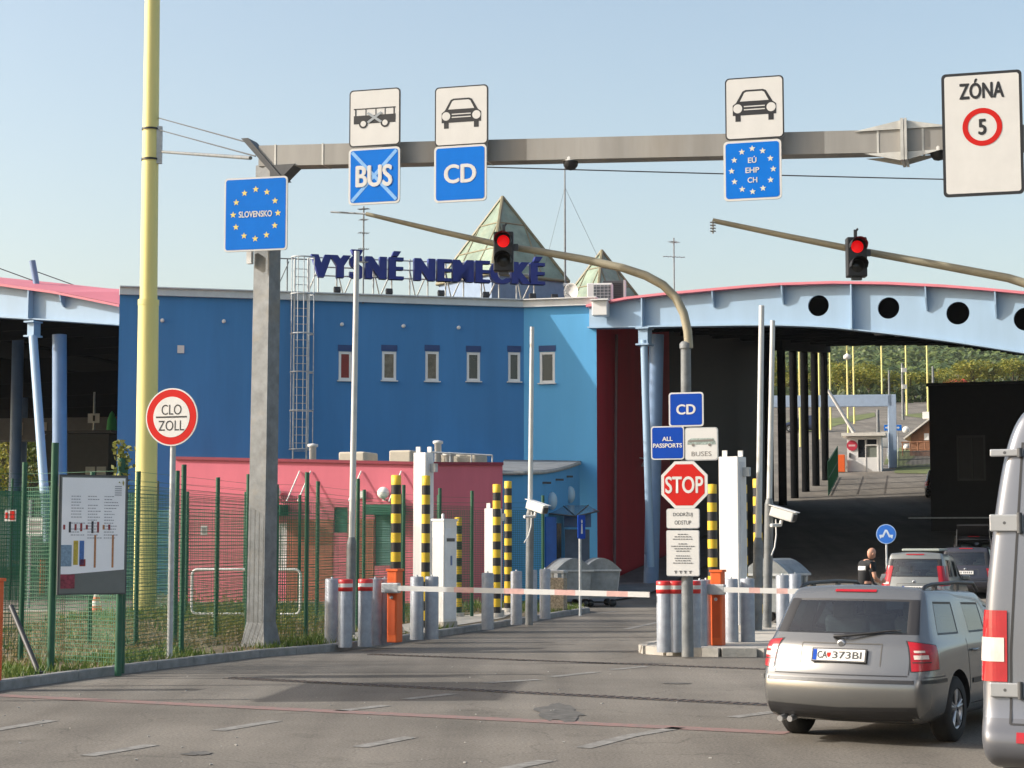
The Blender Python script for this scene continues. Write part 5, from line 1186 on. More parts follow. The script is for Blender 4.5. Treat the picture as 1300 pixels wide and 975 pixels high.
def splitmesh(me, groups, root, smooth=True, seal=None):
    """one object per material group: {index: (name, material)}; a dark rubber ring is inset round the glass"""
    bm = bmesh.new(); bm.from_mesh(me)
    if seal:
        for gi in seal:
            fsel = [f for f in bm.faces if f.material_index == gi]
            if fsel:
                r = bmesh.ops.inset_region(bm, faces=fsel, thickness=.022, depth=-.004, use_even_offset=True)
                for f in r['faces']: f.material_index = 6
    out = {}
    for gi, (name, m) in groups.items():
        b2 = bm.copy(); bmesh.ops.delete(b2, geom=[f for f in b2.faces if f.material_index != gi], context='FACES')
        if not b2.faces: b2.free(); continue
        me2 = bpy.data.meshes.new(name)
        for f in b2.faces: f.smooth = smooth; f.material_index = 0
        b2.to_mesh(me2); b2.free(); me2.materials.append(m); o = bpy.data.objects.new(name, me2); COL.objects.link(o); o.parent = root; out[gi] = o
    bm.free(); return out
def wheel(root, x, y, r, w, side, spokes=5, m=M_RIM):
    t = MB(); t.lathe((x, y, r), [(r*.62, -w/2), (r*.9, -w/2), (r, -w*.36), (r, w*.36), (r*.9, w/2), (r*.62, w/2), (r*.62, -w/2)], 32, axis='Y')
    for k in range(4): t.lathe((x, y, r), [(r+.001, -w*.27+k*w*.18-.004), (r+.0012, -w*.27+k*w*.18+.004)], 32, axis='Y')
    ty = t.build('wheel', M_TYRE, root)
    s = side*w*.42; f = MB(); f.lathe((x, y, r), [(r*.63, s), (r*.57, s*1.05), (r*.55, s*.6)], 28, axis='Y'); f.lathe((x, y, r), [(0, s*.95), (r*.13, s*.95), (r*.14, s*.55)], 16, axis='Y')
    for k in range(spokes):
        a = 2*pi*k/spokes+.3
        for da in (-.13, .13):
            p, q = V((x+r*.1*cos(a), y+s*.9, r+r*.1*sin(a))), V((x+r*.58*cos(a+da), y+s*.95, r+r*.58*sin(a+da))); f.tube([p, q], [r*.055, r*.05], 6)
    f.build('rim', m, ty); MB().lathe((x, y, r), [(0, s*.2), (r*.6, s*.2)], 20, axis='Y').build('brake_disc', M_DGREY, ty)
def bvh(me): return BVHTree.FromPolygons([v.co for v in me.vertices], [tuple(p.vertices) for p in me.polygons])
def strip_on(b, tr, pts, w, off, mi=0, dirn=None):
    """a narrow ribbon laid on the body along points, projected along dirn"""
    out = []
    for p in pts:
        h = tr.ray_cast(V(p), V(dirn)) if dirn else tr.find_nearest(V(p))
        if h[0] is None: return b
        nn = h[1]
        if dirn and nn.dot(V(dirn)) > 0: nn = -nn
        out.append((h[0]+nn*off, nn))
    L = []
    for i, (p, nn) in enumerate(out):
        t = (out[min(i+1, len(out)-1)][0]-out[max(i-1, 0)][0]).normalized(); s = t.cross(nn).normalized()*w/2; L.append((p-s, p+s))
    for (a, c), (d, e) in zip(L, L[1:]): b.quad(a, c, e, d, mi)
    return b
def patch_on(b, tr, P, nu, nv, off, dirn, mi=0):
    """a surface patch: P(u,v) gives start points, cast along dirn on the body"""
    g = {}
    for i in range(nu+1):
        for j in range(nv+1):
            p = V(P(i/nu, j/nv)); d = V(dirn(p) if callable(dirn) else dirn); h = tr.ray_cast(p, d)
            if h[0] is not None: g[i, j] = h[0]-d.normalized()*off
    for i in range(nu):
        for j in range(nv):
            q = [(i, j), (i+1, j), (i+1, j+1), (i, j+1)]
            if all(k in g for k in q) and all((g[q[k_]]-g[q[(k_+1) % 4]]).length < .13 for k_ in range(4)): b.add([g[k] for k in q], [(0, 1, 2, 3)], mi, True)
    return b
def wrap_patch(b, tr, z0, z1, a0, a1, s, off, nu=14, nv=8, cx=.8, slant=0.0, taper=0.0):
    """a lens wrapped round a rear corner, cast outwards from inside the body"""
    g = {}
    for i in range(nu+1):
        for j in range(nv+1):
            u, v = i/nu, j/nv; a = R(a0+(a1-a0)*u+slant*v*(1-u)); z = z0+(z1-z0)*v*(1-taper*u)+taper*.25*(z1-z0)*u; d = V((-cos(a), s*sin(a), 0)); h = tr.ray_cast(V((cx, 0, z)), d)
            if h[0] is not None: g[i, j] = h[0]+d*off
    for i in range(nu):
        for j in range(nv):
            q = [(i, j), (i+1, j), (i+1, j+1), (i, j+1)]
            if all(k in g for k in q): b.add([g[k] for k in q], [(0, 1, 2, 3)], 0, True)
    return b
def estate_rows(L=4.57, W=.885, H=1.45, slant=.42):
    st = [0, .16, .32, 1.18, 1.27, 2.05, 2.10, 2.62, 3.25, 4.05, 4.45]
    def sc(v): return [q*L/4.57 for q in v]
    def row(x0, dx, w0, z0, zs=None, ws=None, xs=None):
        X = list(xs) if xs else [x0]+[max(x0+.12, s) for s in st[1:]]
        X[-1] = min(X[-1]+dx, 4.57); return (sc(X), [W*w for w in (ws or [w0]*11)], zs or [z0]*11)
    ta = [.87, .95, 1, 1, 1, 1, 1, 1, .99, .95, .82]
    h = H/1.45
    R_ = []
    R_.append(row(.25, -.1, 0, .20, ws=[.80]*9+[.78, .7]))
    R_.append(row(.06, 0, 0, .27, ws=[t*.985 for t in ta]))
    R_.append(row(-.02, .05, 0, .46, ws=[t*1.005 for t in ta]))
    R_.append(row(-.01, .08, 0, .63, zs=[.63]*10+[.6], ws=[t*1.005 for t in ta]))
    R_.append(row(.055, .06, 0, .68, zs=[.68]*10+[.63], ws=[t*1.0 for t in ta]))
    R_.append(row(.11, 0, 0, .93, zs=[.93, .93, .93, .93, .93, .92, .92, .91, .88, .76, .68], ws=[t*.985 for t in ta]))
    R_.append(row(.15, -.05, 0, .99, zs=[.975, .975, .965, .955, .955, .95, .97, .96, .945, .80, .70], ws=[t*.955 for t in [.85, .92, .965, 1, 1, 1, 1, 1, .97, .93, .8]]))
    xs = [.15+slant*.85, .28+slant*.62, .38+slant*.40, 1.19, 1.28, 2.05, 2.10, 2.42, 3.22, 4.0, 4.3]
    R_.append(row(0, 0, 0, 0, xs=xs, zs=[1.438*h, 1.43*h, 1.418*h, 1.395*h, 1.39*h, 1.36*h, 1.35*h, 1.275*h, .965, .82, .71], ws=[.735, .76, .785, .835, .835, .835, .83, .81, .88, .86, .74]))
    xs = [.15+slant*1.05, .30+slant*.74, .42+slant*.42, 1.19, 1.28, 2.05, 2.10, 2.36, 3.16, 3.95, 4.25]
    R_.append(row(0, 0, 0, 0, xs=xs, zs=[1.468*h, 1.472*h, 1.462*h, 1.445*h, 1.44*h, 1.41*h, 1.40*h, 1.325*h, .985, .835, .72], ws=[.68, .70, .725, .77, .77, .77, .765, .74, .80, .78, .66]))
    return R_
JF = [-1, -.94, -.47, 0, .47, .94, 1]
def estate_mats(kind, a, k):
    if kind == 'rear':
        if k == 6 and 1 <= a <= 4: return 1
        if k == 6: return 6
    if kind == 'side':
        if k == 6 and a in (2, 4, 6): return 2
        if k == 0: return 0
    if kind == 'top':
        if a == 7: return 3
    if kind == 'under': return 5
    return 0
def plate_on(root, tr, z, w, h, txt, m=None, x0=-1):
    hp = tr.ray_cast(V((x0, 0, z)), V((1, 0, 0)))[0]; ht = tr.ray_cast(V((x0, 0, z+h*.5)), V((1, 0, 0)))[0]
    lean = atan2(ht.x-hp.x, h*.5)*.9; x = min(hp.x, ht.x)-.012
    g = bpy.data.objects.new('number_plate', None); 
    fr = MB().box((0, 0, 0), (w+.03, .016, h+.025), bev=.004).build('number_plate', M_SEAL, root); fr.location = (x, 0, z); fr.rotation_euler = (-lean, 0, -pi/2)
    MB().box((0, -.010, 0), (w, .006, h), bev=.002).build('plate_face', M_SIGNW, fr)
    MB().box((-w*.46, -.0135, 0), (w*.075, .003, h*.94)).build('blue_band', M_SIGNB2, fr)
    if txt:
        text(txt[0], 'lettering', M_BLK, fr, -w*.315, 0, w*.19, h*.62, -.0145, .012); text(txt[1], 'lettering', M_BLK, fr, w*.16, 0, w*.56, h*.62, -.0145, .012)
        flat([[(-w*.19+.022*a, .022*c) for a, c in ((-.9, 1), (.9, 1), (.9, -.1), (.5, -.8), (0, -1.2), (-.5, -.8), (-.9, -.1))]], -.0145, 'crest', M_SIGNR, fr, .001)
    else:
        b = MB()
        for k in range(7): b.box((-w*.36+w*.115*k+(w*.06 if k > 1 else 0), -.0145, 0), (w*.06, .002, h*.55))
        b.build('characters', M_BLK, fr)
    bpy.data.objects.remove(g); return fr
def car(name, label, cat, pos, heading, body, detail=2, L=4.57, W=.885, H=1.45, slant=.42, rails=True, plate=None, lights='low', rear_seats=True, group=None, glassm=None):
    root = thing(name, label, cat, pos, R(90-heading), group)
    wr = .315; ax = (.86*L/4.57, 3.44*L/4.57); yw = W-.115
    me = shell(estate_rows(L, W, H, slant), JF, [.10, .11, .12, .12, .11, .09, .08, .06, .05], [.03, .035, .035, .035, .035, .035, .035, .03, .03, .03, .03], [(x, s*(W-.1), wr+.005, .375, .34) for x in ax for s in (-1, 1)], 3 if detail > 1 else 2, estate_mats, .18)
    tr = bvh(me)
    parts = splitmesh(me, {0: ('body', body), 1: ('rear_window', glassm or M_CGLASS), 2: ('side_window', M_SGLASS), 3: ('windscreen', glassm or M_CGLASS), 5: ('underbody', M_LINER), 6: ('window_seal', M_SEAL), 7: ('wheel_well', M_LINER)}, root, True, (1, 2, 3))
    explode(parts[2])
    if 7 in parts: explode(parts[7])
    for x in ax:
        for s in (-1, 1): wheel(root, x, s*yw, wr, .2, s)
    # rear lamps, wrapped round the corner
    for s in (-1, 1):
        b = MB()
        if lights == 'low':
            zl, zh = .735, .975
            wrap_patch(b, tr, zl-.02, zh+.012, 42.0, 60.5, s, .010, 16, 10, slant=1.2, taper=.20)
            o = b.build('tail_light', M_TAILR, root); b = MB()
            wrap_patch(b, tr, zl-.027, zh+.019, 41.4, 61.3, s, .004, 16, 10, slant=1.2, taper=.20).build('lens_seal', M_SEAL, o); b = MB()
            wrap_patch(b, tr, .79, .80, 43, 54, s, .0125, 10, 1).build('lens_rib', M_SEAL, o); b = MB()
            wrap_patch(b, tr, .825, .862, 44.0, 52.5, s, .014, 10, 3); b.build('clear_lens', M_TAILW, o); b = MB(); wrap_patch(b, tr, .885, .905, 44.5, 50.5, s, .014, 10, 3); b.build('clear_lens', M_TAILW, o)
        else:
            patch_on(b, tr, lambda u, v: (-.5, s*(W*(.70)+u*W*.25)*(1-.12*v), .86+.47*v), 6, 14, .010, (1, 0, 0)); patch_on(b, tr, lambda u, v: (.13+.40*v*.6+u*.16, s*2, .86+.47*v), 6, 10, .010, (0, -s, 0)); o = b.build('tail_light', M_TAILR, root)
            b = MB(); patch_on(b, tr, lambda u, v: (-.5, s*(W*(.72)+u*W*.2), .90+.05*v), 4, 2, .014, (1, 0, 0)); b.build('clear_lens', M_TAILW, o)
    zp = .845 if lights == 'low' else .80
    if plate is not None: plate_on(root, tr, zp, .52, .112, plate or None)
    if plate is not None:    # pressed recess round the plate and badge
        b = MB(); w_ = .40
        strip_on(b, tr, [(-.5, -w_+.8*k/10*1.0, zp+.11) for k in range(11)], .012, .003, 0, (1, 0, 0)); strip_on(b, tr, [(-.5, w_, zp+.11-.2*k/6) for k in range(7)], .01, .003, 0, (1, 0, 0)); strip_on(b, tr, [(-.5, -w_, zp+.11-.2*k/6) for k in range(7)], .01, .003, 0, (1, 0, 0)); b.build('plate_recess_edge', mat('recess shade paint', (.10, .095, .085), .4, .4, var=0), root)
        h = tr.ray_cast(V((-1, 0, .952)), V((1, 0, 0)))[0]; MB().lathe((h.x, 0, .952), [(0, -.014), (.03, -.014), (.04, -.008), (.043, .02)], 20, axis='X').build('badge', M_RIM, root)
        MB().lathe((h.x-.004, 0, .952), [(0, -.014), (.026, -.014)], 16, axis='X').build('badge_centre', M_DGREY, root)
    # gaps between panels
    b = MB()
    strip_on(b, tr, [(-.5, W*.60*sg if False else -W*.75+W*1.5*k/16, .668) for k in range(17)], .012, .002, 0, (1, 0, 0))
    for s in (-1, 1):
        strip_on(b, tr, [(-.5, s*W*.755, .68+.27*k/8) for k in range(9)], .010, .002, 0, (1, 0, 0))
        for x in (1.22, 2.06): strip_on(b, tr, [((x+.0)*L/4.57, s*2, .34+.63*k/10) for k in range(11)], .012, .002, 0, (0, -s, 0))
        strip_on(b, tr, [((1.22+.84*k/10)*L/4.57, s*2, .34) for k in range(11)], .010, .002, 0, (0, -s, 0))
        strip_on(b, tr, [((.02+.44*k/8)*L/4.57, s*2, .655) for k in range(9)], .010, .002, 0, (0, -s, 0))
    explode(b.build('panel_gap', M_SEAL, root))
    b = MB(); strip_on(b, tr, [(-.5, -W*.97+W*1.94*k/24, .615) for k in range(25)], .035, .006, 0, (1, 0, 0))
    for s in (-1, 1): strip_on(b, tr, [(.08+.42*k/8, s*2, .615) for k in range(9)], .035, .006, 0, (0, -s, 0)); strip_on(b, tr, [((1.30+1.8*k/8)*L/4.57, s*2, .56) for k in range(9)], .05, .008, 0, (0, -s, 0))
    explode(b.build('rub_strip', M_SEAL, root))
    b = MB(); patch_on(b, tr, lambda u, v: (-.5, (-.84+1.68*u)*W, .245+.135*v-.02*(1-abs(2*u-1))), 18, 4, .008, (1, 0, 0)); b.build('lower_bumper', mat('dark bumper plastic', (.022, .022, .024), .6), root)
    b = MB(); h = tr.ray_cast(V((-1, 0, 1.445*H/1.45)), V((1, 0, 0)))[0]
    if h: b = patch_on(b, tr, lambda u, v: (-.5, -.21+.42*u, (1.438+.022*v)*H/1.45), 8, 2, .014, (1, 0, 0)); b.build('brake_light', M_TAILR, root)
    if rails:
        for s in (-1, 1):
            zr = tr.ray_cast(V((1.4, s*W*.70, 3)), V((0, 0, -1)))[0].z; r = MB()
            r.tube([(.56, s*W*.71, zr-.02), (.66, s*W*.71, zr+.045), (.85, s*W*.715, zr+.065), (1.6, s*W*.72, zr+.07), (2.2, s*W*.715, zr+.05), (2.38, s*W*.70, zr-.03)], .019, 8)
            for x in (.95, 1.65): r.box((x, s*W*.715, zr+.025), (.09, .028, .09))
            r.build('roof_rail', M_SEAL, root)
    if detail > 1:
        h = tr.ray_cast(V((1.0, .0, 3)), V((0, 0, -1)))[0]; MB().tube([h, h+V((-.13, 0, .14))], [.014, .006], 8).lathe(h, [(.035, 0), (.03, .018), (0, .03)], 12).build('antenna', M_SEAL, root)
        b = MB(); hw = tr.ray_cast(V((-1, -.02, 1.02)), V((1, 0, 0)))[0]; he = tr.ray_cast(V((-1, -.50, 1.085)), V((1, 0, 0)))[0]
        b.tube([hw+V((-.03, .10, 0)), hw+V((-.045, -.05, .012)), he+V((-.02, 0, 0))], [.022, .013, .008], 8); b.tube([hw+V((-.022, .0, .02)), he+V((-.014, -.05, 0))], .007, 6); b.build('rear_wiper', M_SEAL, root)
        b = MB()
        for y in (.50, .60): b.tube([(.10, y, .235), (-.04, y, .225)], .028, 12)
        b.build('exhaust_pipe', M_RIM, root)
        for s in (-1, 1):
            for x in (1.40, 2.2):
                hd = tr.ray_cast(V((x, s*2, .86)), V((0, -s, 0)))[0]; MB().tube([hd+V((-.09, s*.012, 0)), hd+V((-.06, s*.035, 0)), hd+V((.06, s*.035, 0)), hd+V((.09, s*.012, 0))], .013, 8).build('door_handle', M_RIM if False else body, root)
    for s in (-1, 1):
        hm = tr.ray_cast(V((2.62*L/4.57, s*2, .99)), V((0, -s, 0)))[0]
        if hm: MB().box((hm.x, s*(abs(hm.y)+.11), 1.02), (.12, .2, .14), bev=.04).build('mirror', body, root)
    # inside
    it = MB(); it.box((1.8*L/4.57, 0, .62), (2.5*L/4.57, W*1.7, .06)); it.box((.75, 0, .80), (.9, W*1.55, .05)); it.build('cabin_floor', M_INT, root)
    for x in (1.25, 2.15):
        for y in (-.37, .37): 
            st = MB().box((x*L/4.57, y, .88), (.14, .46, .60), ry=-.2, bev=.05).box((x*L/4.57-.11, y, 1.23), (.09, .25, .17), bev=.04).build('seat', M_INT, root)
    MB().box((2.85*L/4.57, 0, .86), (.3, W*1.6, .22), bev=.05).build('dashboard', M_INT, root)
    return root, tr, me
M_SILV = paint('warm silver car paint', (.20, .203, .203), .65, .27)
hc = 31.0; uc = V((sin(R(hc)), cos(R(hc)), 0))
Cpos = V((3.12, 17.42, 0))
car('estate_car', 'silver estate car with black roof rails and white number plate, nearest at the barrier', 'car', tuple(Cpos), hc, M_SILV, 2, plate=('CA', '373BI'))
# silver mini van
p = at(1161, 790, 43); p.z = 0
rt, tr_, _ = car('people_carrier', 'silver hatchback with tall red tail lights waiting behind the estate car', 'car', tuple(p), 22, paint('pale silver paint', (.22, .23, .22), .4), 1, L=3.9, W=.83, H=1.60, slant=.26, rails=False, lights='high', plate=())
MB().box((1.7, 0, 1.70), (1.3, .9, .06), bev=.02).build('roof_carrier', mat('grey green carrier', (.3, .33, .3), .6), rt)
p = at(1226, 760, 58.5); p.z = hz(p.x, p.y)
car('dark_car', 'dark grey hatchback with a pale number plate under the canopy', 'car', tuple(p), 20, paint('dark grey paint', (.055, .055, .07), .5, .25), 1, L=4.3, W=.92, H=1.62, slant=.36, rails=False, plate=())
p = at(1236, 720, 66.5); p.z = hz(p.x, p.y)
rt, _, _ = car('dark_car', 'black car with its tailgate open, farthest in the queue under the canopy', 'car', tuple(p), 18, paint('black paintwork', (.02, .02, .024), .3, .25), 1, L=4.4, W=.9, H=1.6, slant=.36, rails=False)
tg = MB(); tg.prism([(.62, -.62, 1.60), (.62, .62, 1.60), (-.12, .56, 1.98), (-.12, -.56, 1.98)], (.05, 0, .06)); tg.build('open_tailgate', M_SEAL, rt)
for s in (-1, 1): MB().tube([(.3, s*.62, 1.2), (.05, s*.57, 1.85)], .012, 6).build('gas_strut', M_RIM, rt)
p = at(1176, 640, 100); p.z = hz(p.x, p.y)
car('dark_car', 'dark car half hidden behind the control block', 'car', tuple(p+V((.8, 0, 0))), 18, paint('black paintwork', (.02, .02, .024), .3), 1, L=4.3, W=.9, H=1.6, slant=.36, rails=False)
p = at(1048, 558, 172); p.z = hz(p.x, p.y)
car('dark_car', 'dark blue car on the sunny road beyond the row of columns', 'car', tuple(p), -75, paint('navy paint', (.02, .03, .07), .4), 1, L=4.4, W=.9, H=1.55, slant=.4, rails=False)

# the van cut by the right edge
hv = 25.5
def van_rows():
    xs = [0, .16, .55, 1.5, 3.0, 4.2, 4.8, 5.2]
    lv = [(.42, .05, .93), (.50, -.12, .97), (.66, -.13, .985), (.73, -.04, .985), (1.0, .0, .985), (1.45, .03, .975), (1.95, .09, .925), (2.4, .15, .865), (2.72, .2, .79), (2.86, .26, .68)]
    out = []
    for z, x0, w in lv:
        f = 1 if z < 1.3 else max(0, 1-(z-1.3)/1.6)
        X = [x0, x0+.16]+[x for x in xs[2:6]]+[4.2+.6*f*.9, 4.4+.8*f]
        out.append((X, [w*q for q in (.965, 1, 1, 1, 1, 1, .97, .85)], [z]*8))
    return out
def van_mats(kind, a, k):
    if kind == 'under': return 5
    if kind in ('rear', 'side') and k <= 2 and (kind == 'rear' or a <= 1): return 4
    return 0
M_VAN = paint('light grey van paint', (.15, .16, .185), .5, .36)
vme = shell(van_rows(), [-1, -.9, -.5, 0, .5, .9, 1], [.03]*11, [.06]*8, [(x, s*.88, .35, .42, .4) for x in (1.0, 4.3) for s in (-1, 1)], 3, van_mats, .2)
Vp = at(1253, 900, 12.25); Vp.z = 0
uv = V((sin(R(hv)), cos(R(hv)), 0)); vv = V((uv.y, -uv.x, 0)); Vc = Vp+vv*.93
van = thing('van', 'light grey panel van with a tall red and white tail light at the right edge', 'van', tuple(Vc), R(90-hv))
vtr = bvh(vme)
splitmesh(vme, {0: ('body', M_VAN), 4: ('rear_bumper', paint('grey bumper paint', (.10, .105, .12), .3, .42)), 5: ('underbody', M_LINER), 7: ('wheel_well', M_LINER)}, van, True)
for x in (1.0, 4.3):
    for s in (-1, 1): wheel(van, x, s*.85, .35, .22, s)
b = MB(); c = MB(); s = 1      # left tail light (left is +y)
def vlamp(b, z0, z1, off, y0=.80, y1=1.0, xw=.10):
    patch_on(b, vtr, lambda u, v: (-1, (y0+u*(y1-y0))*.985*(1-.0*v), z0+(z1-z0)*v), 8, 8, off, (1, 0, 0)); patch_on(b, vtr, lambda u, v: (.0+u*xw, 2, z0+(z1-z0)*v), 5, 8, off, (0, -1, 0)); return b
def px_z(py, x=1262): return at(x, py, 12.35).z
lz0, lz1 = px_z(863), px_z(774)
o = vlamp(MB(), lz0, lz1, .012).build('tail_light', M_TAILR, van); vlamp(MB(), px_z(838), px_z(808), .016, .82).build('clear_lens', M_TAILW, o)
vm = lambda b, z0, z1, off: patch_on(patch_on(b, vtr, lambda u, v: (-1, -(.80+u*.185), z0+(z1-z0)*v), 8, 8, off, (1, 0, 0)), vtr, lambda u, v: (.0+u*.1, -2, z0+(z1-z0)*v), 5, 8, off, (0, 1, 0))
vm(MB(), lz0, lz1, .012).build('tail_light', M_TAILR, van)
b = MB(); zb0 = px_z(915)
for y in (.765, 0, -.765):
    strip_on(b, vtr, [(-1, y*(1-.10*max(0, (z-1.2))/1.2*.9), z) for z in [zb0+(2.6-zb0)*k/20 for k in range(21)]], .016, .003, 0, (1, 0, 0))
strip_on(b, vtr, [(-1, -.765+1.53*k/12, zb0) for k in range(13)], .014, .003, 0, (1, 0, 0)); b.build('door_gap', M_SEAL, van)
for s in (-1, 1):
    for pyc, hh, y0 in ((664, .115, .80), (873, .095, .82), (575, .05, .78)):
        z = px_z(pyc); h = vtr.ray_cast(V((-1, s*y0*.93, z)), V((1, 0, 0)))[0] or vtr.find_nearest(V((-.3, s*y0*.9, z)))[0]; o = MB().box((h.x-.014, s*.79, z), (.03, .22, hh), bev=.008).build('hinge', M_WHITE if False else mat('hinge paint', (.34, .35, .36), .45, .3, var=.05), van)
        MB().tube([(h.x-.03, s*.70, z-hh*.6), (h.x-.03, s*.70, z+hh*.6)], .018, 8).lathe((h.x-.03, s*.80, z), [(0, 0), (.011, 0)], 8, axis='X').build('hinge_pin', M_DGREY, o)
b = MB(); patch_on(b, vtr, lambda u, v: (-1, .60-u*.52, px_z(722)+(px_z(622)-px_z(722))*v), 6, 6, .006, (1, 0, 0)); patch_on(b, vtr, lambda u, v: (-1, -.08-u*.52, px_z(722)+(px_z(622)-px_z(722))*v), 6, 6, .006, (1, 0, 0)); b.build('rear_window', M_GLD, van)
b = MB()
for s in (-1, 1): patch_on(b, vtr, lambda u, v: (-1, s*(.72-u*.22), px_z(937)+(px_z(924)-px_z(937))*v), 4, 2, .008, (1, 0, 0))
b.build('reflector', M_TAILR, van)
b = MB(); patch_on(b, vtr, lambda u, v: (-1, .62-u*.56, px_z(850)+(px_z(805)-px_z(850))*v), 4, 3, .006, (1, 0, 0)); b.build('plate_recess', M_DGREY, van)
MB().box((-.05, .60, .33), (.06, .07, .34)).build('tow_step', M_LINER, van)

# ------------------------------------------------------------------ the person beside the queue
def skin_mesh(name, verts, edges, radii, lev=2, rootv=0):
    me = bpy.data.meshes.new(name); me.from_pydata(verts, edges, []); o = bpy.data.objects.new(name, me); COL.objects.link(o)
    m = o.modifiers.new('k', 'SKIN'); m.use_smooth_shade = True
    for i, v in enumerate(me.skin_vertices[0].data): v.radius = radii[i] if isinstance(radii[i], tuple) else (radii[i], radii[i]); v.use_root = (i == rootv)
    s = o.modifiers.new('s', 'SUBSURF'); s.levels = lev
    dg = bpy.context.evaluated_depsgraph_get(); r = bpy.data.meshes.new_from_object(o.evaluated_get(dg)); bpy.data.objects.remove(o); return r
def addmesh(me, name, m, parent):
    me.materials.clear(); me.materials.append(m); me.name = name
    for p in me.polygons: p.use_smooth = True
    o = bpy.data.objects.new(name, me); COL.objects.link(o); o.parent = parent; return o
pp = at(1099, 780, 38.8); pp.z = hz(pp.x, pp.y)
per = thing('person', 'bald person in a black T-shirt with a white back patch, reading papers beside cars', 'person', tuple(pp), R(24))
# facing local +x, a little bent forward; y to the left
vt = [(0, 0, .98), (.0, .0, 1.12), (.02, 0, 1.28), (.06, 0, 1.44), (.10, 0, 1.53),          # pelvis..neck
      (0, .10, .92), (.01, .11, .50), (-.02, .115, .09), (.14, .12, .04),                     # left leg
      (0, -.10, .92), (.03, -.11, .50), (.0, -.115, .09), (.16, -.12, .04),                   # right leg
      (.05, .19, 1.42), (.07, .27, 1.15), (.28, .16, 1.05), (.35, .11, 1.06),                 # left arm
      (.05, -.19, 1.42), (.06, -.27, 1.15), (.27, -.17, 1.04), (.35, -.10, 1.06)]             # right arm
ed = [(0, 1), (1, 2), (2, 3), (3, 4), (0, 5), (5, 6), (6, 7), (7, 8), (0, 9), (9, 10), (10, 11), (11, 12), (3, 13), (13, 14), (14, 15), (15, 16), (3, 17), (17, 18), (18, 19), (19, 20)]
rd = [(.15, .12), (.135, .11), (.15, .12), (.13, .10), .058, .09, .062, .043, .04, .09, .062, .043, .04, .062, .045, .032, .026, .062, .045, .032, .026]
bm_ = skin_mesh('body', vt, ed, rd, 2)
bm = bmesh.new(); bm.from_mesh(bm_)
hd = V((.17, 0, 1.655)); tilt = Matrix.Rotation(.55, 4, 'Y')
def uvs(bm, c, sc_, rot=None, seg=20):
    r = bmesh.ops.create_uvsphere(bm, u_segments=seg, v_segments=14, radius=1); 
    for v in r['verts']:
        p = V((v.co.x*sc_[0], v.co.y*sc_[1], v.co.z*sc_[2]))
        v.co = c+(rot @ p if rot else p)
    return r['verts']
for v in uvs(bm, hd, (.098, .077, .122), tilt):      # skull narrowing to the chin
    q = tilt.inverted() @ (v.co-hd)
    if q.z < 0: q.x += .02*(-q.z/.12); q.y *= 1+q.z*2.2; 
    v.co = hd+tilt @ q
for c, s in (((.108, 0, -.02), (.022, .015, .028)), ((.085, .0, -.072), (.02, .028, .008)), ((.0, .078, -.01), (.02, .012, .034)), ((.0, -.078, -.01), (.02, .012, .034)), ((.088, .032, .005), (.012, .013, .009)), ((.088, -.032, .005), (.012, .013, .009))): uvs(bm, hd+tilt @ V(c), s, tilt, 10)
for sy in (1, -1):                                    # hands: palm, four fingers and a thumb round the papers
    hp = V((.37, sy*.10, 1.065)); uvs(bm, hp+V((.03, 0, 0)), (.048, .024, .04), None, 10)
    for f in range(4):
        a = hp+V((.06, -sy*.005, .03-.02*f)); 
        for k, (dx, dy) in enumerate(((.018, 0), (.03, -sy*.022), (.024, -sy*.045))): uvs(bm, a+V((dx, dy, 0)), (.016, .013, .009), None, 8)
    for k in range(3): uvs(bm, hp+V((.025+.018*k, -sy*(.015+.008*k), .04+.006*k)), (.014, .011, .011), None, 8)
bm.to_mesh(bm_); bm.free(); addmesh(bm_, 'body', M_SKIN, per)
sv = [(0, 0, .90)]+[vt[i] for i in (1, 2, 3)]+[(.085, 0, 1.49), vt[13], (.062, .24, 1.24), vt[17], (.058, -.24, 1.24)]
sh = skin_mesh('tshirt', sv, [(0, 1), (1, 2), (2, 3), (3, 4), (3, 5), (5, 6), (3, 7), (7, 8)], [(.17, .145), (.165, .14), (.19, .16), (.185, .15), .085, .095, .072, .095, .072], 2)
M_SHIRT = mat('black shirt cloth', (.014, .014, .016), .85, var=.2); so2 = addmesh(sh, 'tshirt', M_SHIRT, per)
tr_ = bvh(sh); b = MB(); patch_on(b, tr_, lambda u, v: (-1, .13-.26*u, 1.30+.085*v), 8, 3, .006, (1, 0, 0)); b.build('back_patch', M_SIGNW, so2)
tv = [vt[0], vt[5], vt[6], (-.02, .115, .12), vt[9], vt[10], (0, -.115, .12)]
addmesh(skin_mesh('trousers', tv, [(0, 1), (1, 2), (2, 3), (0, 4), (4, 5), (5, 6)], [(.165, .135), .108, .078, .07, .108, .078, .07], 2), 'trousers', mat('dark trousers', (.02, .022, .03), .85), per)
b = MB()
for y in (.118, -.118): b.box((.07+(.02 if y < 0 else 0), y, .045), (.28, .1, .09), bev=.03)
b.build('shoes', M_BLK, per)
pap = thing('papers', 'white papers held by the bald person beside the queue', 'papers', tuple(pp), R(24)); MB().box((.44, 0, 1.12), (.012, .15, .21), ry=.5).box((.45, .01, 1.11), (.01, .14, .2), ry=.45).build('sheet', M_SIGNW, pap)

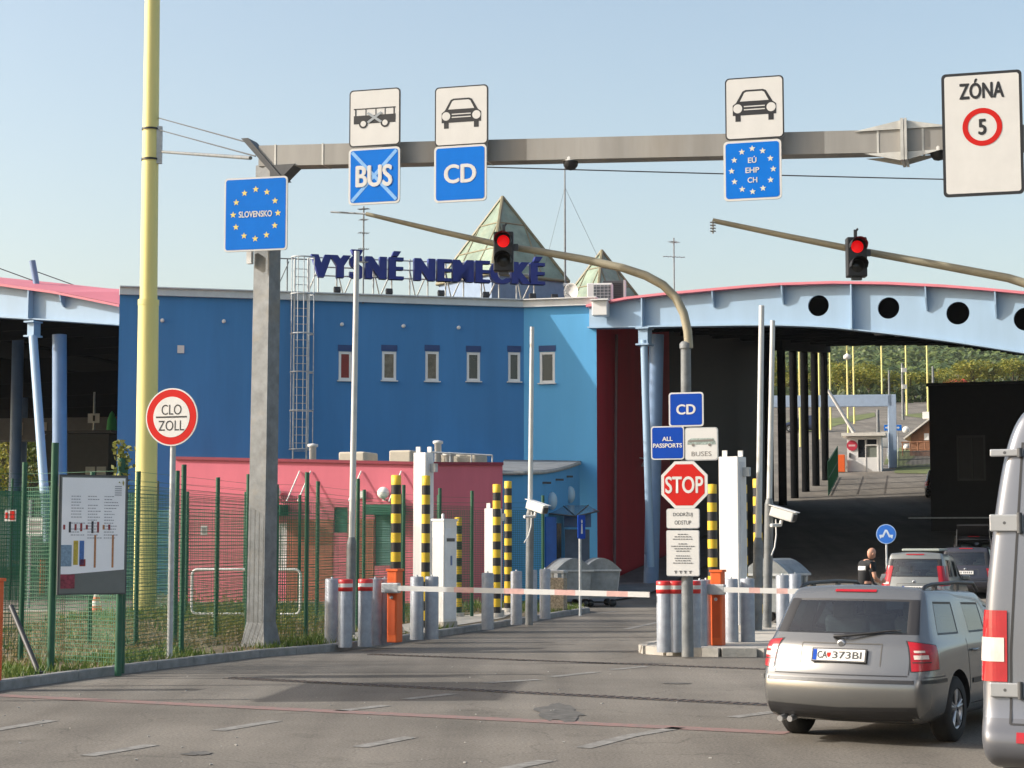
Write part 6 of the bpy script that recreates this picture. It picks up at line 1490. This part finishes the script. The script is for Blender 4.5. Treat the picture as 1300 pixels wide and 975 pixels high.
# blue round arrow sign under the canopy
p = at(1125, 678, 50); o = thing('arrow_sign', 'round blue sign with a white forked arrow behind the person', 'sign', (p.x, p.y, hz(p.x, p.y)), R(-14)); z = p.z-hz(p.x, p.y)
MB().tube([(0, .05, 0), (0, .05, z+.2)], .03, 8).build('pole', M_GALV, o); flat([circ(.27, 0, z, 36)], 0, 'rim', mat('pale sign rim', (.35, .5, .75), .5, var=0), o, .02); flat([circ(.25, 0, z, 36)], -.004, 'face', mat('bright blue sign face', (.02, .14, .55), .4, var=.03), o)
flat([[(-.13+.0, z-.09), (-.075, z-.09), (0, z+.07), (.075, z-.09), (.13, z-.09), (.03, z+.12), (-.03, z+.12)], [(-.19, z-.02), (-.07, z-.02), (-.16, z-.13)], [(.19, z-.02), (.07, z-.02), (.16, z-.13)]], -.008, 'arrow_symbol', mat('pale arrow', (.5, .6, .72), .5, var=0), o)
# ------------------------------------------------------------------ beyond the canopy
def gpt(px, Y): q = at(px, 560, Y); return V((q.x, q.y, hz(q.x, q.y)))
p = gpt(1097, 121); bo = thing('guard_booth', 'small white guard booth with a round red sign beyond the canopy', 'booth', tuple(p), R(-14)); w, d, h = 2.25, 2.0, 2.35
b = MB(); holes = [(-w/2+.72, -w/2+1.28, .95, 2.15), (.18, .82, .95, 1.72), (.18, .82, 1.82, 2.15)]
holed(b, -w/2, w/2, 0, h, holes, .1); b.quad((-w/2, 0, 0), (-w/2, d, 0), (-w/2, d, h), (-w/2, 0, h)); b.quad((w/2, 0, 0), (w/2, d, 0), (w/2, d, h), (w/2, 0, h)); b.quad((-w/2, d, 0), (w/2, d, 0), (w/2, d, h), (-w/2, d, h)); b.build('wall', M_WHITE, bo)
b = MB().prism([(-w/2-.35, -.35, h+.02), (w/2+.3, -.35, h+.02), (w/2+.3, d+.2, h+.02), (-w/2-.35, d+.2, h+.02)], (0, 0, .22)); b.build('roof', mat('weathered white roof', (.6, .58, .53), .7, var=.1), bo)
for x0, x1, z0, z1 in holes: MB().box(((x0+x1)/2, .07, (z0+z1)/2), (x1-x0, .03, z1-z0)).build('window', M_GLD if z0 > 1.5 or x0 < 0 else mat('grey green glass', (.2, .22, .19), .2), bo)
b = MB(); b.box((.5, -.012, 1.1), (.8, .02, 2.15)); b.box((.5, -.02, .45), (.66, .02, .7)); 
MB().box((.08, -.015, 1.05), (.05, .03, 2.1)).box((.92, -.015, 1.05), (.05, .03, 2.1)).box((.5, -.015, 2.18), (.88, .03, .06)).box((.5, -.015, 1.77), (.8, .03, .07)).build('door_frame', M_SIGNW, bo)
flat([circ(.35, -.80, 1.75, 28)], -.06, 'round_sign', mat('dull red sign', (.45, .03, .06), .5, var=.05), bo, .02); flat([[(-1.02, 1.69), (-.58, 1.69), (-.58, 1.81), (-1.02, 1.81)]], -.064, 'sign_bar', mat('pinkish bar', (.6, .4, .4), .5, var=0), bo)
MB().box((-.95, -.06, 1.1), (.12, .1, .3)).build('intercom', M_DGREY, bo)
p = gpt(1067, 121); o = thing('barrier', 'orange barrier cabinet beside the white guard booth with its boom raised', 'barrier', tuple(p), R(-14), 'orange boom barriers'); MB().box((0, 0, .6), (.55, .4, 1.15), bev=.02).build('cabinet', M_ORG, o)
l_ = W2L(o); MB().tube([l_(at(1084, 549, 121)), l_(at(1051, 495, 121))], [.13, .11], 6).build('boom', M_SIGNW, o)
# portal frame
p = gpt(1133, 123.5); o = thing('portal_frame', 'pale blue height portal frame spanning the road behind the guard booth', 'portal', tuple(p), R(-8)); l_ = W2L(o); zt = at(1133, 501, 123.5).z-p.z
M_PORT = mat('pale portal steel', (.36, .45, .58), .5, var=.08)
MB().box((0, 0, zt/2), (.55, .5, zt), bev=.02).build('leg', M_PORT, o); q = l_(at(935, 508, 123.5)); MB().box((q.x/2+.27, 0, zt-.4), (abs(q.x)-.55+.0, .5, .8), bev=.02).build('cross_beam', M_PORT, o); MB().box((q.x, 0, zt/2), (.55, .5, zt), bev=.02).build('leg', M_PORT, o)
MB().box((-.55, -.3, 1.6+.3), (.45, .05, 1.1)).build('notice', M_SIGNW, o)
# yellow lamp posts
for i, (px, ty, by, Y, lb) in enumerate(((1055, 442, 534, 175, 'yellow lamp post nearest the dark columns'), (1077, 436, 552, 150, 'yellow lamp post rising behind the guard booth with a white lamp halfway'), (1085, 438, 532, 185, 'yellow lamp post just right of the one behind the booth'), (1121, 437, 488, 235, 'distant yellow lamp post among the trees left of the pale pole'), (1152, 441, 526, 200, 'yellow lamp post left of the brown cabin, thinner one'), (1179, 438, 528, 180, 'thick yellow lamp post touching the control block edge'), (1016, 450, 570, 150, 'yellow lamp post between the dark columns, left one'), (1041, 450, 560, 160, 'yellow lamp post between the dark columns, right one'))):
    p = gpt(px, Y); zt = at(px, ty-40, Y).z-p.z; r = .9/s_of(Y)*1.35*.9; o = thing('lamp_post', lb, 'lamp post', tuple(p), 0, 'distant yellow lamp posts'); MB().tube([(0, 0, -.2), (0, 0, zt)], [r*1.15, r*.85], 10).build('post', M_YEL, o)
    if i == 1: z = at(px, 453, Y).z-p.z; MB().lathe((.0, -r, z), [(0, .3), (.3, .1), (.32, -.15), (0, -.25)], 10).build('lamp_head', M_SIGNW, o)
    else: MB().box((0, -.2, zt+.05), (.5, 1.0, .18), bev=.04).build('lamp_head', M_GALV, o)
for px, ty, Y, lb in ((1147, 461, 190, 'grey wooden pole with two white boxes left of the brown cabin'), (1130, 470, 230, 'short distant grey pole among the trees'), (1186, 465, 190, 'thin pale pole above the control block edge'), (1115, 520, 130, 'short white post behind the guard booth')):
    p = gpt(px, Y); zt = at(px, ty, Y).z-p.z; o = thing('utility_pole', lb, 'pole', tuple(p), 0, 'distant grey poles'); MB().tube([(0, 0, -.2), (0, 0, zt)], [.16, .11], 8).build('post', M_GALVD, o)
    if 'boxes' in lb:
        for py in (470, 491): MB().box((.15, -.15, at(px, py, Y).z-p.z), (.5, .3, .45)).build('box', M_SIGNW, o)
# direction signs
for px0, px1, lb in ((1122.5, 1130, 'blue direction sign with a white arrow left of the portal leg'), (1135, 1144.5, 'blue direction sign right of the portal leg')):
    p = at((px0+px1)/2, 543, 132); o = thing('direction_sign', lb, 'sign', tuple(p), R(-8), 'blue direction signs'); w = (px1-px0)/s_of(132); MB().box((0, 0, 0), (w, .05, .42), bev=.01).build('plate', M_SIGNB, o); MB().tube([(0, .05, -3), (0, .05, .2)], .04, 6).build('pole', M_GALV, o); flat([[(-w*.3, -.05), (0, -.05), (0, -.12), (w*.25, 0), (0, .12), (0, .05), (-w*.3, .05)]], -.032, 'arrow_symbol', M_SIGNW, o)
# brown cabin
p = gpt(1186, 134); o = thing('wooden_cabin', 'brown wooden cabin with a pale metal roof beside the control block', 'cabin', tuple(p), R(-20)); M_TIN = mat('pale tin roof', (.5, .48, .44), .6)
b = MB(); zr = at(1182, 530, 134).z-p.z; b.prism([(-1.7, 0, -.3), (1.7, 0, -.3), (1.7, 0, zr-1.2), (0, 0, zr), (-1.7, 0, zr-1.3)], (0, 4, 0)); b.build('wall', M_WOOD, o)
b = MB(); b.prism([(-2.15, -.4, zr-1.6), (0, -.4, zr+.03), (0, -.4, zr+.15), (-2.2, -.4, zr-1.5)], (0, 4.8, 0)); b.prism([(2.15, -.4, zr-1.6), (0, -.4, zr+.03), (0, -.4, zr+.15), (2.2, -.4, zr-1.5)], (0, 4.8, 0)); b.build('roof', M_TIN, o)
MB().box((-.55, -.03, zr*.5), (.35, .03, .5)).build('notice', M_SIGNW, o); MB().box((-.5, .5, zr+.2), (.7, .6, .5)).build('chimney', M_SIGNW, o)
MB().lathe((-2.0, -.4, zr-.9), [(0, -.06), (.2, -.03), (.27, .06)], 16, axis='Y').lathe((-2.0, -.4, zr-2.2), [(0, -.06), (.18, -.03), (.24, .06)], 16, axis='Y').build('dish', M_SIGNW, o)
b = MB()
for k in range(5): b.tube([(-2.2+k*.55, -.8, 0), (-2.2+k*.55, -.8, 1.0)], .05, 6)
b.tube([(-2.3, -.8, 1.0), (0, -.8, 1.0)], .05, 6).tube([(-2.3, -.8, .5), (0, -.8, .5)], .04, 6); b.build('porch_rail', M_WOOD, o)
# house with a red roof above the block
p = gpt(1216, 255); zt = at(1216, 480, 255).z; o = thing('red_roof_house', 'distant house showing only its red roof above the control block', 'house', tuple(p), R(-5))
W_ = 36/s_of(255); ze = at(1216, 489, 255).z-p.z; zr = zt-p.z+.2
MB().box((0, 3, ze/2), (W_*.9, 6, ze)).build('wall', M_CONC, o); b = MB(); b.prism([(-W_/2, -.4, ze-.1), (W_/2, -.4, ze-.1), (W_*.36, 3, zr), (-W_*.36, 3, zr)], (0, .02, 0)); b.prism([(-W_/2, -.4, ze-.1), (-W_*.36, 3, zr), (-W_/2, 6.4, ze-.1)], (.02, 0, 0)); b.prism([(W_/2, -.4, ze-.1), (W_*.36, 3, zr), (W_/2, 6.4, ze-.1)], (.02, 0, 0)); b.add([(-W_/2, -.4, ze), (W_/2, -.4, ze), (W_*.36, 3, zr), (-W_*.36, 3, zr)], [(0, 1, 2, 3)]); b.build('roof', mat('red tiles', (.42, .05, .03), .7, var=.2), o); MB().box((.5, 3, zr+.2), (.5, .5, .8)).build('chimney', M_CONC, o)
# grey mesh gate and a green fence beyond
def bars(p, q, h, n, m, label, name='mesh_fence', r=.02):
    o = thing(name, label, 'fence', tuple(p)); e = q-p; b = MB()
    for k in range(n+1): t = e*(k/n); b.box(t+V((0, 0, h/2)), (r*2, r*2, h))
    for z in (.1, h*.5, h-.05): b.tube([V((0, 0, z)), e+V((0, 0, z))], r*1.2, 4)
    b.build('bars', m, o); return o
bars(gpt(1140, 123), gpt(1182, 123), 1.15, 26, M_GALVD, 'grey barred fence right of the portal leg')
bars(gpt(1051, 104), gpt(1063, 117), 2.0, 14, M_GRN, 'green fence between the last dark column and the orange barrier cabinet', r=.03)
# small buildings under the left canopy
p = at(106, 620, 92); p.z = hz(p.x, p.y); o = thing('kiosk', 'dark kiosk with pale panels under the left canopy', 'kiosk', tuple(p), R(-10)); zt = at(100, 551, 92).z-p.z
MB().box((-.4, 1, zt/2-.5), (3.4, 2, zt+1)).build('wall', mat('dark kiosk wall', (.05, .05, .045), .8), o); MB().box((-.4, 1, zt+.1), (3.8, 2.4, .15)).build('roof', M_BLK, o); b = MB()
for x in (.35, .95): b.box((x, -.02, zt*.45), (.5, .04, zt*.6))
b.build('panel', mat('pale kiosk panel', (.33, .33, .28), .7), o)
for x in (-1.3, -.5): MB().box((x, -.02, zt*.6), (.6, .04, .9)).build('window', M_GLD, o)
p = at(30, 540, 100); o = thing('kiosk', 'long grey control kiosk at the far end of the left canopy', 'kiosk', (p.x, p.y, hz(p.x, p.y)), R(-10)); zt = 4.2; zz = p.z-hz(p.x, p.y)
MB().box((0, 1, zz-.2), (10, 2, 1.2)).build('upper_band', mat('grey kiosk band', (.12, .12, .12), .8), o); MB().box((-4, 1.2, zz/2-.5), (.4, .4, zz)).box((4, 1.2, zz/2-.5), (.4, .4, zz)).build('support', M_DGREY, o)
for k in range(4): MB().box((-3+1.4*k, -.02, zz-.2), (.35, .06, .7)).build('panel', M_CONC, o)
p = at(119, 531, 96); o = thing('road_sign', 'square pale road sign on a pole in front of the rust coloured tree', 'sign', (p.x, p.y, hz(p.x, p.y)), R(-10)); z = p.z-hz(p.x, p.y); MB().tube([(0, .05, -.2), (0, .05, z+1.4)], .06, 8).build('pole', M_GALV, o); MB().box((0, 0, z), (.65, .04, .5)).build('plate', M_SIGNW, o); MB().box((.02, -.024, z), (.12, .01, .3)).build('dark_figure', M_BLK, o)
p = at(142, 536, 95); o = thing('umbrella', 'folded bright green umbrella beside the blue wall', 'umbrella', (p.x, p.y, hz(p.x, p.y))); z = p.z-hz(p.x, p.y); MB().lathe((0, 0, z), [(0, .6), (.12, .45), (.24, .1), (.28, -.5), (.1, -.6), (0, -.6)], 12).build('canopy_cloth', mat('bright green cloth', (.05, .42, .12), .7), o); MB().tube([(0, 0, -.1), (0, 0, z)], .04, 6).build('pole', M_GALV, o)

# ------------------------------------------------------------------ trees
LEAF = {'olive': leafmat('olive leaves', (.085, .12, .016), (.21, .225, .03), (.35, .30, .045)), 'green': leafmat('green leaves', (.03, .06, .014), (.07, .115, .022), (.13, .16, .03)),
        'rust': leafmat('rust leaves', (.12, .035, .008), (.24, .09, .012), (.33, .16, .02)), 'dark': leafmat('dark leaves', (.02, .04, .012), (.045, .07, .018), (.08, .10, .025))}
M_BARK = mat('bark', (.09, .07, .05), .9, var=.3, scale=6)
TREE = {}
def tree_mesh(kind, sd, h=9.0, w=7.0, n=1500, leaf=.34):
    rnd = random.Random(sd); tr = MB(); tr.tube([(0, 0, -.5), (.1, 0, h*.2), (.05, .1, h*.55), (.2, 0, h*.85)], [.22, .18, .11, .03], 8); lobes = []
    for k in range(11):
        a = rnd.uniform(0, 2*pi); rr = w*.5*rnd.uniform(.25, .72); z = h*rnd.uniform(.36, .86); rr *= (1.15-.7*(z/h-.36)); c = V((rr*cos(a), rr*sin(a), z)); lobes.append((c, w*rnd.uniform(.13, .25))); tr.tube([(.05, 0, h*rnd.uniform(.2, .5)), c*.6+V((0, 0, z*.3)), c], [.09, .05, .015], 6)
    lf = MB(); tot = sum(r**2 for _, r in lobes)
    for c, r in lobes:
        for k in range(int(n*r*r/tot)):
            d = V((rnd.gauss(0, 1), rnd.gauss(0, 1), rnd.gauss(0, .8))).normalized()*r*rnd.uniform(.45, 1.12)**.7; p = c+d; s = leaf*rnd.uniform(.5, 1.2); a = V((rnd.gauss(0, 1), rnd.gauss(0, 1), rnd.gauss(0, 1))).normalized(); bq = a.cross(V((rnd.gauss(0, 1), rnd.gauss(0, 1), rnd.gauss(0, 1)))).normalized()
            lf.quad(p-a*s*.6, p+bq*s*.35, p+a*s*.6, p-bq*s*.35)
    return tr, lf
def tree(kind, sd, p, h, w, label, name='tree', group=None, n=2100, leaf=.36):
    key = (kind, sd % 3, n)
    if key not in TREE:
        tr, lf = tree_mesh(kind, sd, 9, 7, n, leaf); o = thing(name, label, 'tree', tuple(p), 0, group); tr.build('trunk', M_BARK, o); lf.build('crown', LEAF[kind], o); TREE[key] = o; o.scale = (w/7, w/7, h/9); return o
    return dup(TREE[key], tuple(p), sd*1.7, label, group, (w/7, w/7, h/9))
TD = ['behind the guard booth', 'beyond the portal frame', 'behind the brown cabin', 'behind the red roof', 'above the control block', 'near the right end of the tree row', 'left of the yellow lamp posts', 'behind the dark columns']
rnd = random.Random(11)
row = [(948, 252, 'green', 447), (975, 250, 'olive', 452), (1004, 246, 'olive', 462), (1030, 252, 'green', 455), (1062, 246, 'olive', 463), (1084, 240, 'olive', 455), (1104, 250, 'olive', 460), (1122, 244, 'olive', 470), (1140, 252, 'green', 478), (1158, 246, 'olive', 471), (1172, 238, 'dark', 484), (1192, 248, 'olive', 463), (1214, 262, 'olive', 461), (1238, 256, 'olive', 456), (1262, 258, 'olive', 452), (1288, 254, 'olive', 456), (1316, 256, 'green', 452), (1350, 258, 'olive', 455)]
wh = {948: 'hidden mostly by the columns, far left of the row', 975: 'olive crown glimpsed between the dark columns, left', 1004: 'olive crown glimpsed between the middle dark columns', 1030: 'green crown glimpsed between the last dark columns', 1062: 'olive tree just right of the last dark column', 1084: 'olive tree behind the boom and the first yellow lamp posts', 1104: 'olive tree above the guard booth', 1122: 'olive tree above the portal beam end', 1140: 'dark green tree right of the portal leg', 1158: 'olive tree behind the grey pole with boxes', 1172: 'low dark tree above the brown cabin', 1192: 'olive tree left of the red roof', 1214: 'olive tree directly behind the red roof', 1238: 'olive tree right of the red roof', 1262: 'olive tree above the control block under the bent beam', 1288: 'olive tree near the right edge under the canopy beam', 1316: 'green tree beyond the right edge of the canopy opening', 1350: 'olive tree farthest right in the row'}
for i, (px, Y, kd, ty) in enumerate(row):
    p = gpt(px, Y); h = at(px, ty, Y).z-p.z; tree(kd, i, p, h, rnd.uniform(6, 8.4), wh[px], group='autumn trees beyond the canopy')
for i, (px, Y, kd, ty, lb) in enumerate(((20, 128, 'olive', 505, 'yellow green tree seen under the left canopy at the left edge'), (60, 126, 'green', 508, 'green tree seen under the left canopy between the columns'), (100, 124, 'green', 492, 'green tree right of the thick column of the left canopy'), (131, 122, 'rust', 478, 'rust coloured autumn tree beside the blue wall'), (160, 124, 'olive', 490, 'olive tree mostly behind the blue building'))):
    p = at(px, 560, Y); p.z = hz(p.x, p.y); h = max(4, at(px, ty, Y).z-p.z); tree(kd, i+30, p, h, 6.5, lb, group='trees under the left canopy', n=2600, leaf=.26)
# bushes at the foot of the tree row
lf = MB(); rnd = random.Random(4)
for k in range(1500):
    px = rnd.uniform(930, 1340); Y = 236+rnd.uniform(-3, 6); p = gpt(px, Y); p.z += abs(rnd.gauss(0, 1.0)); s = rnd.uniform(.25, .6); a = V((rnd.gauss(0, 1), rnd.gauss(0, 1), rnd.gauss(0, 1))).normalized(); bq = a.cross(V((rnd.gauss(0, 1), rnd.gauss(0, 1), rnd.gauss(0, 1)))).normalized(); lf.quad(p-a*s, p+bq*s*.6, p+a*s, p-bq*s*.6)
stuff(lf.build('undergrowth', LEAF['dark'])); 
# wooded hillside far off
lf = MB(); rnd = random.Random(8)
for k in range(2800):
    px = rnd.uniform(940, 1330); Y = 430+1200*rnd.random()**1.2; q = at(px, 560, Y); z = hillz(q.x, q.y)
    if noise.noise(V((q.x/190, q.y/190, 5))) < (-.05 if Y > 500 else .1): continue
    r = rnd.uniform(3.5, 6.5)*(1+Y/2500); c = V((q.x, q.y, z+r*.7))
    for m_ in range(62 if Y < 800 else 26):
        d = V((rnd.gauss(0, 1), rnd.gauss(0, 1), abs(rnd.gauss(0, 1))-.2)).normalized(); p = c+V((d.x*r, d.y*r, d.z*r)); s = r*(.12 if Y < 800 else .2); a = d.cross(V((rnd.gauss(0, 1), rnd.gauss(0, 1), .3))).normalized(); bq = a.cross(d).normalized(); lf.quad(p-a*s, p+bq*s*.8, p+a*s, p-bq*s*.8)
stuff(lf.build('forest', LEAF['green']))
# the air: distant wooded slopes fade a little towards blue
hb = MB(); hb.box((300, 1200, 99), (4400, 2600, 202)); hzm = bpy.data.materials.new('pale air'); hzm.use_nodes = True; hn = hzm.node_tree.nodes
hn.remove(hn['Principled BSDF']); pv_ = hn.new('ShaderNodeVolumePrincipled'); pv_.inputs['Color'].default_value = (.86, .92, 1, 1); pv_.inputs['Density'].default_value = .00008
hzm.node_tree.links.new(pv_.outputs[0], hn['Material Output'].inputs['Volume']); stuff(hb.build('haze', hzm))

# ------------------------------------------------------------------ grass and weeds on the verge
M_GRASS = leafmat('verge grass', (.05, .10, .012), (.09, .155, .02), (.17, .20, .04)); M_DRY = leafmat('dry grass', (.13, .10, .04), (.20, .16, .06), (.28, .22, .09))
def inpoly(x, y, P):
    c = False; j = len(P)-1
    for i in range(len(P)):
        if (P[i].y > y) != (P[j].y > y) and x < (P[j].x-P[i].x)*(y-P[i].y)/(P[j].y-P[i].y)+P[i].x: c = not c
        j = i
    return c
VP = K+back
def kdist(x, y):
    return min((V((x, y, 0))-(a+(c-a)*max(0, min(1, (V((x, y, 0))-a).dot(c-a)/(c-a).length_squared)))).length for a, c in zip(K, K[1:]))
rnd = random.Random(2); g = MB(); dr = MB(); wd_ = MB(); PVV = [V((p.x, p.y, 0)) for p in pv]
def blade(b, x, y, h, w, lean):
    a = rnd.uniform(0, 2*pi); t = V((cos(a), sin(a), 0))*w; l = V((rnd.uniform(-1, 1), rnd.uniform(-1, 1), 0))*lean*h; o = V((x, y, .11)); b.add([o-t, o+t, o+l+V((0, 0, h))], [(0, 1, 2)])
cnt = 0
while cnt < 26000:
    Y = 22+30*rnd.random()**1.4; x = rnd.uniform(-10.5, 2.4)
    if not inpoly(x, Y, VP) or inpoly(x, Y, PVV): continue
    if (x-.4)**2 < 9 and Y > 38 and x > -1.2 and Y < 46: continue
    k = kdist(x, Y); nn = noise.noise(V((x*.7, Y*.7, 0)))+.5*noise.noise(V((x*2, Y*2, 4)))
    cnt += 1
    if k < .12: continue
    if k < 1.5 and nn > -.32: 
        for _ in range(2): blade(g, x+rnd.uniform(-.04, .04), Y+rnd.uniform(-.04, .04), rnd.uniform(.05, .17), .012, .6)
    elif Y > 41 and nn > .05 or nn > .45: blade(g, x, Y, rnd.uniform(.06, .26), .014, .5)
    elif nn > -.5: blade(dr, x, Y, rnd.uniform(.03, .13), .012, .9)
for k in range(300):
    x, Y = rnd.choice([(rnd.gauss(-5.3, .7), rnd.gauss(37, 1.8)), (rnd.gauss(-4.6, .5), rnd.gauss(34, 1)), (rnd.gauss(-7.4, .8), rnd.gauss(41, 2.5))])
    if not inpoly(x, Y, VP): continue
    H = rnd.uniform(.25, .85)
    for _ in range(9):
        z = H*rnd.uniform(.2, 1); a = rnd.uniform(0, 6.3); o = V((x+rnd.gauss(0, .05), Y+rnd.gauss(0, .05), .11+z)); d = V((cos(a), sin(a), rnd.uniform(-.2, .8)))*rnd.uniform(.05, .12); s = V((-sin(a), cos(a), 0))*.018; wd_.add([o-s, o+s, o+d], [(0, 1, 2)])
    wd_.add([(x-.006, Y, .11), (x+.006, Y, .11), (x+rnd.gauss(0, .05), Y, .11+H)], [(0, 1, 2)])
stuff(g.build('grass', M_GRASS)); stuff(dr.build('dry_grass', M_DRY)); stuff(wd_.build('weeds', leafmat('weed leaves', (.12, .14, .02), (.19, .20, .035), (.26, .25, .06))))
# bindweed climbing the board post and the fence by the blue wall
cl_b = MB(); q = gnd(150, 849, .11)
for k in range(170):
    z = rnd.uniform(2.55, 3.25); o = q+V((rnd.gauss(0, .06), rnd.gauss(0, .06), z)); a = V((rnd.gauss(0, 1), rnd.gauss(0, 1), rnd.gauss(0, 1))).normalized()*.045; c = a.cross(V((rnd.gauss(0, 1), rnd.gauss(0, 1), rnd.gauss(0, 1)))).normalized()*.03; cl_b.quad(o-a, o+c, o+a, o-c)
tag(cl_b.build('climbing_plant', MATS['weed leaves']), 'tuft of yellow green climbing plant on top of the right board post', 'plant')
# grass banks on the slope beyond the canopy
def onhill(px, py):
    d = ray(px, py); Y = 60.0
    while Y < 320:
        q = d*(Y/d.y); 
        if CAMZ+q.z < hz(q.x, Y): break
        Y += .25
    return V((q.x, Y, hz(q.x, Y)+.03))
for pts in (((1135, 601), (1140, 588), (1160, 591), (1200, 588), (1200, 603)), ((1122, 590), (1128, 574), (1150, 566), (1162, 580), (1150, 588)), ((990, 546), (1000, 534), (1060, 531), (1110, 524), (1112, 529), (1064, 540), (1040, 548)), ((1140, 527), (1180, 524), (1240, 524), (1240, 536), (1185, 533))):
    struct(MB().poly([onhill(*q) for q in pts]).build('grass_bank', mat('grass bank', (.10, .12, .035), .95, var=.45, scale=.9)))
# small stones and litter near the kerb
st = MB(); rnd = random.Random(9)
for k in range(70):
    px, py = rnd.uniform(0, 1000), rnd.uniform(845, 972); p = gnd(px, py); 
    s = rnd.uniform(.005, .014); st.box((p.x, p.y, .004+s*.3), (s*2, s*1.5, s*.7), rz=rnd.uniform(0, 3))
stuff(st.build('gravel_bits', mat('pale stones', (.36, .35, .33), .9, var=.4, scale=9)))
